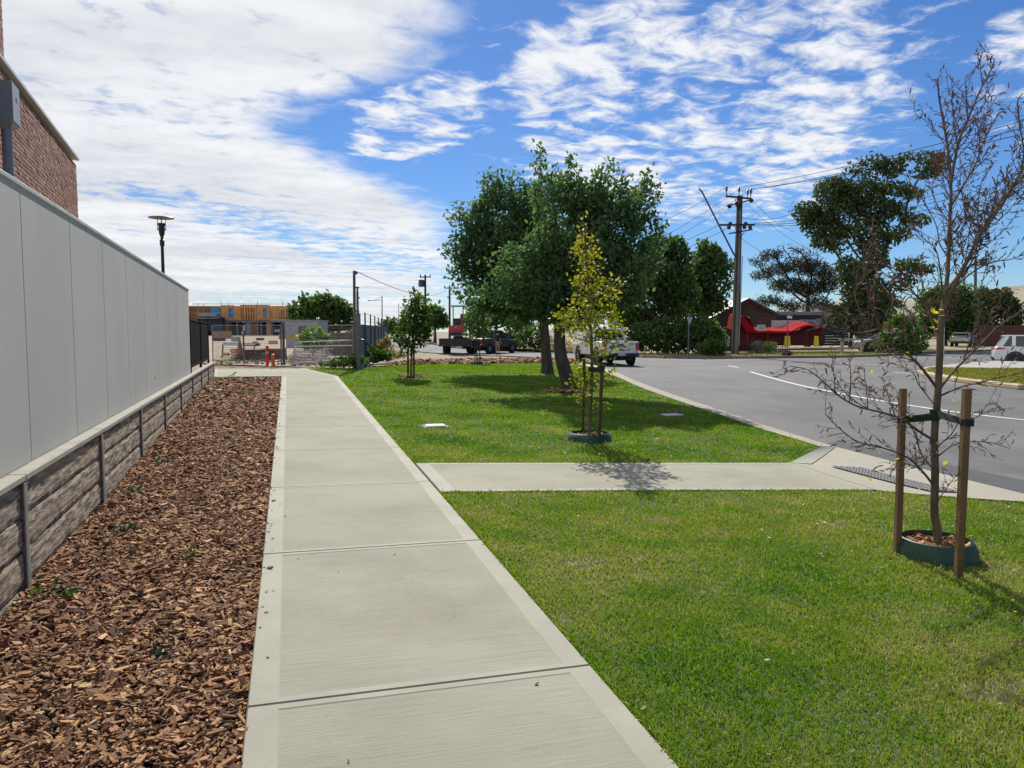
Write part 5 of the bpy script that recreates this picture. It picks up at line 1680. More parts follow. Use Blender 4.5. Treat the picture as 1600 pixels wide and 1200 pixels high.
def brick_stack(x0, y0, x1, y1, Y, label, dep=1.0):
    t = thing('brick_stack', label, 'brick stack', P((x0 + x1) / 2, y1, Y), group='stacks of pavers in the yard')
    a, b_ = P(x0, y1, Y), P(x1, y0, Y); r2 = np.random.default_rng(int(x0))
    nx, nz = 4, 7; w = (b_[0] - a[0]) / nx; h = (b_[2] - a[2]) / nz
    for i in range(nx):
        for k in range(nz):
            bb = MB(); bb.box((a[0] + (i + .5) * w + r2.normal(0, .006), Y + dep / 2 + r2.normal(0, .012), a[2] + (k + .5) * h), (w - .012, dep, h - .010), tint=r2.uniform(), bev=.006); bb.build('brick', M_PAVB, t)
    return t
brick_stack(369, 546, 403, 568.5, 29.5, 'reddish brown stack of pavers left of the red bollard')
brick_stack(407, 545, 437, 568, 30.5, 'dark brown stack of pavers behind the red and orange bollards')
t = thing('pallet_stack', 'uneven pile of timber offcuts left of the paver stacks', 'timber stack', at(365, 30)); r_ = np.random.default_rng(6)
for k in range(7):
    bb = MB(); y = 563 - k * 2.7; px_box(bb, 359.5 + r_.uniform(-.5, 1.5), y - 1.6, 369.5 + r_.uniform(-1, .8), y, 30, .9); bb.build('plank', mat('timber_dark', (.17, .115, .075), (.10, .07, .05), 6, .9), t)
M_RED = mat('cone_red', (0.62, 0.07, 0.035), (.5, .055, .03), 3, .6); M_ORANGE = mat('bollard_orange', (0.85, 0.20, 0.03), (.7, .16, .025), 3, .5); M_REFL = mat('reflective_band', (.55, .55, .56), rough=.35)
t = thing('traffic_cone', 'faded red traffic cone standing among the paver stacks', 'traffic cone', P(375, 555, 29.3)); k = 29.3 / FOC
bb = MB(); bb.box((0, 0, .02), (.36, .36, .04), bev=.008); bb.lathe([(.15, .04), (.03, 24 * k), (.02, 24 * k)], 14); bb.build('cone', mat('cone_faded', (.42, .12, .08), (.34, .09, .06), 4, .7), t, world=False, smooth_=True)
Yq = 25.6; k = Yq / FOC
t = thing('bollard', 'tall red delineator bollard with grey reflective bands at the path end', 'bollard', P(418, 572.5, Yq), group='warning bollards at the path end')
bb = MB(); bb.lathe([(.11, 0), (.11, .03), (.055, .05), (.05, 32 * k), (.03, 32.6 * k)], 14); bb.build('post', mat('bollard_red', (.80, .045, .035), (.66, .04, .03), 3, .5), t, world=False, smooth_=True)
bb = MB(); bb.lathe([(.0535, 20 * k), (.0535, 23.5 * k)], 14); bb.build('band', M_REFL, t, world=False, smooth_=True)
t = thing('bollard', 'short orange delineator bollard beside the taller red one', 'bollard', P(427, 573, Yq - .1), group='warning bollards at the path end')
bb = MB(); bb.lathe([(.10, 0), (.10, .03), (.062, .05), (.055, 19 * k), (.03, 19.8 * k)], 14); bb.build('post', M_ORANGE, t, world=False, smooth_=True)
bb = MB(); bb.lathe([(.062, 15.5 * k), (.062, 17 * k)], 14); bb.build('band', mat('band_amber', (.8, .42, .12), rough=.5), t, world=False, smooth_=True)
t = thing('pipe_bundle', 'purple pipes lying on the ground behind the orange bollard', 'pipes', at(437, 27.5))
M_PURP = mat('pipe_purple', (.085, .03, .13), (.06, .022, .10), 3, .5)
for k_ in range(5):
    bb = MB(); bb.tube([P(429, 569.5 - k_ * 1.3, 27.2 + .1 * k_), P(446, 568.3 - k_ * 1.3, 27.5 + .1 * k_)], .035, 8); bb.build('pipe', M_PURP, t, smooth_=True)
for i, (x0, x1, y, m, lb) in enumerate(((382, 396, 573.2, mat('tape_red', (.6, .07, .06)), 'red strip of warning tape lying past the path end'), (397, 415, 572.4, mat('tape_white', (.65, .6, .56)), 'pale strip of board lying past the path end by the bollards'), (430, 443, 574.0, mat('tape_white', (.65, .6, .56)), 'pale strip of board lying right of the bollards'), (455, 470, 573.6, mat('tape_white', (.65, .6, .56)), 'grey plank lying by the fence foot near the lawn corner'))):
    t = thing('ground_strip', lb, 'strip', P((x0 + x1) / 2, y, 25.3)); bb = MB(); bb.bar(P(x0, y + .5, 25.2), P(x1, y, 25.4), .10, .035); bb.build('strip', m, t)
# temporary mesh fence
def fence_panel(a, b_, z1, label, nv=14, nh=9, name='mesh_fence', posts=True, m=M_GREYST, rail=.018):
    a, b_ = np.asarray(a, float), np.asarray(b_, float)
    t = thing(name, label, 'fence', a, group='temporary mesh fence panels')
    up = np.array([0, 0, 1.0]); ha, hb_ = z1 - a[2], z1 - b_[2]
    bb = MB(); bb.tube([a, a + up * ha], rail, 6); bb.tube([b_, b_ + up * hb_], rail, 6); bb.tube([a + up * ha, b_ + up * hb_], rail, 6); bb.tube([a + up * .12, b_ + up * .12], rail, 6)
    bb.build('frame', m, t, smooth_=True)
    bb = MB()
    for i in range(1, nv):
        p = a + (b_ - a) * i / nv; bb.tube([p + up * .1, p + up * (z1 - p[2])], .0045, 3, cap=False)
    for j in range(1, nh):
        bb.tube([a + up * (.1 + (ha - .1) * j / nh), b_ + up * (.1 + (hb_ - .1) * j / nh)], .0045, 3, cap=False)
    tag(bb.build('mesh', m, t), kind='stuff')
    return t
Yf = 26.2
zt = P(400, 508.3, Yf)[2]
fx = [331, 380.2, 440.5, 500, 552]
for i in range(2):
    fence_panel(at(fx[i] + .6, Yf), at(fx[i + 1] - .6, Yf), zt, ['mesh fence panel between the black fence and the first thin post', 'mesh fence panel behind the red and orange bollards'][i], 26, 16)
t = thing('fence_post', 'thin dark steel post with white clamps in the mesh fence left of the bollards', 'fence post', at(380.2, Yf))
bb = MB(); bb.tube([at(380.2, Yf), P(380.2, 504, Yf)], .022, 8); bb.build('post', M_DKST, t, smooth_=True)
bb = MB()
for y in (511, 515, 520): bb.box(P(381.5 if y != 520 else 379, y, Yf - .04), (.06, .05, .09))
bb.build('clamp', mat('clamp_white', (.7, .7, .68)), t)
for x in (438.8, 442.2):
    t = thing('fence_post', 'brown rusty post, %s of the pair right of the orange bollard' % ('left one' if x < 440 else 'right one'), 'fence post', at(x, Yf + .2))
    bb = MB(); bb.tube([at(x, Yf + .2), P(x, 505, Yf + .2)], .03, 8); bb.build('post', mat('rusty_steel', (.12, .075, .055), (.08, .055, .045), 5, .8), t, smooth_=True)
fence_panel(at(444, Yf + .3), at(551, 24.6), P(500, 508.5, 25.5)[2], 'mesh fence panel in front of the site shed', 30, 14)
# site shed
Ys = 50.0
sh = thing('site_shed', 'grey portable site shed with a yellow stripe and one window', 'shed', at(472, Ys))
bb = MB(); px_box(bb, 447, 501, 497, 548, Ys, 2.6, bev=.02); bb.build('wall', mat('shed_grey', (.38, .40, .43), (.33, .35, .38), 1, .6), sh)
bb = MB(); px_box(bb, 446.7, 523, 497.3, 529.5, Ys - .012, .02); bb.build('stripe', mat('stripe_yellow', (.55, .42, .05), rough=.6), sh)
bb = MB(); px_box(bb, 446, 499.6, 498, 501.4, Ys - .1, 2.8); bb.build('roof', M_GREYST, sh)
w_ = MB(); px_box(w_, 466, 508, 478, 520, Ys - .02, .03); wo = w_.build('window', glassmat('window_dark'), sh)
w_ = MB()
for q in ((465.4, 507.4, 478.6, 508.4), (465.4, 519.6, 478.6, 520.6), (465.4, 508, 466.4, 520), (477.6, 508, 478.6, 520), (471.7, 508, 472.4, 520)): px_box(w_, *q, Ys - .05, .03)
w_.build('window_frame', mat('frame_white', (.6, .6, .6)), wo)
# galvanised gate leaf and steel stillage in front of the shed
Yg = 25.2
t = thing('gate', 'galvanised tubular gate leaf leaning low in front of the site shed', 'gate', P(500, 566, Yg))
fr_ = MB()
fr_.tube([P(459, 568, Yg), P(461, 537, Yg + .1), P(466, 534.5, Yg + .1), P(553, 531.5, Yg - .5)], .022, 8); fr_.tube([P(459, 567.5, Yg), P(522, 563, Yg - .3)], .022, 8); fr_.tube([P(553, 531.5, Yg - .5), P(553, 556, Yg - .5)], .022, 8)
fr_.tube([P(461, 541.5, Yg + .1), P(553, 540, Yg - .5)], .018, 8)
fr_.build('frame', mat('galv_bright', (.52, .53, .54), (.44, .45, .46), 3, .4, metal=.5), t, smooth_=True)
for x in (485, 499, 512, 530):
    bb = MB(); bb.tube([P(x, 533.6 - (x - 485) * .03, Yg - .2), P(x, 541, Yg - .2)], .012, 6); bb.build('picket', mat('galv_bright', (.52, .53, .54)), t)
t = thing('steel_stack', 'pile of silver steel lengths lying behind the gate', 'steel stack', at(490, 27))
for k_ in range(9):
    bb = MB(); y = 565 - k_ * 2.4; bb.bar(P(456 + (k_ % 3) * 1.5, y + 1.5, 26.6 + .12 * k_), P(521 - (k_ % 4) * 3, y - 1, 26.4 + .12 * k_), .07, .04); bb.build('length', mat('steel_silver', (.55, .57, .60), (.40, .42, .45), 5, .35, metal=.5), t)
# tall posts at the corner of the yard
Yp = 24.6
M_GPOST = mat('galv_post', (.23, .235, .24), (.165, .17, .175), 4, .6, metal=.2)
t = thing('service_pole', 'tall thin steel service pole with a wire from its top at the yard corner', 'pole', at(554, Yp)); pole_top = P(553.3, 423, Yp)
bb = MB(); bb.tube([at(555, Yp), P(554, 500, Yp), pole_top], [.055, .05, .045], 10); bb.build('pole', mat('pole_weathered', (.20, .17, .155), (.14, .12, .11), 4, .8), t, smooth_=True)
bb = MB(); bb.tube([P(553.5, 424.5, Yp), P(557, 424.5, Yp)], .02, 6); bb.tube([P(557, 424, Yp), P(557, 429, Yp)], .03, 8); bb.build('insulator', M_DKST, t)
t = thing('service_pole', 'shorter steel pole with a dark cap lamp beside the tall thin one', 'pole', at(559.5, Yp - .1))
bb = MB(); bb.tube([at(559.6, Yp - .1), P(558.3, 457, Yp - .1)], [.05, .04], 10); bb.build('pole', M_GPOST, t, smooth_=True)
bb = MB(); bb.box(P(557.8, 449.5, Yp - .1), (.13, .12, .05)); bb.box(P(558.4, 454, Yp - .1), (.05, .05, .12)); bb.build('cap_lamp', M_DKST, t)
bb = MB(); bb.box(P(560.6, 465.5, Yp - .1), (.06, .03, .05)); bb.box(P(560, 488, Yp - .1), (.05, .05, .12)); bb.build('bracket', M_GPOST, t)
t = thing('gate_post', 'broad grey steel gate post in dark weeds at the yard corner', 'gate post', at(559.5, Yp - .35))
bb = MB(); a = at(559.7, Yp - .35); b_ = P(559.7, 491, Yp - .35); bb.box((a[0], a[1], (a[2] + b_[2]) / 2 - .05), (.145, .145, b_[2] - a[2] + .1), bev=.012); bb.build('post', M_GPOST, t)
bb = MB(); bb.box((a[0], a[1], b_[2] + .01), (.16, .16, .02)); bb.build('cap', M_GPOST, t)
t = thing('hose', 'black hose arching from the gate post down to the dirt', 'hose', P(583, 566, 24.2))
bb = MB(); bb.tube(catmull([P(562, 531, 24.2), P(568, 531.5, 24.2), P(574, 537, 24.2), (P(580, 547, 24.2)), P(583, 558, 24.2), P(582.5, 566.5, 24.2), P(578, 569, 24.1)]), .028, 8); bb.build('tube', mat('hose_black', (.02, .02, .022), rough=.4), t, smooth_=True)
t = thing('angle_offcut', 'bent pale steel offcut lying at the lawn edge below the hose', 'steel offcut', P(590, 568, 24.6))
bb = MB(); bb.bar(P(576, 569.8, 24.5), P(607, 566.3, 24.9), .10, .03); bb.bar(P(577, 569.5, 24.45), P(584, 564, 24.5), .05, .02); bb.build('strip', M_GREYST, t)
# fence with barbed wire running away along the street
a0 = np.array([*at(565, 25.2)[:2]]); a1 = np.array([*at(606, 52)[:2]])
t = thing('street_fence', 'long grey corrugated fence with black barbed wire posts running away beside the street', 'fence', (*a0, float(gz(*a0))))
bb = MB(); n = 120; V, F = [], []
hN, hF = P(565, 507, 25.2)[2], P(606, 511, 52)[2]
for i in range(n + 1):
    p = a0 + (a1 - a0) * i / n; off = .035 * (1 if i % 2 else -1)
    h = hN + (hF - hN) * i / n
    V += [(p[0] + off, p[1], float(gz(*p)) - .05), (p[0] + off, p[1], h)]
F = [(2 * i, 2 * i + 2, 2 * i + 3, 2 * i + 1) for i in range(n)]
bb.add(V, F); tag(bb.build('sheeting', mat('corrugated_grey', (.26, .265, .27), (.20, .2, .205), .7, .6, dirt=((.20, .15, .12), .9, .6)), t), kind='stuff')
for i in range(8):
    p = a0 + (a1 - a0) * (i + .2) / 8; z = float(gz(*p)); h = (hN + (hF - hN) * (i + .2) / 8) + .42
    bb = MB(); bb.tube([(p[0] + .08, p[1], z), (p[0] + .08, p[1], h)], .028, 6); bb.build('post', M_DKST, t)
bb = MB()
for q in (.12, .26, .38): bb.tube([(a0[0] + .08, a0[1], hN + q), (a1[0] + .08, a1[1], hF + q)], .006, 3)
bb.build('barbed_wire', M_DKST, t)
t = thing('paling_fence', 'weathered grey brown paling fence between the shed and the gate post', 'fence', at(530, 36)); r_ = np.random.default_rng(4)
x = 508
while x < 553:
    bb = MB(); px_box(bb, x, 519 + r_.uniform(-.8, .8), x + 3.2, 556, 36 + r_.uniform(0, .05), .03); bb.build('paling', mat('paling_grey', (.20, .175, .15), (.13, .115, .10), 3, .95, stretch=(1, 1, .2)), t); x += 3.5
# trees and weeds there
make_tree('round_tree', 'broad round dark tree behind the site shed', 'tree', at(505, 105), line(at(505, 105), P(503, 500, 105), 5, .05, 2), blobs_px([(500, 478, 45, 15), (475, 487, 26, 14), (530, 486, 24, 14), (500, 470, 30, 9), (460, 497, 14, 6), (545, 495, 10, 10), (525, 506, 26, 10), (490, 506, 24, 8), (548, 508, 10, 9)], 105, 1.0), 420, .9, 1.0, 6, M_LF_DARK, M_BARKG, .62, 14, 51, extra=1800, trunk_r=.35, tip=.045, power=.42, leaf_max=6, jitter=.35)
make_tree('street_tree', 'small dark street tree left of the excavator', 'tree', at(679, 82), line(at(679, 82), P(680, 512, 82), 4, .05, 3), blobs_px([(680, 495, 19, 17), (672, 500, 12, 10), (690, 503, 12, 10)], 82, 1.0), 260, .6, .7, 4, M_LF_DARK, M_BARKG, .45, 12, 52, extra=900, trunk_r=.2, tip=.04, power=.4, leaf_max=6, jitter=.25)
def bush(name, label, base, blobs, Y, n, leafm, lsize, seed, cat='bush', natt=160, step=None, group=None, shape='oval', up=.2):
    k = Y / FOC
    r2 = np.random.default_rng(seed); base = np.asarray(base, float)
    t = thing(name, label, cat, base, group=group)
    bl = blobs_px(fringe(blobs, seed), Y, 1.0)
    att = ell_pts(r2, bl, natt)
    N, par = grow(att, [base - [0, 0, .05], base + [0, 0, .1]], step or lsize * 1.4, lsize * 1.6, lsize * 9, seed=seed)
    R, ch = radii(par, lsize * .03, .45, None)
    b = MB(); wood(b, N, par, R, 5); b.build('stems', M_BARKG, t)
    pos = np.concatenate([ell_pts(r2, bl, int(n * .75)), N[r2.integers(0, len(N), int(n * .25))] + r2.normal(0, lsize * .5, (int(n * .25), 3))])
    pos = pos[pos[:, 2] > float(gz(base[0], base[1])) + .0]
    c = np.array(bl)[:, :3].mean(0); o = pos - c; o /= np.linalg.norm(o, axis=1)[:, None] + 1e-9
    tint = np.clip(.45 + vnoise(pos[:, 0] + pos[:, 2], pos[:, 1] + pos[:, 2] * .6, 2.2 / max(lsize * 5, .5), seed) * .25 + r2.normal(0, .14, len(pos)), 0, 1)
    b = MB(); leaves(b, pos, lsize, r2, shape, tint, o * .8, 0, up); b.build('foliage', leafm, t)
    return t
bush('leafy_shrub', 'bright green leafy shrub growing in front of the site shed', at(490, 31), [(490, 526, 20, 12), (478, 532, 10, 11), (503, 531, 10, 9), (490, 540, 16, 10)], 31, 700, M_LF_BRIGHT, .17, 61)
bush('weeds', 'dark weeds around the foot of the grey gate post', at(545, 24.4), [(540, 566, 26, 7), (557, 563, 14, 10), (520, 570, 22, 4)], 24.4, 900, M_LF_MID, .09, 62, cat='weeds')
bush('weeds', 'green and straw coloured weeds along the street fence by the hose', at(585, 27.5), [(580, 556, 18, 11), (598, 558, 14, 9), (570, 552, 8, 10)], 27.5, 1000, M_LF_MID, .11, 63, cat='weeds', up=.8)
bush('dry_weeds', 'straw coloured dry weeds at the end of the street fence', at(606, 34), [(604, 548, 10, 14), (618, 556, 14, 6), (596, 545, 8, 10)], 34, 700, M_DRY, .22, 64, cat='weeds', shape='long', up=1.5)
bush('weeds', 'low weeds and litter in front of the mesh fence past the path end', at(350, 25.6), [(350, 570, 16, 3), (365, 571, 10, 2.5), (340, 569, 6, 3)], 25.6, 260, M_DRY, .08, 65, cat='weeds')

# far street lights and poles
def simple_pole(x, ytop, Y, r, label, m=M_GREYST, arm=None, name='light_pole', cat='street light'):
    t = thing(name, label, cat, at(x, Y)); b_ = P(x, ytop, Y)
    bb = MB(); bb.tube([at(x, Y), b_], [r, r * .6], 8); bb.build('pole', m, t, smooth_=True)
    if arm:
        bb = MB(); bb.tube([P(x, arm[2], Y), P(arm[0], arm[1], Y)], r * .4, 6); bb.tube([P(x, ytop + 1, Y), P(arm[0] + (x - arm[0]) * .35, arm[1] - .3, Y)], r * .25, 5); bb.build('arm', m, t)
        q = P(arm[0], arm[1], Y); bb = MB(); bb.box(q, (Y * .004, .2, .12)); bb.build('lantern', m, t)
    return t
simple_pole(597, 463, 110, .11, 'slim pale street light with one long arm beyond the street fence', arm=(577, 469.5, 469))
simple_pole(623, 474, 130, .09, 'very thin distant pole left of the small bright green tree')
def small_power_pole(x, ytop, Y, label, trafo=False):
    t = thing('power_pole', label, 'power pole', at(x, Y)); k = Y / FOC
    bb = MB(); bb.tube([at(x, Y), P(x, ytop, Y)], [.17, .12], 8); bb.build('pole', mat('pole_dark', (.06, .05, .045), rough=.9), t, smooth_=True)
    bb = MB(); c = P(x, ytop + 3, Y); bb.box(c, (17 * k, .12, .12))
    bb.build('crossarm', mat('pole_dark', (.06, .05, .045)), t)
    for dx in (-7.5, 0, 7.5):
        bb = MB(); bb.lathe([(.05, 0), (.09, .06), (.05, .12), (.08, .18), (.03, .30)], 8, c + [dx * k, 0, .06]); bb.build('insulator', M_DKST, t)
    if trafo:
        bb = MB(); bb.lathe([(.35, 0), (.38, .1), (.38, .75), (.3, .85)], 12, P(x - 6, ytop + 13, Y) - [0, 0, .4]); bb.tube([P(x - 9, ytop + 15, Y), P(x, ytop + 15, Y)], .05, 6); bb.build('transformer', M_DKST, t, smooth_=True)
    return t
small_power_pole(664.5, 430, 92, 'power pole with a transformer behind the small bright green tree', True)
small_power_pole(702.5, 447, 100, 'power pole just left of the excavator canopy')
small_power_pole(734.5, 440, 115, 'power pole partly behind the left edge of the large trees')
for i, (x0, x1, y, Y, sd) in enumerate(((600, 640, 512, 170, 1), (640, 662, 515, 190, 2))):
    bush('far_trees', ['hazy distant trees at the left end of the street', 'hazy distant trees below the small power pole'][i], at((x0 + x1) / 2, Y), [((x0 + x1) / 2, y, (x1 - x0) / 2, 9), (x0 + 8, y - 3, 7, 10)], Y, 900, M_LF_MID, .9, 70 + sd, cat='trees')

# overhead wires
M_WIRE = mat('wire_black', (.012, .012, .013), rough=1.0, spec=0.0)
def wire(a, b_, sag, label, r=.012, n=14):
    a, b_ = np.asarray(a, float), np.asarray(b_, float)
    t = thing('overhead_wire', label, 'wire', a, group='overhead wires'); s = np.linspace(0, 1, n)[:, None]
    p = a + (b_ - a) * s; p[:, 2] -= (4 * sag * s * (1 - s))[:, 0]
    bb = MB(); bb.tube(p, r, 4); bb.build('cable', M_WIRE, t)
    return t
wire(P(557, 424.5, Yp), P(700, 450, 100), .9, 'single service wire dropping from the thin steel pole towards the street poles', .012)

# rubble and oddments about the yard
r_ = np.random.default_rng(91)
X = r_.uniform(-11.5, -7, 900); Y_ = r_.uniform(26.5, 36, 900)
chips('site_rubble', X, Y_, gz(X, Y_) - .02, np.full(900, .16), 92, mat('rubble_mix', (.30, .25, .19), (.2, .16, .12), 3, .95, tint=[(0, (.10, .08, .065)), (.5, (.28, .22, .16)), (1, (.48, .42, .35))]), mound=.10)
for i, (x, y, w, h, Yk, m, lb) in enumerate(((352, 556, 9, 5, 30, M_STUD, 'pale offcut of timber framing lying by the trestle bench'), (410, 560, 6, 8, 28.5, M_DKST, 'small dark drum beside the paver stacks'), (346, 566, 8, 3, 28, M_GREYST, 'grey sheet lying on the sand near the black fence'), (398, 541, 8, 7, 40, M_DKST, 'dark crate beyond the trestle bench'), (425, 538, 12, 6, 60, M_STUD, 'pale timber pack at the back of the yard'), (405, 533, 10, 5, 80, M_PAVB, 'brown pallet of bricks far back in the yard'), (440, 530, 9, 8, 90, M_GREYST, 'grey bin far back near the site shed'))):
    one('site_item', lb, 'building material', x - w / 2, y - h, x + w / 2, y, Yk, w * Yk / FOC * .8, m, part='body', bev=.02)

# ================================================================== ACROSS THE ROAD
YU = 49.8
up_ = thing('utility_pole', 'tall dark concrete and steel utility pole with crossarms at the corner across the road', 'utility pole', at(1149.5, YU))
base = at(1149.5, YU); top = P(1156.5, 306, YU)
M_POLEC = mat('pole_concrete', (.23, .215, .195), (.16, .15, .14), 2.5, .9, .2, 20, stretch=(1, 1, .3))
M_POLES = mat('pole_steel', (.050, .040, .034), (.032, .027, .024), 3, .85)
bb = MB(); V = []
for p, w, d in ((base - [0, 0, .2], .27, .40), (top, .15, .22)):
    for sx, sy in ((-1, -1), (1, -1), (1, 1), (-1, 1)): V.append(p + [sx * w / 2, sy * d / 2, 0])
bb.add(V, [(0, 1, 5, 4), (1, 2, 6, 5), (2, 3, 7, 6), (3, 0, 4, 7), (4, 5, 6, 7)]); bb.build('shaft', M_POLEC, up_)
for s in (-1, 1):
    bb = MB(); V = []
    for p, w in ((base - [0, 0, .2], .27), (top, .15)):
        for sx, sy in ((0, -1), (1, -1), (1, 1), (0, 1)): V.append(p + [s * (w / 2 + sx * (.10 if s < 0 else .05)), sy * (.24 if w > .2 else .14), 0])
    bb.add(V, [(0, 1, 5, 4), (1, 2, 6, 5), (2, 3, 7, 6), (3, 0, 4, 7), (4, 5, 6, 7)]); bb.build('flange', M_POLES, up_)
def arm(x0, y0, x1, y1, d=.11, dy0=0, dy1=0, nm='crossarm'):
    bb = MB(); bb.bar(P(x0, y0, YU - .2 + dy0), P(x1, y1, YU - .2 + dy1), d, d); return bb.build(nm, M_POLES, up_)
arm(1134, 306.5, 1174, 310.5); arm(1136.5, 321.5, 1171, 313, .09, -.5, .6); arm(1124.5, 351.5, 1179, 351); arm(1139.5, 365, 1175, 358.5, .09, -.4, .5)
for x, y0, y1 in ((1135, 291, 306), (1154.5, 293, 306), (1168, 297, 309), (1173, 295, 309.5)):
    bb = MB(); k = YU / FOC; p = P(x, y1, YU - .2); h = (y1 - y0) * k
    bb.lathe([(.03, 0), (.03, h * .45), (.10, h * .5), (.06, h * .6), (.10, h * .7), (.06, h * .8), (.09, h * .9), (.03, h)], 8, p); bb.build('insulator', mat('insulator_grey', (.10, .11, .12), rough=.4), up_, smooth_=True)
for x, y in ((1140, 322.5), (1174, 313.5), (1141, 350), (1165, 350), (1139, 355.5), (1163, 355), (1172, 355)):
    bb = MB(); p = P(x, y, YU - .35); bb.lathe([(.06, -.12), (.13, -.08), (.13, .08), (.06, .14)], 8, p, axis='y' if y < 330 else 'z'); bb.build('fitting', M_POLES, up_, smooth_=True)
bb = MB(); bb.tube([P(1150, 319, YU - .25), P(1159, 318, YU - .25)], .18, 8); bb.build('clamp', M_POLES, up_)
for q in ((1149, 311, 1152, 328), (1160, 311, 1156, 328), (1147, 352, 1152, 363), (1163, 363, 1156, 372)):
    bb = MB(); bb.tube([P(q[0], q[1], YU - .2), P(q[2], q[3], YU - .2)], .025, 5); bb.build('brace', M_POLES, up_)
bb = MB(); bb.tube([P(1149, 400.5, YU), P(1146, 396, YU - .2), P(1097, 300, YU - 2.2), P(1092, 294.5, YU - 2.4)], [.06, .06, .05, .045], 8); lo_ = bb.build('lamp_arm', mat('arm_steel', (.13, .14, .15), rough=.5), up_, smooth_=True)
bb = MB(); c = P(1086, 293.5, YU - 2.5); bb.side([(-.12, -.05), (.12, -.05), (.14, 0), (.06, .07), (-.1, .07), (-.14, 0)], .28, .02, .05); 
bb.v = [v + c for v in bb.v]; bb.build('lantern', mat('lantern_grey', (.16, .17, .18), rough=.5), lo_)
bb = MB(); bb.tube([P(1160, 400, YU - .3), P(1154.5, 540, YU - .3)], .03, 6); bb.build('conduit', M_GREYST, up_)
# wires from the pole
W = [((1135, 292), (1004, 357), 62), ((1154, 296), (1004, 385), 62), ((1168, 299), (1004, 398), 62), ((1125, 351), (980, 405), 62), ((1140, 355), (980, 420), 62)]
for i, (a, b_, Yb2) in enumerate(W):
    wire(P(*a, YU - .2), P(*b_, Yb2), .25, ['upper', 'second', 'third', 'fourth', 'lowest'][i] + ' wire running left from the utility pole behind the large trees', .014)
W = [((1154, 293), (1740, 148), 26, 'topmost wire rising from the utility pole to the right edge'), ((1168, 297), (1740, 160), 26, 'second wire rising from the utility pole to the right edge'), ((1173, 296), (1740, 172), 26, 'third wire rising from the utility pole to the right edge'),
     ((1158, 340), (1240, 333), 62, 'short wire leaving the utility pole to the right, above the lower bundle'), ((1178, 349), (1480, 300), 40, 'upper of the low wires from the utility pole towards the gum tree'), ((1178, 351), (1480, 312), 40, 'middle of the low wires from the utility pole towards the gum tree'), ((1176, 353), (1480, 322), 40, 'lowest of the low wires from the utility pole towards the gum tree'),
     ((1176, 314), (1240, 362), 70, 'wire falling to the right from the small crossarm'), ((1159, 373), (1225, 402), 62, 'service wire falling from the utility pole to the gabled house'), ((1168, 320), (1262, 388), 74, 'inner wire falling right towards the sparse pine')]
for a, b_, Yb2, lb in W: wire(P(*a, YU - .2), P(*b_, Yb2), .3, lb, .014)

# gabled house
YH = 63.0
ho = thing('gabled_house', 'dark brown gabled house with a pale metal roof behind the utility pole', 'house', at(1165, YH))
M_HB = mat('house_brick_brown', (.10, .062, .045), (.065, .042, .033), 1.4, .95, .4, 6, stretch=(1, 1, 3)); M_ROOFM = mat('metal_roof_pale', (.45, .43, .36), (.36, .34, .29), .6, .5)
gl, gr_, ga = P(1112, 497, YH), P(1213, 491, YH), P(1168.5, 468, YH)
zb = at(1165, YH)[2] - .1
bb = MB(); F = [(0, 1, 2, 3, 4), (5, 9, 8, 7, 6), (0, 4, 9, 5), (1, 0, 5, 6), (4, 3, 8, 9), (3, 2, 7, 8), (2, 1, 6, 7)]
pt = [(gl[0], zb), (gl[0], gl[2]), (ga[0], ga[2]), (gr_[0], gr_[2]), (gr_[0], zb)]
bb.add([(x, YH, z) for x, z in pt] + [(x, YH + 12, z) for x, z in pt], F); bb.build('wall', M_HB, ho)
for s, (e, nm) in enumerate(((gl, 'l'), (gr_, 'r'))):
    d = np.array([e[0] - ga[0], 0, e[2] - ga[2]]); e2 = ga + d * 1.07
    bb = MB(); V = []
    for y in (YH - .35, YH + 12.3):
        for p, dz in ((ga, .03), (ga, .13), (e2, .13), (e2, .03)): V.append((p[0], y, p[2] + dz))
    bb.add(V, [(0, 1, 2, 3), (7, 6, 5, 4), (0, 4, 5, 1), (1, 5, 6, 2), (2, 6, 7, 3), (3, 7, 4, 0)]); bb.build('roof', M_ROOFM, ho)
    bb = MB(); bb.bar(ga + [0, -.36, -.02], e2 + [0, -.36, -.02], .05, .2); bb.build('barge_board', mat('barge_dark', (.05, .04, .035)), ho)
bb = MB(); px_box(bb, 1163, 495, 1171, 497.5, YH - .03, .03); bb.build('vent', mat('frame_white', (.6, .6, .6)), ho)
one('lean_to', 'dark lean-to wing right of the gabled house with a grey metal roof', 'shed', 1192, 493, 1290, 540, YH + 4, 4, mat('lean_dark', (.03, .032, .034), (.022, .024, .026), 1, .9), part='wall')
one('roof_sheet', 'pale grey shed roof glimpsed behind the sparse pine', 'roof', 1210, 487, 1300, 492.5, YH + 5, 5, mat('grey_roof', (.30, .28, .25), (.22, .21, .19), .8, .7), part='roof')
one('farm_shed', 'wide pale shed roof glimpsed under the gum tree', 'shed', 1285, 478, 1345, 500, 110, 8, mat('shed_pale', (.28, .26, .22), (.2, .19, .16), .6, .8), part='wall')
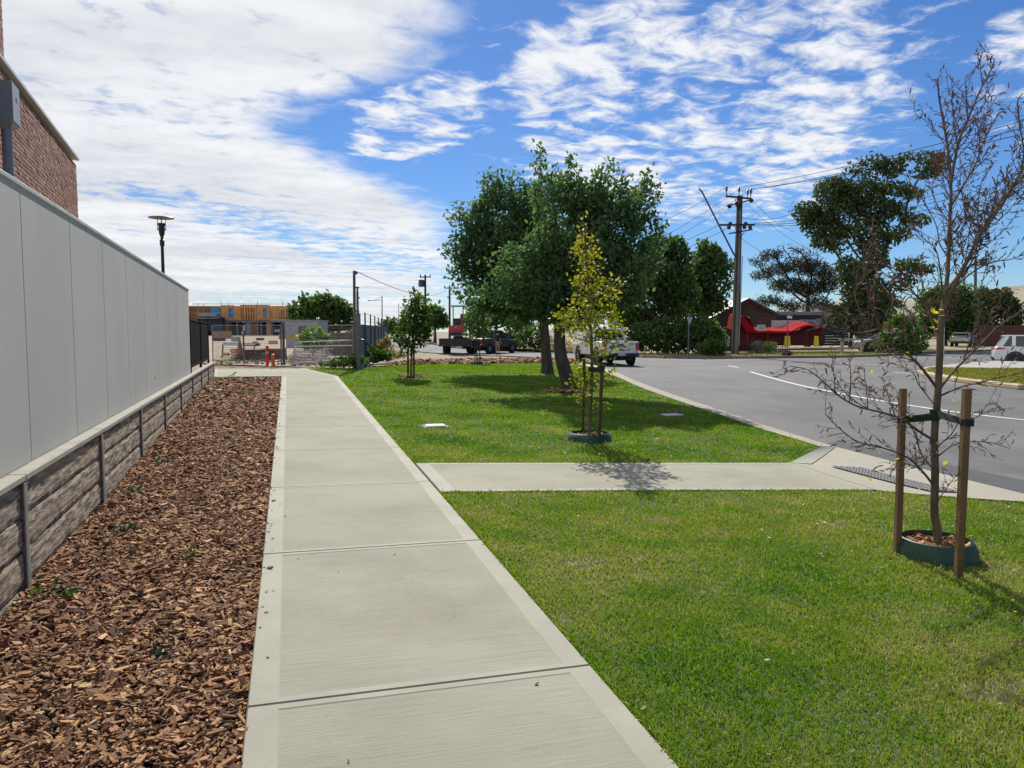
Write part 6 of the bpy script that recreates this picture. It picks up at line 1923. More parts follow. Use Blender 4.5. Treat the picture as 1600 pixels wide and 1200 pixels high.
# red swooping awning
YR = 58.0
aw = thing('red_awning', 'bright red swooping fabric awning and screen along the shop front', 'awning', at(1215, YR))
M_REDF = mat('red_fabric', (.40, .016, .020), (.30, .012, .016), .9, .95, .6, 3, spec=.08); M_REDD = mat('red_screen', (.16, .018, .022), (.11, .014, .018), 1.2, .85)
topl = [(1148, 519), (1153, 497.5), (1164, 496.5), (1171, 509), (1177, 516.5), (1205, 517), (1233, 517.5), (1247, 512), (1257, 508.5), (1268, 508), (1279, 510.5), (1286, 511)]
def ribbon3(bb, pts, y0, y1):
    V = [];
    r5 = np.random.default_rng(8)
    for x, y in pts:
        p = P(x, y + r5.normal(0, .35), YR); V += [(p[0], YR + y0, p[2]), (p[0], YR + y1, p[2] + (y1 - y0) * .10)]
    bb.add(V, [(2 * i, 2 * i + 2, 2 * i + 3, 2 * i + 1) for i in range(len(pts) - 1)])
tl = catmull([(x, y, 0) for x, y in topl], 4)[:, :2]
bb = MB(); ribbon3(bb, tl, -.9, 2.2); bb.build('canopy', M_REDF, aw)
bb = MB(); n = len(tl); V = []
for x, y in tl: V += [tuple(P(x, y, YR - .9)), tuple(P(x, y + (3.2 if x < 1236 else 2.2), YR - .9))]
bb.add(V, [(2 * i, 2 * i + 1, 2 * i + 3, 2 * i + 2) for i in range(n - 1)]); bb.build('valance', M_REDF, aw)
bb = MB(); V = []
for x, y in tl: V += [tuple(P(x, y + 1, YR)), tuple(P(x, 538.5, YR))]
bb.add(V, [(2 * i, 2 * i + 1, 2 * i + 3, 2 * i + 2) for i in range(n - 1)]); bb.build('screen', M_REDD, aw)
bb = MB()
V = [P(1153, 497.5, YR - .92), P(1164, 496.5, YR - .92), P(1181, 517, YR - .92), P(1167, 520, YR - .92)]
bb.add(V, [(0, 3, 2, 1)]); bb.build('canopy', M_REDF, aw)
for x in (1150, 1168, 1200, 1232, 1260, 1284):
    bb = MB(); bb.tube([P(x, 540, YR - .8), P(x, 516 if x > 1150 else 505, YR - .8)], .04, 6); bb.build('post', mat('post_red', (.2, .02, .02)), aw)
wb = thing('white_screen', 'pale grey pitched box screen rising behind the red awning', 'screen', at(1240, YR + 2.4))
bb = MB(); px_box(bb, 1206, 500.5, 1250, 530, YR + 2.5, .15); bb.build('panel', mat('screen_pale', (.62, .58, .56), (.55, .51, .50), 1, .7), wb)
bb = MB(); bb.bar(P(1250.5, 509, YR + 2.5), P(1282, 509, YR + 4.5), .12, 1.05 * 0 + 1.0); bb.build('panel', mat('screen_grey', (.42, .44, .47), (.37, .39, .42), 1, .7), wb)
t = thing('shop_board', 'small white board leaning on the awning left part', 'sign', P(1190, 517, YR - 1)); bb = MB(); px_box(bb, 1183, 507.5, 1196, 516.5, YR - 1.0, .06); bb.build('board', mat('board_white2', (.60, .64, .68)), t)
bb = MB()
for y in (510, 512, 513.5): px_box(bb, 1186, y, 1193, y + .7, YR - 1.012, .01)
bb.build('print', mat('print_grey', (.25, .27, .30)), t)
for i, (x0, x1) in enumerate(((1131, 1134.5), (1137, 1140.5))):
    one('white_post', 'short white post left of the utility pole, %s of two' % ('left' if i == 0 else 'right'), 'post', x0, 525, x1, 541, YR - 2, .2, mat('post_white', (.5, .54, .60), (.4, .44, .5), 2, .6), group='short white posts by the house', part='post')
# cafe chairs and table
M_CHW = mat('chair_white', (.60, .57, .56), (.5, .47, .46), 3, .6); M_CHP = mat('chair_maroon', (.20, .07, .09), (.15, .05, .07), 3, .6)
def chair(px, Y, rz, m, label):
    c = at(px, Y, .08); t = thing('chair', label, 'chair', c, rz, 'chairs in front of the red awning')
    for sx in (-.2, .2):
        for sy in (-.2, .2):
            bb = MB(); bb.bar((sx, sy, 0), (sx * .9, sy * .9, .45), .035); bb.build('leg', m, t, world=False)
    bb = MB(); bb.box((0, 0, .46), (.46, .46, .04), bev=.01); bb.build('seat', m, t, world=False)
    bb = MB(); bb.bar((-.2, .2, .46), (-.2, .27, .9), .035); bb.bar((.2, .2, .46), (.2, .27, .9), .035)
    for z in (.6, .72, .85): bb.box((0, .22 + (z - .46) * .14, z), (.4, .03, .06))
    bb.build('backrest', m, t, world=False)
for q in ((1187, 56.5, 1.9, M_CHW, 'white chair at the left end of the cafe seating'), (1197, 56.0, -.6, M_CHP, 'maroon chair left of the timber table'), (1212, 55.5, 1.2, M_CHW, 'white chair right of the timber table'), (1222, 56.2, -1.4, M_CHP, 'maroon chair nearest the yellow board')): chair(*q)
t = thing('cafe_table', 'small pale timber table among the chairs at the red awning', 'table', at(1204, 56.3, .08))
bb = MB(); bb.box((0, 0, .74), (.85, .7, .05), bev=.01); bb.build('table_top', M_STUD, t, world=False)
for sx in (-.36, .36):
    for sy in (-.28, .28):
        bb = MB(); bb.box((sx, sy, .36), (.06, .06, .72)); bb.build('leg', M_STUD, t, world=False)
# yellow A-boards
M_YEL = mat('board_yellow', (.75, .58, .03), (.62, .48, .03), 5, .6); M_WBRD = mat('board_offwhite', (.58, .57, .52), (.48, .47, .43), 4, .7)
def aboard(x0, x1, y0, y1, Y, label, lines):
    t = thing('sandwich_board', label, 'sandwich board', P((x0 + x1) / 2, y1, Y), group='yellow sandwich boards on the verge')
    a, b_ = P(x0, y0, Y + .1), P(x1, y1, Y - .15)
    w = b_[0] - a[0]; h = a[2] - b_[2]; c = P((x0 + x1) / 2, y1, Y)
    for s, nm in ((-1, 'front_board'), (1, 'rear_board')):
        bb = MB(); bb.bar(c + [0, s * .16, 0], c + [0, s * .03, h], w, .03, up=(0, 1, 0)); bd_ = bb.build(nm, M_YEL, t)
        if s < 0:
            bb = MB(); lo, hi = .04, .42
            bb.bar(c + [0, -.16 + .13 * lo - .03, h * lo], c + [0, -.16 + .13 * hi - .03, h * hi], w * .86, .006, up=(0, 1, 0)); bb.build('white_panel', M_WBRD, bd_)
            bb = MB(); r2 = np.random.default_rng(int(x0))
            for k_ in range(lines):
                f = .50 + .42 * k_ / lines; L = w * r2.uniform(.3, .8)
                bb.box(c + [0, -.16 + .13 * f - .03, h * f], (L, .008, h * .045))
            for k_ in range(4):
                f = .1 + .26 * k_ / 4; bb.box(c + [0, -.16 + .13 * f - .045, h * f], (w * r2.uniform(.3, .7), .008, h * .03))
            bb.build('print', mat('print_dark', (.10, .09, .06)), bd_)
aboard(1225.5, 1234.5, 525, 541.5, 52.5, 'yellow sandwich board standing behind the street name post', 5)
aboard(1271.5, 1279, 525, 541.5, 52.5, 'yellow sandwich board at the right end of the red awning', 5)
# dark stacked fence, rail and bench on the right of the awning
t = thing('dark_fence', 'dark horizontal board fence right of the red awning', 'fence', at(1302, 60))
for k_ in range(9):
    bb = MB(); y = 540 - k_ * 3.9; px_box(bb, 1288, y - 3.5, 1326, y, 60, .05); bb.build('board', mat('board_charcoal', (.035, .038, .042), (.026, .028, .031), 2, .85), t)
bb = MB(); px_box(bb, 1281, 497, 1287, 541, 59.6, .4); bb.build('pillar', mat('pillar_grey', (.10, .11, .12), (.08, .085, .095), 2, .8), t)
t = thing('timber_rail', 'low grey timber rail on short posts at the grass edge', 'rail', at(1325, 52, .08))
bb = MB(); bb.bar(P(1311, 531, 52), P(1348, 530.5, 52), .16, .12); bb.build('rail', mat('rail_grey', (.36, .34, .31), (.27, .26, .24), 3, .9), t)
for x in (1316, 1347):
    bb = MB(); bb.bar(at(x, 52), P(x, 531, 52), .16); bb.build('post', mat('rail_grey', (.36, .34, .31)), t)
# signs
M_SIGNB = mat('sign_back_grey', (.42, .43, .44), (.34, .35, .36), 3, .5, metal=.3)
t = thing('give_way_sign', 'triangular road sign seen from behind on a grey post by the dark hedge', 'road sign', at(1076, 47, .08))
bb = MB(); bb.tube([at(1076, 47), P(1076.5, 489, 47)], .04, 8); bb.build('post', mat('post_grey', (.15, .155, .16), (.11, .115, .12), 3, .6), t, smooth_=True)
bb = MB(); a, b_, c = P(1072.5, 495.5, 46.9), P(1082.5, 495.5, 46.9), P(1077.5, 508, 46.9)
bb.add([a, b_, c, a + [0, .02, 0], b_ + [0, .02, 0], c + [0, .02, 0]], [(0, 2, 1), (3, 4, 5), (0, 1, 4, 3), (1, 2, 5, 4), (2, 0, 3, 5)]); bb.build('sign_plate', M_SIGNB, t)
t = thing('street_name_sign', 'thin post with a small white street name blade near the red awning', 'street sign', at(1231, 48, .08))
bb = MB(); bb.tube([at(1231, 48), P(1231, 493, 48)], .03, 8); bb.build('post', mat('post_grey', (.15, .155, .16)), t, smooth_=True)
bb = MB(); bb.bar(P(1230, 495, 48), P(1237.5, 496, 47.6), .03, .16); bl_ = bb.build('blade', mat('blade_white', (.62, .62, .60)), t)
bb = MB(); r2 = np.random.default_rng(2)
for k_ in range(6): bb.box(P(1231.6 + k_ * .9, 495.4 + .1 * k_, 47.93 - .05 * k_), (.02, .01, r2.uniform(.05, .09)))
bb.build('lettering', mat('print_dark', (.10, .09, .06)), bl_)
simple_pole(1475.5, 508, 46, .05, 'short white marker post behind the bare tree trunk', mat('marker_white', (.55, .56, .56), rough=.6), name='marker_post', cat='post')
t = thing('power_pole', 'distant grey power pole with a transformer at the right above the dark trees', 'power pole', at(1524, 95))
bb = MB(); bb.tube([at(1524, 95), P(1524.5, 400, 95)], [.22, .15], 8); bb.build('pole', mat('pole_greyish', (.12, .115, .11), rough=.9), t, smooth_=True)
bb = MB(); bb.lathe([(.35, 0), (.42, .1), (.42, .8), (.35, .9)], 12, P(1536, 415, 95)); bb.tube([P(1524, 410, 95), P(1538, 410, 95)], .06, 6); bb.build('transformer', M_DKST, t, smooth_=True)
one('shipping_container', 'dark red shipping container behind the white car', 'container', 1541, 508, 1640, 541, 84, 2.5, mat('container_red', (.14, .045, .036), (.10, .035, .03), 1.5, .8), part='body')
t = thing('red_sign', 'small red patch of signage behind the rounded bush', 'sign', P(1385, 510, 64)); bb = MB(); px_box(bb, 1380, 502, 1391, 512, 64, .1); bb.build('board', mat('sign_red', (.45, .05, .03)), t)

# ---- trees across the road
def dtree(label, base_px, Y, blobs, seed, leafm, lsize, natt, step, per=9, name='tree', bark=M_BARKG, tr=.25, shape='oval', droop=0., top=None, **k):
    b0 = at(base_px[0], Y); tp = P(base_px[1], base_px[2], Y)
    return make_tree(name, label, 'tree', b0, line(b0 - [0, 0, .1], tp, 5, .06, seed), blobs_px(fringe(blobs, seed, 3) if seed not in (84, 85) else blobs, Y, k.pop('depth', .9)), natt, step, step * 1.15, step * 7, leafm, bark, lsize, per, seed, trunk_r=tr, tip=k.pop('tip', .03), power=.42, leaf_max=k.pop('leaf_max', 8), jitter=k.pop('jitter', lsize * .8), shape=shape, droop=droop, **k)
dtree('dense dark green tree behind the large lawn trees, left of the utility pole', (1040, 1040, 480), 55, [(1030, 430, 50, 52), (1000, 450, 40, 50), (1060, 460, 34, 34), (1040, 390, 28, 22), (1065, 408, 22, 20), (985, 480, 30, 24), (960, 470, 40, 30)], 81, M_LF_DARK, .30, 900, .42, 8, name='broad_tree', extra=5000)
dtree('rounded mid green tree just left of the utility pole', (1105, 1105, 480), 60, [(1108, 425, 30, 40), (1122, 455, 22, 32), (1085, 450, 24, 34), (1112, 398, 18, 14), (1130, 440, 14, 20), (1095, 478, 34, 18)], 82, M_LF_DARK, .34, 700, .45, 8, name='broad_tree', extra=3500)
dtree('dark tree behind the excavator and the left lawn tree', (775, 775, 500), 70, [(765, 485, 24, 26), (790, 480, 24, 30), (745, 495, 16, 16), (815, 490, 22, 26)], 83, M_LF_DARK, .36, 400, .5, 9, name='broad_tree', extra=2200)
gum = [(1472, 252, 14, 14), (1445, 268, 26, 10), (1425, 300, 22, 9), (1262, 330, 24, 18), (1278, 345, 30, 20), (1300, 298, 28, 22), (1320, 290, 24, 20), (1345, 262, 26, 16), (1365, 252, 26, 13), (1392, 262, 22, 15), (1436, 247, 34, 12), (1455, 262, 16, 13), (1395, 293, 32, 11), (1345, 300, 40, 22), (1310, 330, 40, 22), (1370, 325, 36, 18), (1300, 372, 34, 20), (1345, 360, 44, 26), (1430, 343, 24, 11), (1405, 330, 20, 14), (1395, 365, 30, 14), (1360, 400, 30, 24), (1335, 420, 30, 26), (1350, 455, 34, 32), (1330, 490, 34, 26), (1375, 470, 24, 30), (1425, 415, 30, 13), (1445, 418, 18, 10), (1410, 440, 22, 14)]
dtree('tall spreading gum tree with clumped olive foliage right of the pole', (1350, 1348, 470), 74, gum, 84, M_LF_GUM, .34, 2000, .55, 11, name='gum_tree', bark=M_BARKG, tr=.5, shape='oval', droop=.9, depth=.8, tip=.032, leaf_max=4, jitter=.30, extra=9000)
pine = [(1185, 408, 16, 8), (1205, 398, 18, 8), (1235, 390, 22, 8), (1262, 396, 20, 10), (1190, 430, 18, 8), (1215, 420, 22, 10), (1245, 415, 24, 12), (1275, 420, 24, 14), (1230, 445, 28, 12), (1265, 450, 26, 14), (1295, 440, 18, 18), (1200, 470, 22, 8), (1235, 478, 22, 8), (1280, 475, 22, 12), (1215, 492, 18, 5)]
dtree('sparse flat topped pine with bare branches between the house and the gum tree', (1262, 1262, 480), 80, pine, 85, M_LF_PINE, .40, 1300, .50, 9, name='pine_tree', bark=M_BARKG, tr=.32, shape='long', depth=.9, tip=.036, leaf_max=3, jitter=.22, extra=4200)
dtree('dark green tree behind the bare tree, left one of the right hand pair', (1478, 1478, 500), 88, [(1480, 470, 36, 26), (1455, 490, 26, 28), (1500, 485, 26, 30), (1480, 510, 44, 20), (1430, 505, 20, 14)], 86, M_LF_DARK, .42, 420, .7, 10, name='broad_tree', extra=4500)
dtree('brownish green rounded tree above the red container', (1548, 1548, 500), 92, [(1550, 480, 38, 28), (1525, 490, 24, 26), (1575, 495, 22, 24), (1550, 505, 42, 18)], 87, M_LF_GUM, .42, 420, .7, 10, name='broad_tree', extra=4500)
dtree('dark evergreen lower mass under the gum tree', (1330, 1330, 510), 78, [(1320, 500, 30, 22), (1350, 500, 34, 28), (1300, 510, 20, 14), (1385, 490, 20, 26)], 88, M_LF_DARK, .4, 300, .6, 10, name='broad_tree', extra=3500)
bush('hedge_bush', 'long dark green rounded hedge behind the triangular sign', at(1055, 52), [(1040, 525, 46, 24), (1085, 522, 40, 30), (1010, 530, 30, 20), (1115, 535, 22, 20), (980, 535, 30, 16)], 52, 6500, M_LF_DARK, .24, 91)
bush('grey_bush', 'greyish twiggy bush rising behind the dark hedge', at(1030, 56), [(1030, 495, 30, 14), (1000, 500, 24, 14), (1055, 492, 16, 10), (985, 505, 20, 14)], 56, 2600, M_LF_GREY, .24, 92)
bush('green_bush', 'small bright green bush in front of the dark hedge by the utility pole', at(1112, 47.5), [(1112, 543, 18, 12), (1103, 547, 10, 8), (1124, 548, 9, 7)], 47.5, 1700, M_LF_MID, .17, 93)
bush('green_bush', 'rounded green bush with a bright top right of the timber rail', at(1408, 54), [(1405, 522, 26, 22), (1415, 508, 16, 12), (1388, 538, 24, 12), (1430, 534, 18, 20), (1405, 544, 32, 10)], 54, 3400, M_LF_MID, .22, 94)
bush('cone_bush', 'upright grey green conifer bush between the truck and the lawn trees', at(803, 66), [(803, 520, 12, 24), (800, 535, 14, 14), (808, 500, 8, 14)], 66, 1500, M_LF_MID, .22, 95)
bush('green_bush', 'dark low bush behind the straight trunk', at(835, 62), [(835, 525, 16, 18), (820, 530, 14, 14), (850, 535, 14, 12)], 62, 1300, M_LF_DARK, .24, 96)
bush('dry_bush', 'tan dry bush between the two lawn trunks', at(870, 58), [(870, 540, 16, 14), (885, 545, 14, 10)], 58, 700, M_DRY, .26, 97, shape='long', up=1.2)
bush('purple_bush', 'small purplish bush at the kerb below the street name post', at(1229, 47.2), [(1229, 554, 6, 6)], 47.2, 420, leafmat('leaf_purple', [(0, (.05, .03, .03)), (1, (.16, .09, .085))], .2), .10, 98)
bush('weeds', 'pale green weeds right of the utility pole', at(1186, 50), [(1184, 542, 8, 8), (1180, 548, 6, 5)], 50, 420, M_LF_GREY, .17, 99, cat='weeds', shape='long', up=1.2)
bush('weeds', 'green tufted weeds left of the yellow sandwich boards', at(1206, 50), [(1204, 543, 9, 7), (1198, 546, 8, 5)], 50, 460, M_LF_MID, .17, 100, cat='weeds', shape='long', up=1.2)
# dry grass and green grass on that verge
vgreen = [at(1225, 49.2)[:2], at(1390, 52.5)[:2], at(1395, 57)[:2], at(1310, 58)[:2], at(1170, 56)[:2], at(1175, 52)[:2]]
sheet('verge_grass', vgreen, mat('verge_green_soil', (.10, .15, .035), (.16, .16, .06), 1.2, .95, .4, 20), lambda x, y: float(gz(x, y)) + .088, 0, 3.0)
vz = lambda x, y: gz(x, y) + .09
blades('verge_grass', vgreen, seed=7, hh=(.06, .16), zf=vz, m=M_VGREEN, rngs=((40, 70, 90, .05),))
vdry = [at(985, 47.3)[:2], at(1140, 47)[:2], at(1300, 48)[:2], at(1390, 52)[:2], at(1225, 49.2)[:2], at(1175, 53)[:2], at(1120, 52)[:2], at(985, 53)[:2]]
blades('verge_grass', vdry, seed=8, hh=(.06, .22), zf=vz, m=M_DRY, rngs=((40, 70, 60, .05),))
vdry2 = [GR(960, 556)[:2], GR(790, 545)[:2], GR(690, 540.5)[:2], at(690, 95)[:2], at(960, 62)[:2]]
blades('verge_grass', vdry2, seed=9, hh=(.08, .3), zf=vz, m=M_DRY, rngs=((40, 110, 20, .08),))
# island with kerb, grass and concrete on the right
isl = [GR(1440, 585)[:2], GR(1452, 579)[:2], GR(1520, 571)[:2], GR(1660, 566)[:2], np.array([34, 27.]), np.array([26, 20.5]), GR(1600, 609)[:2], GR(1500, 597)[:2]]
iz = lambda x, y: float(roadz(x, y)) + .13
M_IK = mat('island_kerb', (.50, .40, .26), (.42, .33, .21), 2, .85)
o = sheet('traffic_island', isl, mat('island_grass', (.20, .19, .05), (.13, .15, .035), .8, .95, .4, 20), iz, 0, 2.0)
bb = MB(); n = len(isl)
for i in range(n):
    a, b_ = isl[i], isl[(i + 1) % n]
    if i in (2, 3): continue
    bb.bar((*a, iz(*a) - .06), (*b_, iz(*b_) - .06), .34, .15, bev=.03)
k_ = bb.build('island_kerb', M_IK, o)
cpath = [GR(1448, 578)[:2] + [.1, .1], GR(1520, 570)[:2], GR(1660, 565)[:2], np.array([40, 38.]), GR(1660, 582)[:2], GR(1480, 579.5)[:2]]
o2 = sheet('island_path', cpath, mat('island_concrete', (.40, .385, .35), (.34, .33, .30), 1, .9), iz, .012, 2.0)
vz2 = lambda x, y: roadz(x, y) + .13
blades('island_grass_blades', [isl[0], isl[1], cpath[5], cpath[4], isl[4], isl[5], isl[6], isl[7]], seed=10, hh=(.04, .09), zf=vz2, m=leafmat('island_blade', [(0, (.10, .15, .02)), (.5, (.22, .22, .04)), (1, (.42, .36, .12))], .3), rngs=((15, 45, 260, .03),))

# ================================================================== VEHICLES AND THE PERSON
M_WPAINT = mat('car_paint_white', (.74, .75, .76), (.71, .72, .73), 2, .28, coat=.6)
M_SPAINT = mat('car_paint_silver', (.42, .43, .44), (.38, .39, .40), 2, .3, metal=.5)
M_DPAINT = mat('car_paint_dark', (.022, .026, .032), (.018, .021, .026), 2, .3, coat=.6)
M_TYRE = mat('tyre_rubber', (.018, .018, .019), (.024, .023, .022), 8, .85); M_RIM = mat('alloy_rim', (.45, .46, .47), (.38, .39, .40), 4, .35, metal=.7)
M_PLAST = mat('black_plastic', (.022, .022, .024), (.03, .03, .032), 4, .6); M_TAIL = mat('tail_light_red', (.50, .012, .018), (.40, .01, .014), 3, .2)
M_GLASS = glassmat('car_glass', (.012, .015, .018)); M_PLATE = mat('number_plate', (.60, .60, .55), rough=.5)


def wheel(parent, x, y, r, w, rim=M_RIM):
    s = 1 if x > 0 else -1
    bb = MB(); bb.lathe([(r * .62, -w / 2), (r * .93, -w / 2), (r, -w * .36), (r, w * .36), (r * .93, w / 2), (r * .62, w / 2)], 24, (x, y, r), axis='x', close=True)
    t = bb.build('wheel', M_TYRE, parent, world=False, smooth_=True)
    bb = MB(); bb.lathe([(r * .64, -w * .3), (r * .64, w * .40 ), (r * .58, w * .44), (r * .56, -w * .1)], 24, (x, y, r), axis='x', close=True)
    for k in range(5):
        a = k * 2 * pi / 5 + .3
        bb.bar((x + s * w * .36, y, r), (x + s * w * .36, y + cos(a) * r * .6, r + sin(a) * r * .6), r * .17, .03, up=(1, 0, 0))
    bb.lathe([(r * .14, -.02), (r * .14, .02)], 12, (x + s * w * .40, y, r), axis='x')
    bb.lathe([(r * .55, -.01), (r * .55, .01)], 20, (x, y, r), axis='x')
    bb.build('rim', rim, t, world=False)


def loft(bb, bot, top, z0, z1, n=1):
    """frustum from two rectangles (x half, y0, y1)"""
    V = []
    for (hx, y0, y1), z in ((bot, z0), (top, z1)):
        V += [(-hx, y0, z), (hx, y0, z), (hx, y1, z), (-hx, y1, z)]
    bb.add(V, [(0, 1, 5, 4), (1, 2, 6, 5), (2, 3, 7, 6), (3, 0, 4, 7), (4, 5, 6, 7), (3, 2, 1, 0)])


def cabin(t, paint, bot, top, z0, z1, posts, roofth=.05, extra_roof=(0, 0)):
    bb = MB(); loft(bb, bot, top, z0, z1); gl = bb.build('windows', M_GLASS, t, world=False)
    bb = MB(); bb.side([(top[1] - .03 - extra_roof[0], z1 - .01), (top[2] + .04, z1 - .01), (top[2] - .1, z1 + roofth), (top[1] + .1, z1 + roofth), (top[1] - .02 - extra_roof[0], z1 + roofth * .6)], top[0] + .03, .02, .06); bb.build('roof', paint, t, world=False, smooth_=True)
    for s in (-1, 1):
        for f in posts:           # fraction along, width
            yb = bot[1] + (bot[2] - bot[1]) * f[0]; yt = top[1] + (top[2] - top[1]) * f[1]
            bb = MB(); bb.bar((s * (bot[0] + .008), yb, z0 - .02), (s * (top[0] + .008), yt, z1 + .01), f[2], .04, up=(1, 0, 0))
            bb.build('pillar', paint, t, world=False)
    return gl


# ---- white dual cab ute, driving away up the street
def ute(name, label, loc, rz, paint, tub=True):
    t = thing(name, label, 'ute', loc, rz)
    r = .40; yw = (-1.62, 1.60)
    def arch(y, up=True):
        a = np.linspace(0, pi, 9); return [(y + cos(q) * .47, .42 + sin(q) * .44) for q in a][::-1]
    low = [(-2.58, .55), (-2.62, .75), (-2.60, 1.14), (-2.56, 1.17), (-.95, 1.19), (1.0, 1.15), (2.15, 1.04), (2.48, .92), (2.56, .7), (2.55, .45)]
    prof = [(-2.55, .5)] + [(a, b) for a, b in low[1:]] + [(q[0], q[1]) for q in arch(yw[1])[::-1]] + [(q[0], q[1]) for q in arch(yw[0])[::-1]]
    # sweep only the convex shell, wheel wells are dark discs over it
    shell = [(-2.55, .48)] + low[1:-1] + [(2.53, .45)]
    bb = MB(); bb.side(shell, .92, .05, .09); body = bb.build('body', paint, t, world=False, smooth_=True)
    for y in yw:
        for s in (-1, 1):
            bb = MB(); bb.lathe([(.50, -.02), (.50, .012), (.46, .02), (.02, .014), (.02, -.02)], 24, (s * .915, y, .44), axis='x'); bb.build('wheel_arch', M_PLAST, t, world=False)
    for y in yw:
        for s in (-1, 1): wheel(t, s * .83, y, r, .26)
    bb = MB(); bb.box((0, 0, .36), (1.5, 4.4, .22)); bb.build('chassis', M_PLAST, t, world=False)
    cabin(t, paint, (.84, -.92, 1.22), (.68, -.62, .42), 1.15, 1.76, ((0, 0, .12), (.44, .48, .10), (1, 1, .08)))
    bb = MB(); bb.bar((-.84, -.93, 1.17), (-.68, -.63, 1.78), .09); bb.bar((.84, -.93, 1.17), (.68, -.63, 1.78), .09); bb.bar((-.7, -.64, 1.74), (.7, -.64, 1.74), .07); bb.bar((-.84, -.94, 1.2), (.84, -.94, 1.2), .10); bb.build('rear_window_frame', paint, t, world=False)
    if tub:
        bb = MB(); bb.box((0, -1.75, 1.175), (1.55, 1.5, .03)); bb.build('tub_opening', M_PLAST, t, world=False)
        bb = MB(); bb.box((0, -2.62, .875), (1.46, .05, .56), bev=.02); tg = bb.build('tailgate', paint, t, world=False)
        bb = MB(); bb.box((0, -2.65, 1.02), (.22, .03, .07), bev=.01); bb.build('handle', M_PLAST, tg, world=False)
        # printing: small lines upper right, an emblem and a word below it, too small to read
        bb = MB(); r2 = np.random.default_rng(9)
        for z in (1.06, 1.00):
            x = .28
            while x < .64:
                w = r2.uniform(.02, .05); bb.box((x + w / 2, -2.647, z), (w, .004, .03)); x += w + .012
        tag(bb.build('lettering', mat('print_teal', (.05, .14, .17)), tg, world=False), kind='stuff')
        bb = MB(); x = -.12
        for k in range(10):
            h = r2.uniform(.05, .1)
            if k == 7: x += .05; continue
            bb.box((x + .02, -2.647, .72 + h / 2), (.034, .004, h)); x += .055
        bb.prism([(-.0, -2.648), (.26, -2.648), (.26, -2.645), (.0, -2.645)], [.90, .90, .90, .90], [.93, .93, .93, .93]); bb.prism([(.05, -2.648), (.21, -2.648), (.21, -2.645), (.05, -2.645)], .93, .97)
        bb.build('emblem', mat('print_maroon', (.09, .03, .03)), tg, world=False)
        for s in (-1, 1):
            bb = MB(); bb.box((s * .815, -2.62, .90), (.15, .07, .42), bev=.02); bb.build('tail_light', M_TAIL, t, world=False)
            bb = MB(); bb.box((s * .815, -2.625, .72), (.14, .075, .08), bev=.01); bb.build('reverse_light', M_PLATE, t, world=False)
    bb = MB(); bb.box((0, -2.66, .52), (1.74, .18, .17), bev=.03); bb.build('rear_bumper', M_PLAST, t, world=False)
    bb = MB(); bb.box((0, -2.756, .55), (.37, .012, .12)); bb.build('number_plate', M_PLATE, t, world=False)
    bb = MB(); bb.box((0, 2.52, .55), (1.78, .18, .26), bev=.05); bb.build('front_bumper', M_PLAST if paint is M_DPAINT else paint, t, world=False)
    for s in (-1, 1):
        bb = MB(); bb.box((s * .72, 2.44, .86), (.34, .16, .14), bev=.03); bb.build('headlight', mat('headlight', (.6, .62, .64), rough=.1), t, world=False)
        bb = MB(); bb.box((s * 1.02, .85, 1.24), (.2, .10, .16), bev=.03); bb.build('mirror', paint, t, world=False)
        bb = MB()
        for y in (-.02, -.9 + .02, .98): bb.box((s * .923, y, .86), (.006, .012, .55))
        for y in (-.75, .12): bb.box((s * .93, y, 1.02), (.02, .16, .035))
        bb.build('door_handle', M_PLAST, t, world=False)
    return t


u0 = GR(962, 571); rzu = radians(11)
ute('white_ute', 'white dual cab ute with a printed tailgate on the road behind the yellow tree', (u0[0] + .05 - sin(rzu) * 2.0 * 1, u0[1] + cos(rzu) * 2.0, u0[2]), rzu, M_WPAINT)
# ---- dark ute with a plant trailer and mini excavator
q = at(768, 57.8)
ute('dark_ute', 'dark grey dual cab ute parked on the gravel behind the small ringed tree', (q[0], q[1], q[2]), radians(-32), M_DPAINT)
tr = at(713, 55.2)
tl_ = thing('plant_trailer', 'black flat plant trailer with its tailboard towards the camera', 'trailer', tr, radians(-8))
M_TRL = mat('trailer_black', (.022, .023, .026), (.03, .03, .033), 4, .6)
bb = MB(); bb.box((0, 1.6, .62), (2.5, 3.6, .12), bev=.01); bb.build('deck', M_TRL, tl_, world=False)
bb = MB(); bb.box((0, -.22, .86), (2.56, .06, .60), bev=.01); bb.build('tailboard', M_TRL, tl_, world=False)
for s in (-1, 1):
    bb = MB(); bb.box((s * 1.26, 1.6, .84), (.05, 3.6, .40), bev=.01); bb.build('side_board', M_TRL, tl_, world=False)
    for y in (.75, 1.75): wheel(tl_, s * 1.02, y, .37, .26, M_TRL)
    bb = MB(); bb.box((s * 1.0, -.27, .62), (.2, .03, .10)); bb.build('tail_light', M_TAIL, tl_, world=False)
bb = MB(); bb.box((.25, -.265, .50), (.40, .02, .14)); bb.build('number_plate', M_PLATE, tl_, world=False)
bb = MB(); bb.bar((0, 3.3, .55), (0, 4.9, .5), .12); bb.build('drawbar', M_TRL, tl_, world=False)
ex = thing('mini_excavator', 'red and black mini excavator with an open canopy on the trailer', 'excavator', tr + np.array([.05, 1.3, .68]), radians(-8))
ex.scale = (1.12, 1.12, 1.22)
M_EXR = mat('excavator_red', (.42, .016, .028), (.34, .014, .024), 2, .35); M_EXB = mat('excavator_black', (.02, .02, .022), (.028, .028, .03), 3, .6)
for s in (-1, 1):
    bb = MB(); bb.side([(-.75, .2), (-.62, .03), (.62, .03), (.75, .2), (.62, .38), (-.62, .38)], .13, .02, .04, x0=s * .42); bb.build('track', M_EXB, ex, world=False)
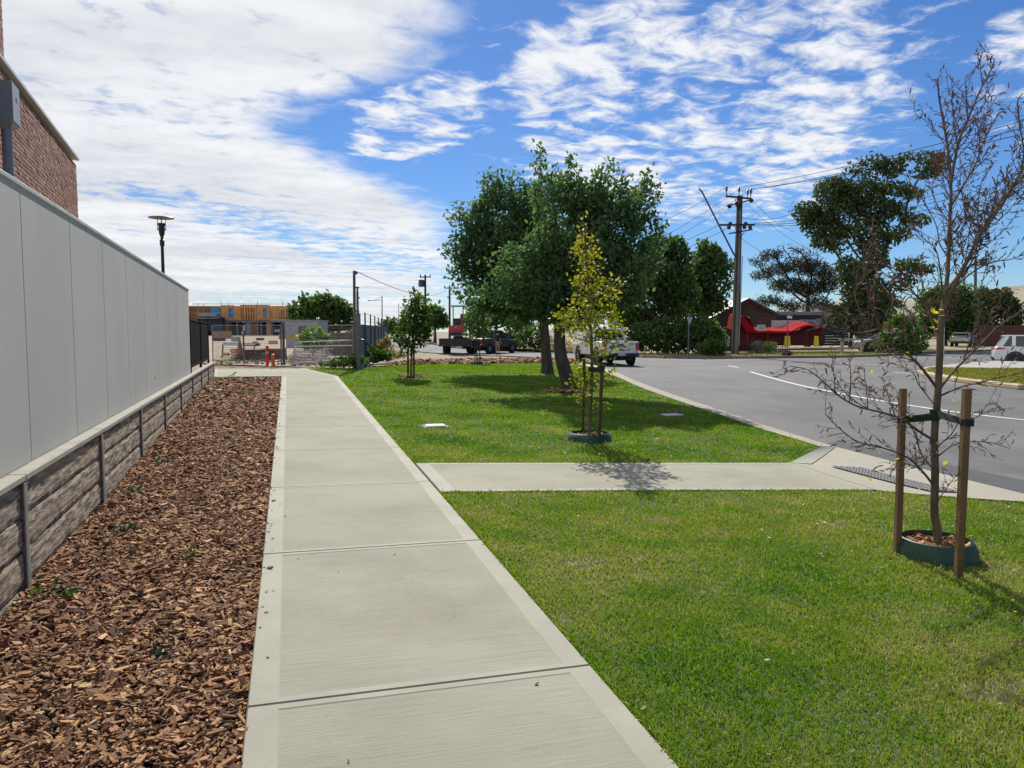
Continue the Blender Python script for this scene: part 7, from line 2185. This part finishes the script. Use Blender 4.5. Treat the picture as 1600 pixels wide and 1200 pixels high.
bb = MB(); bb.box((0, 0, .42), (.5, .9, .16)); bb.lathe([(.3, .48), (.3, .54)], 16); bb.build('undercarriage', M_EXB, ex, world=False)
bb = MB(); bb.side([(-.78, .56), (.7, .56), (.7, .72), (-.2, .78), (-.35, 1.20), (-.70, 1.20), (-.82, .95)], .50, .03, .10); bb.build('body', M_EXR, ex, world=False, smooth_=True)
bb = MB(); bb.box((0, -.80, .66), (.86, .10, .22), bev=.03); bb.build('counterweight', M_EXB, ex, world=False)
bb = MB(); bb.box((0, -.79, 1.06), (.10, .03, .06)); bb.build('badge', M_PLATE, ex, world=False)
bb = MB(); bb.box((0, -.2, 1.0), (.46, .44, .10), bev=.03); bb.box((0, -.42, 1.34), (.44, .10, .60), bev=.04); bb.build('seat', M_EXB, ex, world=False)
for s in (-1, 1):
    for y in (-.62, .45):
        bb = MB(); bb.bar((s * .46, y, 1.0 if y < 0 else .74), (s * .46, y + .06, 2.36), .06); bb.build('canopy_post', M_EXB, ex, world=False)
bb = MB(); bb.box((0, -.05, 2.40), (1.10, 1.35, .07), bev=.03); bb.build('canopy_roof', mat('canopy_cream', (.42, .38, .30), (.36, .33, .26), 3, .6), ex, world=False)
bb = MB(); bb.bar((0, .65, .75), (0, 1.2, 1.9), .16, .2); bb.bar((0, 1.2, 1.9), (0, 1.9, 1.2), .13, .16); bb.build('boom', M_EXR, ex, world=False)
bb = MB(); bb.side([(1.75, 1.2), (2.05, 1.25), (2.1, .95), (1.85, .8), (1.7, 1.0)], .22, .02, .03); bb.build('bucket', M_EXB, ex, world=False)
bb = MB(); bb.side([(.85, .05), (.92, .1), (.90, .45), (.83, .45)], .55, .01, .03); bb.build('blade', M_EXB, ex, world=False)

# ---- white SUV leaving the frame on the right
def suv(name, label, loc, rz, paint, H=1.66, cat='car'):
    t = thing(name, label, cat, loc, rz)
    r = .355; yw = (-1.32, 1.35)
    shell = [(-2.20, .36), (-2.28, .55), (-2.27, .80), (-2.20, 1.02), (-1.95, 1.10), (1.0, 1.05), (1.95, .93), (2.22, .78), (2.28, .5), (2.2, .32)]
    bb = MB(); bb.side(shell, .915, .05, .11); bb.build('body', paint, t, world=False, smooth_=True)
    for y in yw:
        for s in (-1, 1): bb = MB(); bb.lathe([(.455, -.02), (.455, .012), (.42, .02), (.02, .014), (.02, -.02)], 28, (s * .912, y, .385), axis='x'); bb.build('wheel_arch', M_PLAST, t, world=False)
    for s in (-1, 1): bb = MB(); bb.box((s * .90, 0.0, .34), (.05, 2.0, .14), bev=.02); bb.build('sill', M_PLAST, t, world=False)
    for y in yw:
        for s in (-1, 1): wheel(t, s * .82, y, r, .235)
    cabin(t, paint, (.83, -2.02, 1.10), (.64, -1.72, .30), 1.05, H - .08, ((.0, .02, .20), (.20, .16, .16), (.52, .56, .07), (1, 1, .09)), .06, (.16, 0))
    bb = MB(); bb.box((0, -2.24, .46), (1.66, .16, .24), bev=.05); bb.build('rear_bumper', M_PLAST, t, world=False)
    bb = MB(); bb.side([(-2.26, .78), (-2.25, .98), (-2.12, 1.08), (-2.0, 1.06), (-2.2, .7)], .70, .02, .05); bb.build('tailgate', paint, t, world=False, smooth_=True)
    bb = MB(); bb.box((0, -2.285, .80), (.37, .015, .11)); bb.build('number_plate', M_PLATE, t, world=False)
    for s in (-1, 1):
        bb = MB(); V = [(s * .925, -2.16, .92), (s * .925, -2.14, 1.03), (s * .93, -1.72, 1.00), (s * .93, -1.78, .95), (s * .62, -2.30, .90), (s * .62, -2.27, 1.03), (s * .80, -1.9, 1.01), (s * .80, -1.9, .93)]
        bb.add(V, [(0, 1, 2, 3), (4, 5, 1, 0), (5, 6, 2, 1), (4, 0, 3, 7), (7, 6, 5, 4), (3, 2, 6, 7)]); bb.build('tail_light', M_TAIL, t, world=False)
        bb = MB(); bb.box((s * .66, 2.16, .80), (.40, .2, .12), bev=.03); bb.build('headlight', mat('headlight', (.6, .62, .64)), t, world=False)
        bb = MB(); bb.box((s * 1.0, .75, 1.10), (.2, .11, .15), bev=.03); bb.build('mirror', paint, t, world=False)
        bb = MB()
        for y in (-.95, .02, .98): bb.box((s * .921, y, .74), (.006, .010, .58))
        for y in (-.78, .18): bb.box((s * .928, y, .93), (.02, .18, .03))
        bb.build('door_handle', M_PLAST, t, world=False)
        bb = MB(); bb.bar((s * .58, -1.5, H), (s * .58, .1, H), .035); bb.build('roof_rail', M_PLAST, t, world=False)
    return t


p = P(1558, 573, 39)
suv('white_suv', 'white car with black wheel arches leaving the right edge of the picture', (p[0] + 2.28 * cos(radians(30)), p[1] - 2.28 * sin(radians(30)) + .45, p[2] + .0), radians(-120), M_WPAINT, 1.70)
p = at(1506, 78)
suv('silver_hatchback', 'small silver car parked far off under the dark trees at the right', (p[0], p[1], p[2] + .15), radians(-40), M_SPAINT, 1.5)
p = at(1385, 57)
suv('silver_sedan', 'silver car half hidden behind the rounded green bush by the timber rail', (p[0], p[1], p[2] + .1), radians(78), M_SPAINT, 1.5)
# white notice beside the trunk
t = thing('notice_board', 'small pale notice board on the bark strip behind the leaning trunk', 'sign', G(879, 567))
bb = MB(); k = G(879, 567)[1]; px_box(bb, 874.5, 553, 883.5, 564, k, .03); bb.build('board', mat('notice_pale', (.45, .47, .50), (.38, .40, .43), 3, .6), t)
bb = MB(); bb.bar(P(879, 568, k + .05), P(879, 556, k + .05), .05); bb.build('post', M_GREYST, t)

# ---- person standing at the dark ute
def make_person():
    s0 = at(777.5, 54.6)
    t = thing('person', 'person in a dark top and light shorts standing beside the dark ute', 'person', s0, radians(-35))
    J, Rr, Ed = [], [], []
    def n(p, r, par=None):
        J.append(p); Rr.append(r)
        if par is not None: Ed.append((par, len(J) - 1))
        return len(J) - 1
    pel = n((0, 0, .94), .135); wa = n((0, -.01, 1.08), .125, pel); ch = n((0, -.01, 1.28), .15, wa); sh_ = n((0, 0, 1.42), .115, ch); nk = n((0, .01, 1.51), .055, sh_); hd0 = n((0, .02, 1.58), .075, nk); hd1 = n((0, .025, 1.66), .098, hd0); hd2 = n((0, .015, 1.73), .075, hd1)
    n((0, .125, 1.645), .016, hd1)
    for s in (-1, 1):
        n((s * .095, .01, 1.655), .014, hd1)
        hip = n((s * .10, 0, .88), .098, pel); kn = n((s * .115, .015, .49), .062, hip); cf = n((s * .118, -.015, .34), .058, kn); an = n((s * .12, -.02, .09), .040, cf); he = n((s * .122, -.05, .04), .038, an); n((s * .135, .13, .03), .034, an)
        so_ = n((s * .19, 0, 1.40), .066, sh_); el = n((s * .25, -.02, 1.12), .046, so_); wr = n((s * .25, .10, .90), .030, el); pm = n((s * .25, .135, .84), .034, wr)
        for k in range(4):
            a = n((s * (.25 - .027 + .018 * k), .16, .79 - .004 * abs(k - 1.5)), .0095, pm); n((s * (.25 - .027 + .018 * k), .155, .755 - (.0 if k < 3 else -.012)), .0085, a)
        th = n((s * .215, .165, .82), .0105, pm); n((s * .215, .185, .79), .009, th)
    me = bpy.data.meshes.new('figure'); me.from_pydata(J, Ed, [])
    ob = bpy.data.objects.new('figure', me); COL.objects.link(ob)
    sk = ob.modifiers.new('skin', 'SKIN')
    for v, r in zip(me.skin_vertices[0].data, Rr): v.radius = (r, r)
    me.skin_vertices[0].data[pel].use_root = True
    su = ob.modifiers.new('sub', 'SUBSURF'); su.levels = 2; su.render_levels = 2
    dg = bpy.context.evaluated_depsgraph_get(); dg.update()
    m2 = bpy.data.meshes.new_from_object(ob.evaluated_get(dg))
    bpy.data.objects.remove(ob)
    sk_ = mat('skin', (.36, .20, .135), (.32, .175, .115), 6, .6); top_ = mat('shirt_dark', (.018, .018, .021), (.024, .024, .027), 6, .9); sho = mat('shorts_tan', (.34, .25, .19), (.29, .21, .16), 6, .9); boot = mat('boots_brown', (.06, .04, .03), rough=.8); hair = mat('hair_dark', (.02, .015, .012), rough=.8)
    m2.materials.clear()
    for m in (sk_, top_, sho, boot, hair): m2.materials.append(m)
    for f in m2.polygons:
        c = f.center
        mi = 0
        if c.z > 1.69 or (c.z > 1.58 and c.y < .0): mi = 4
        elif 1.47 > c.z > .97 and (abs(c.x) < .205 or c.z > 1.18): mi = 1
        elif .98 >= c.z > .52 and abs(c.x) < .205 and c.y < .14: mi = 2
        elif c.z < .14: mi = 3
        f.material_index = mi; f.use_smooth = True
    o = bpy.data.objects.new('body', m2); COL.objects.link(o); o.parent = t
    bb = MB(); bb.lathe([(.105, 1.68), (.11, 1.72), (.085, 1.77), (.03, 1.79)], 14, (0, .015, 0)); bb.box((0, .15, 1.695), (.15, .10, .012), bev=.004); bb.build('cap', top_, t, world=False, smooth_=True)
    return t


make_person()
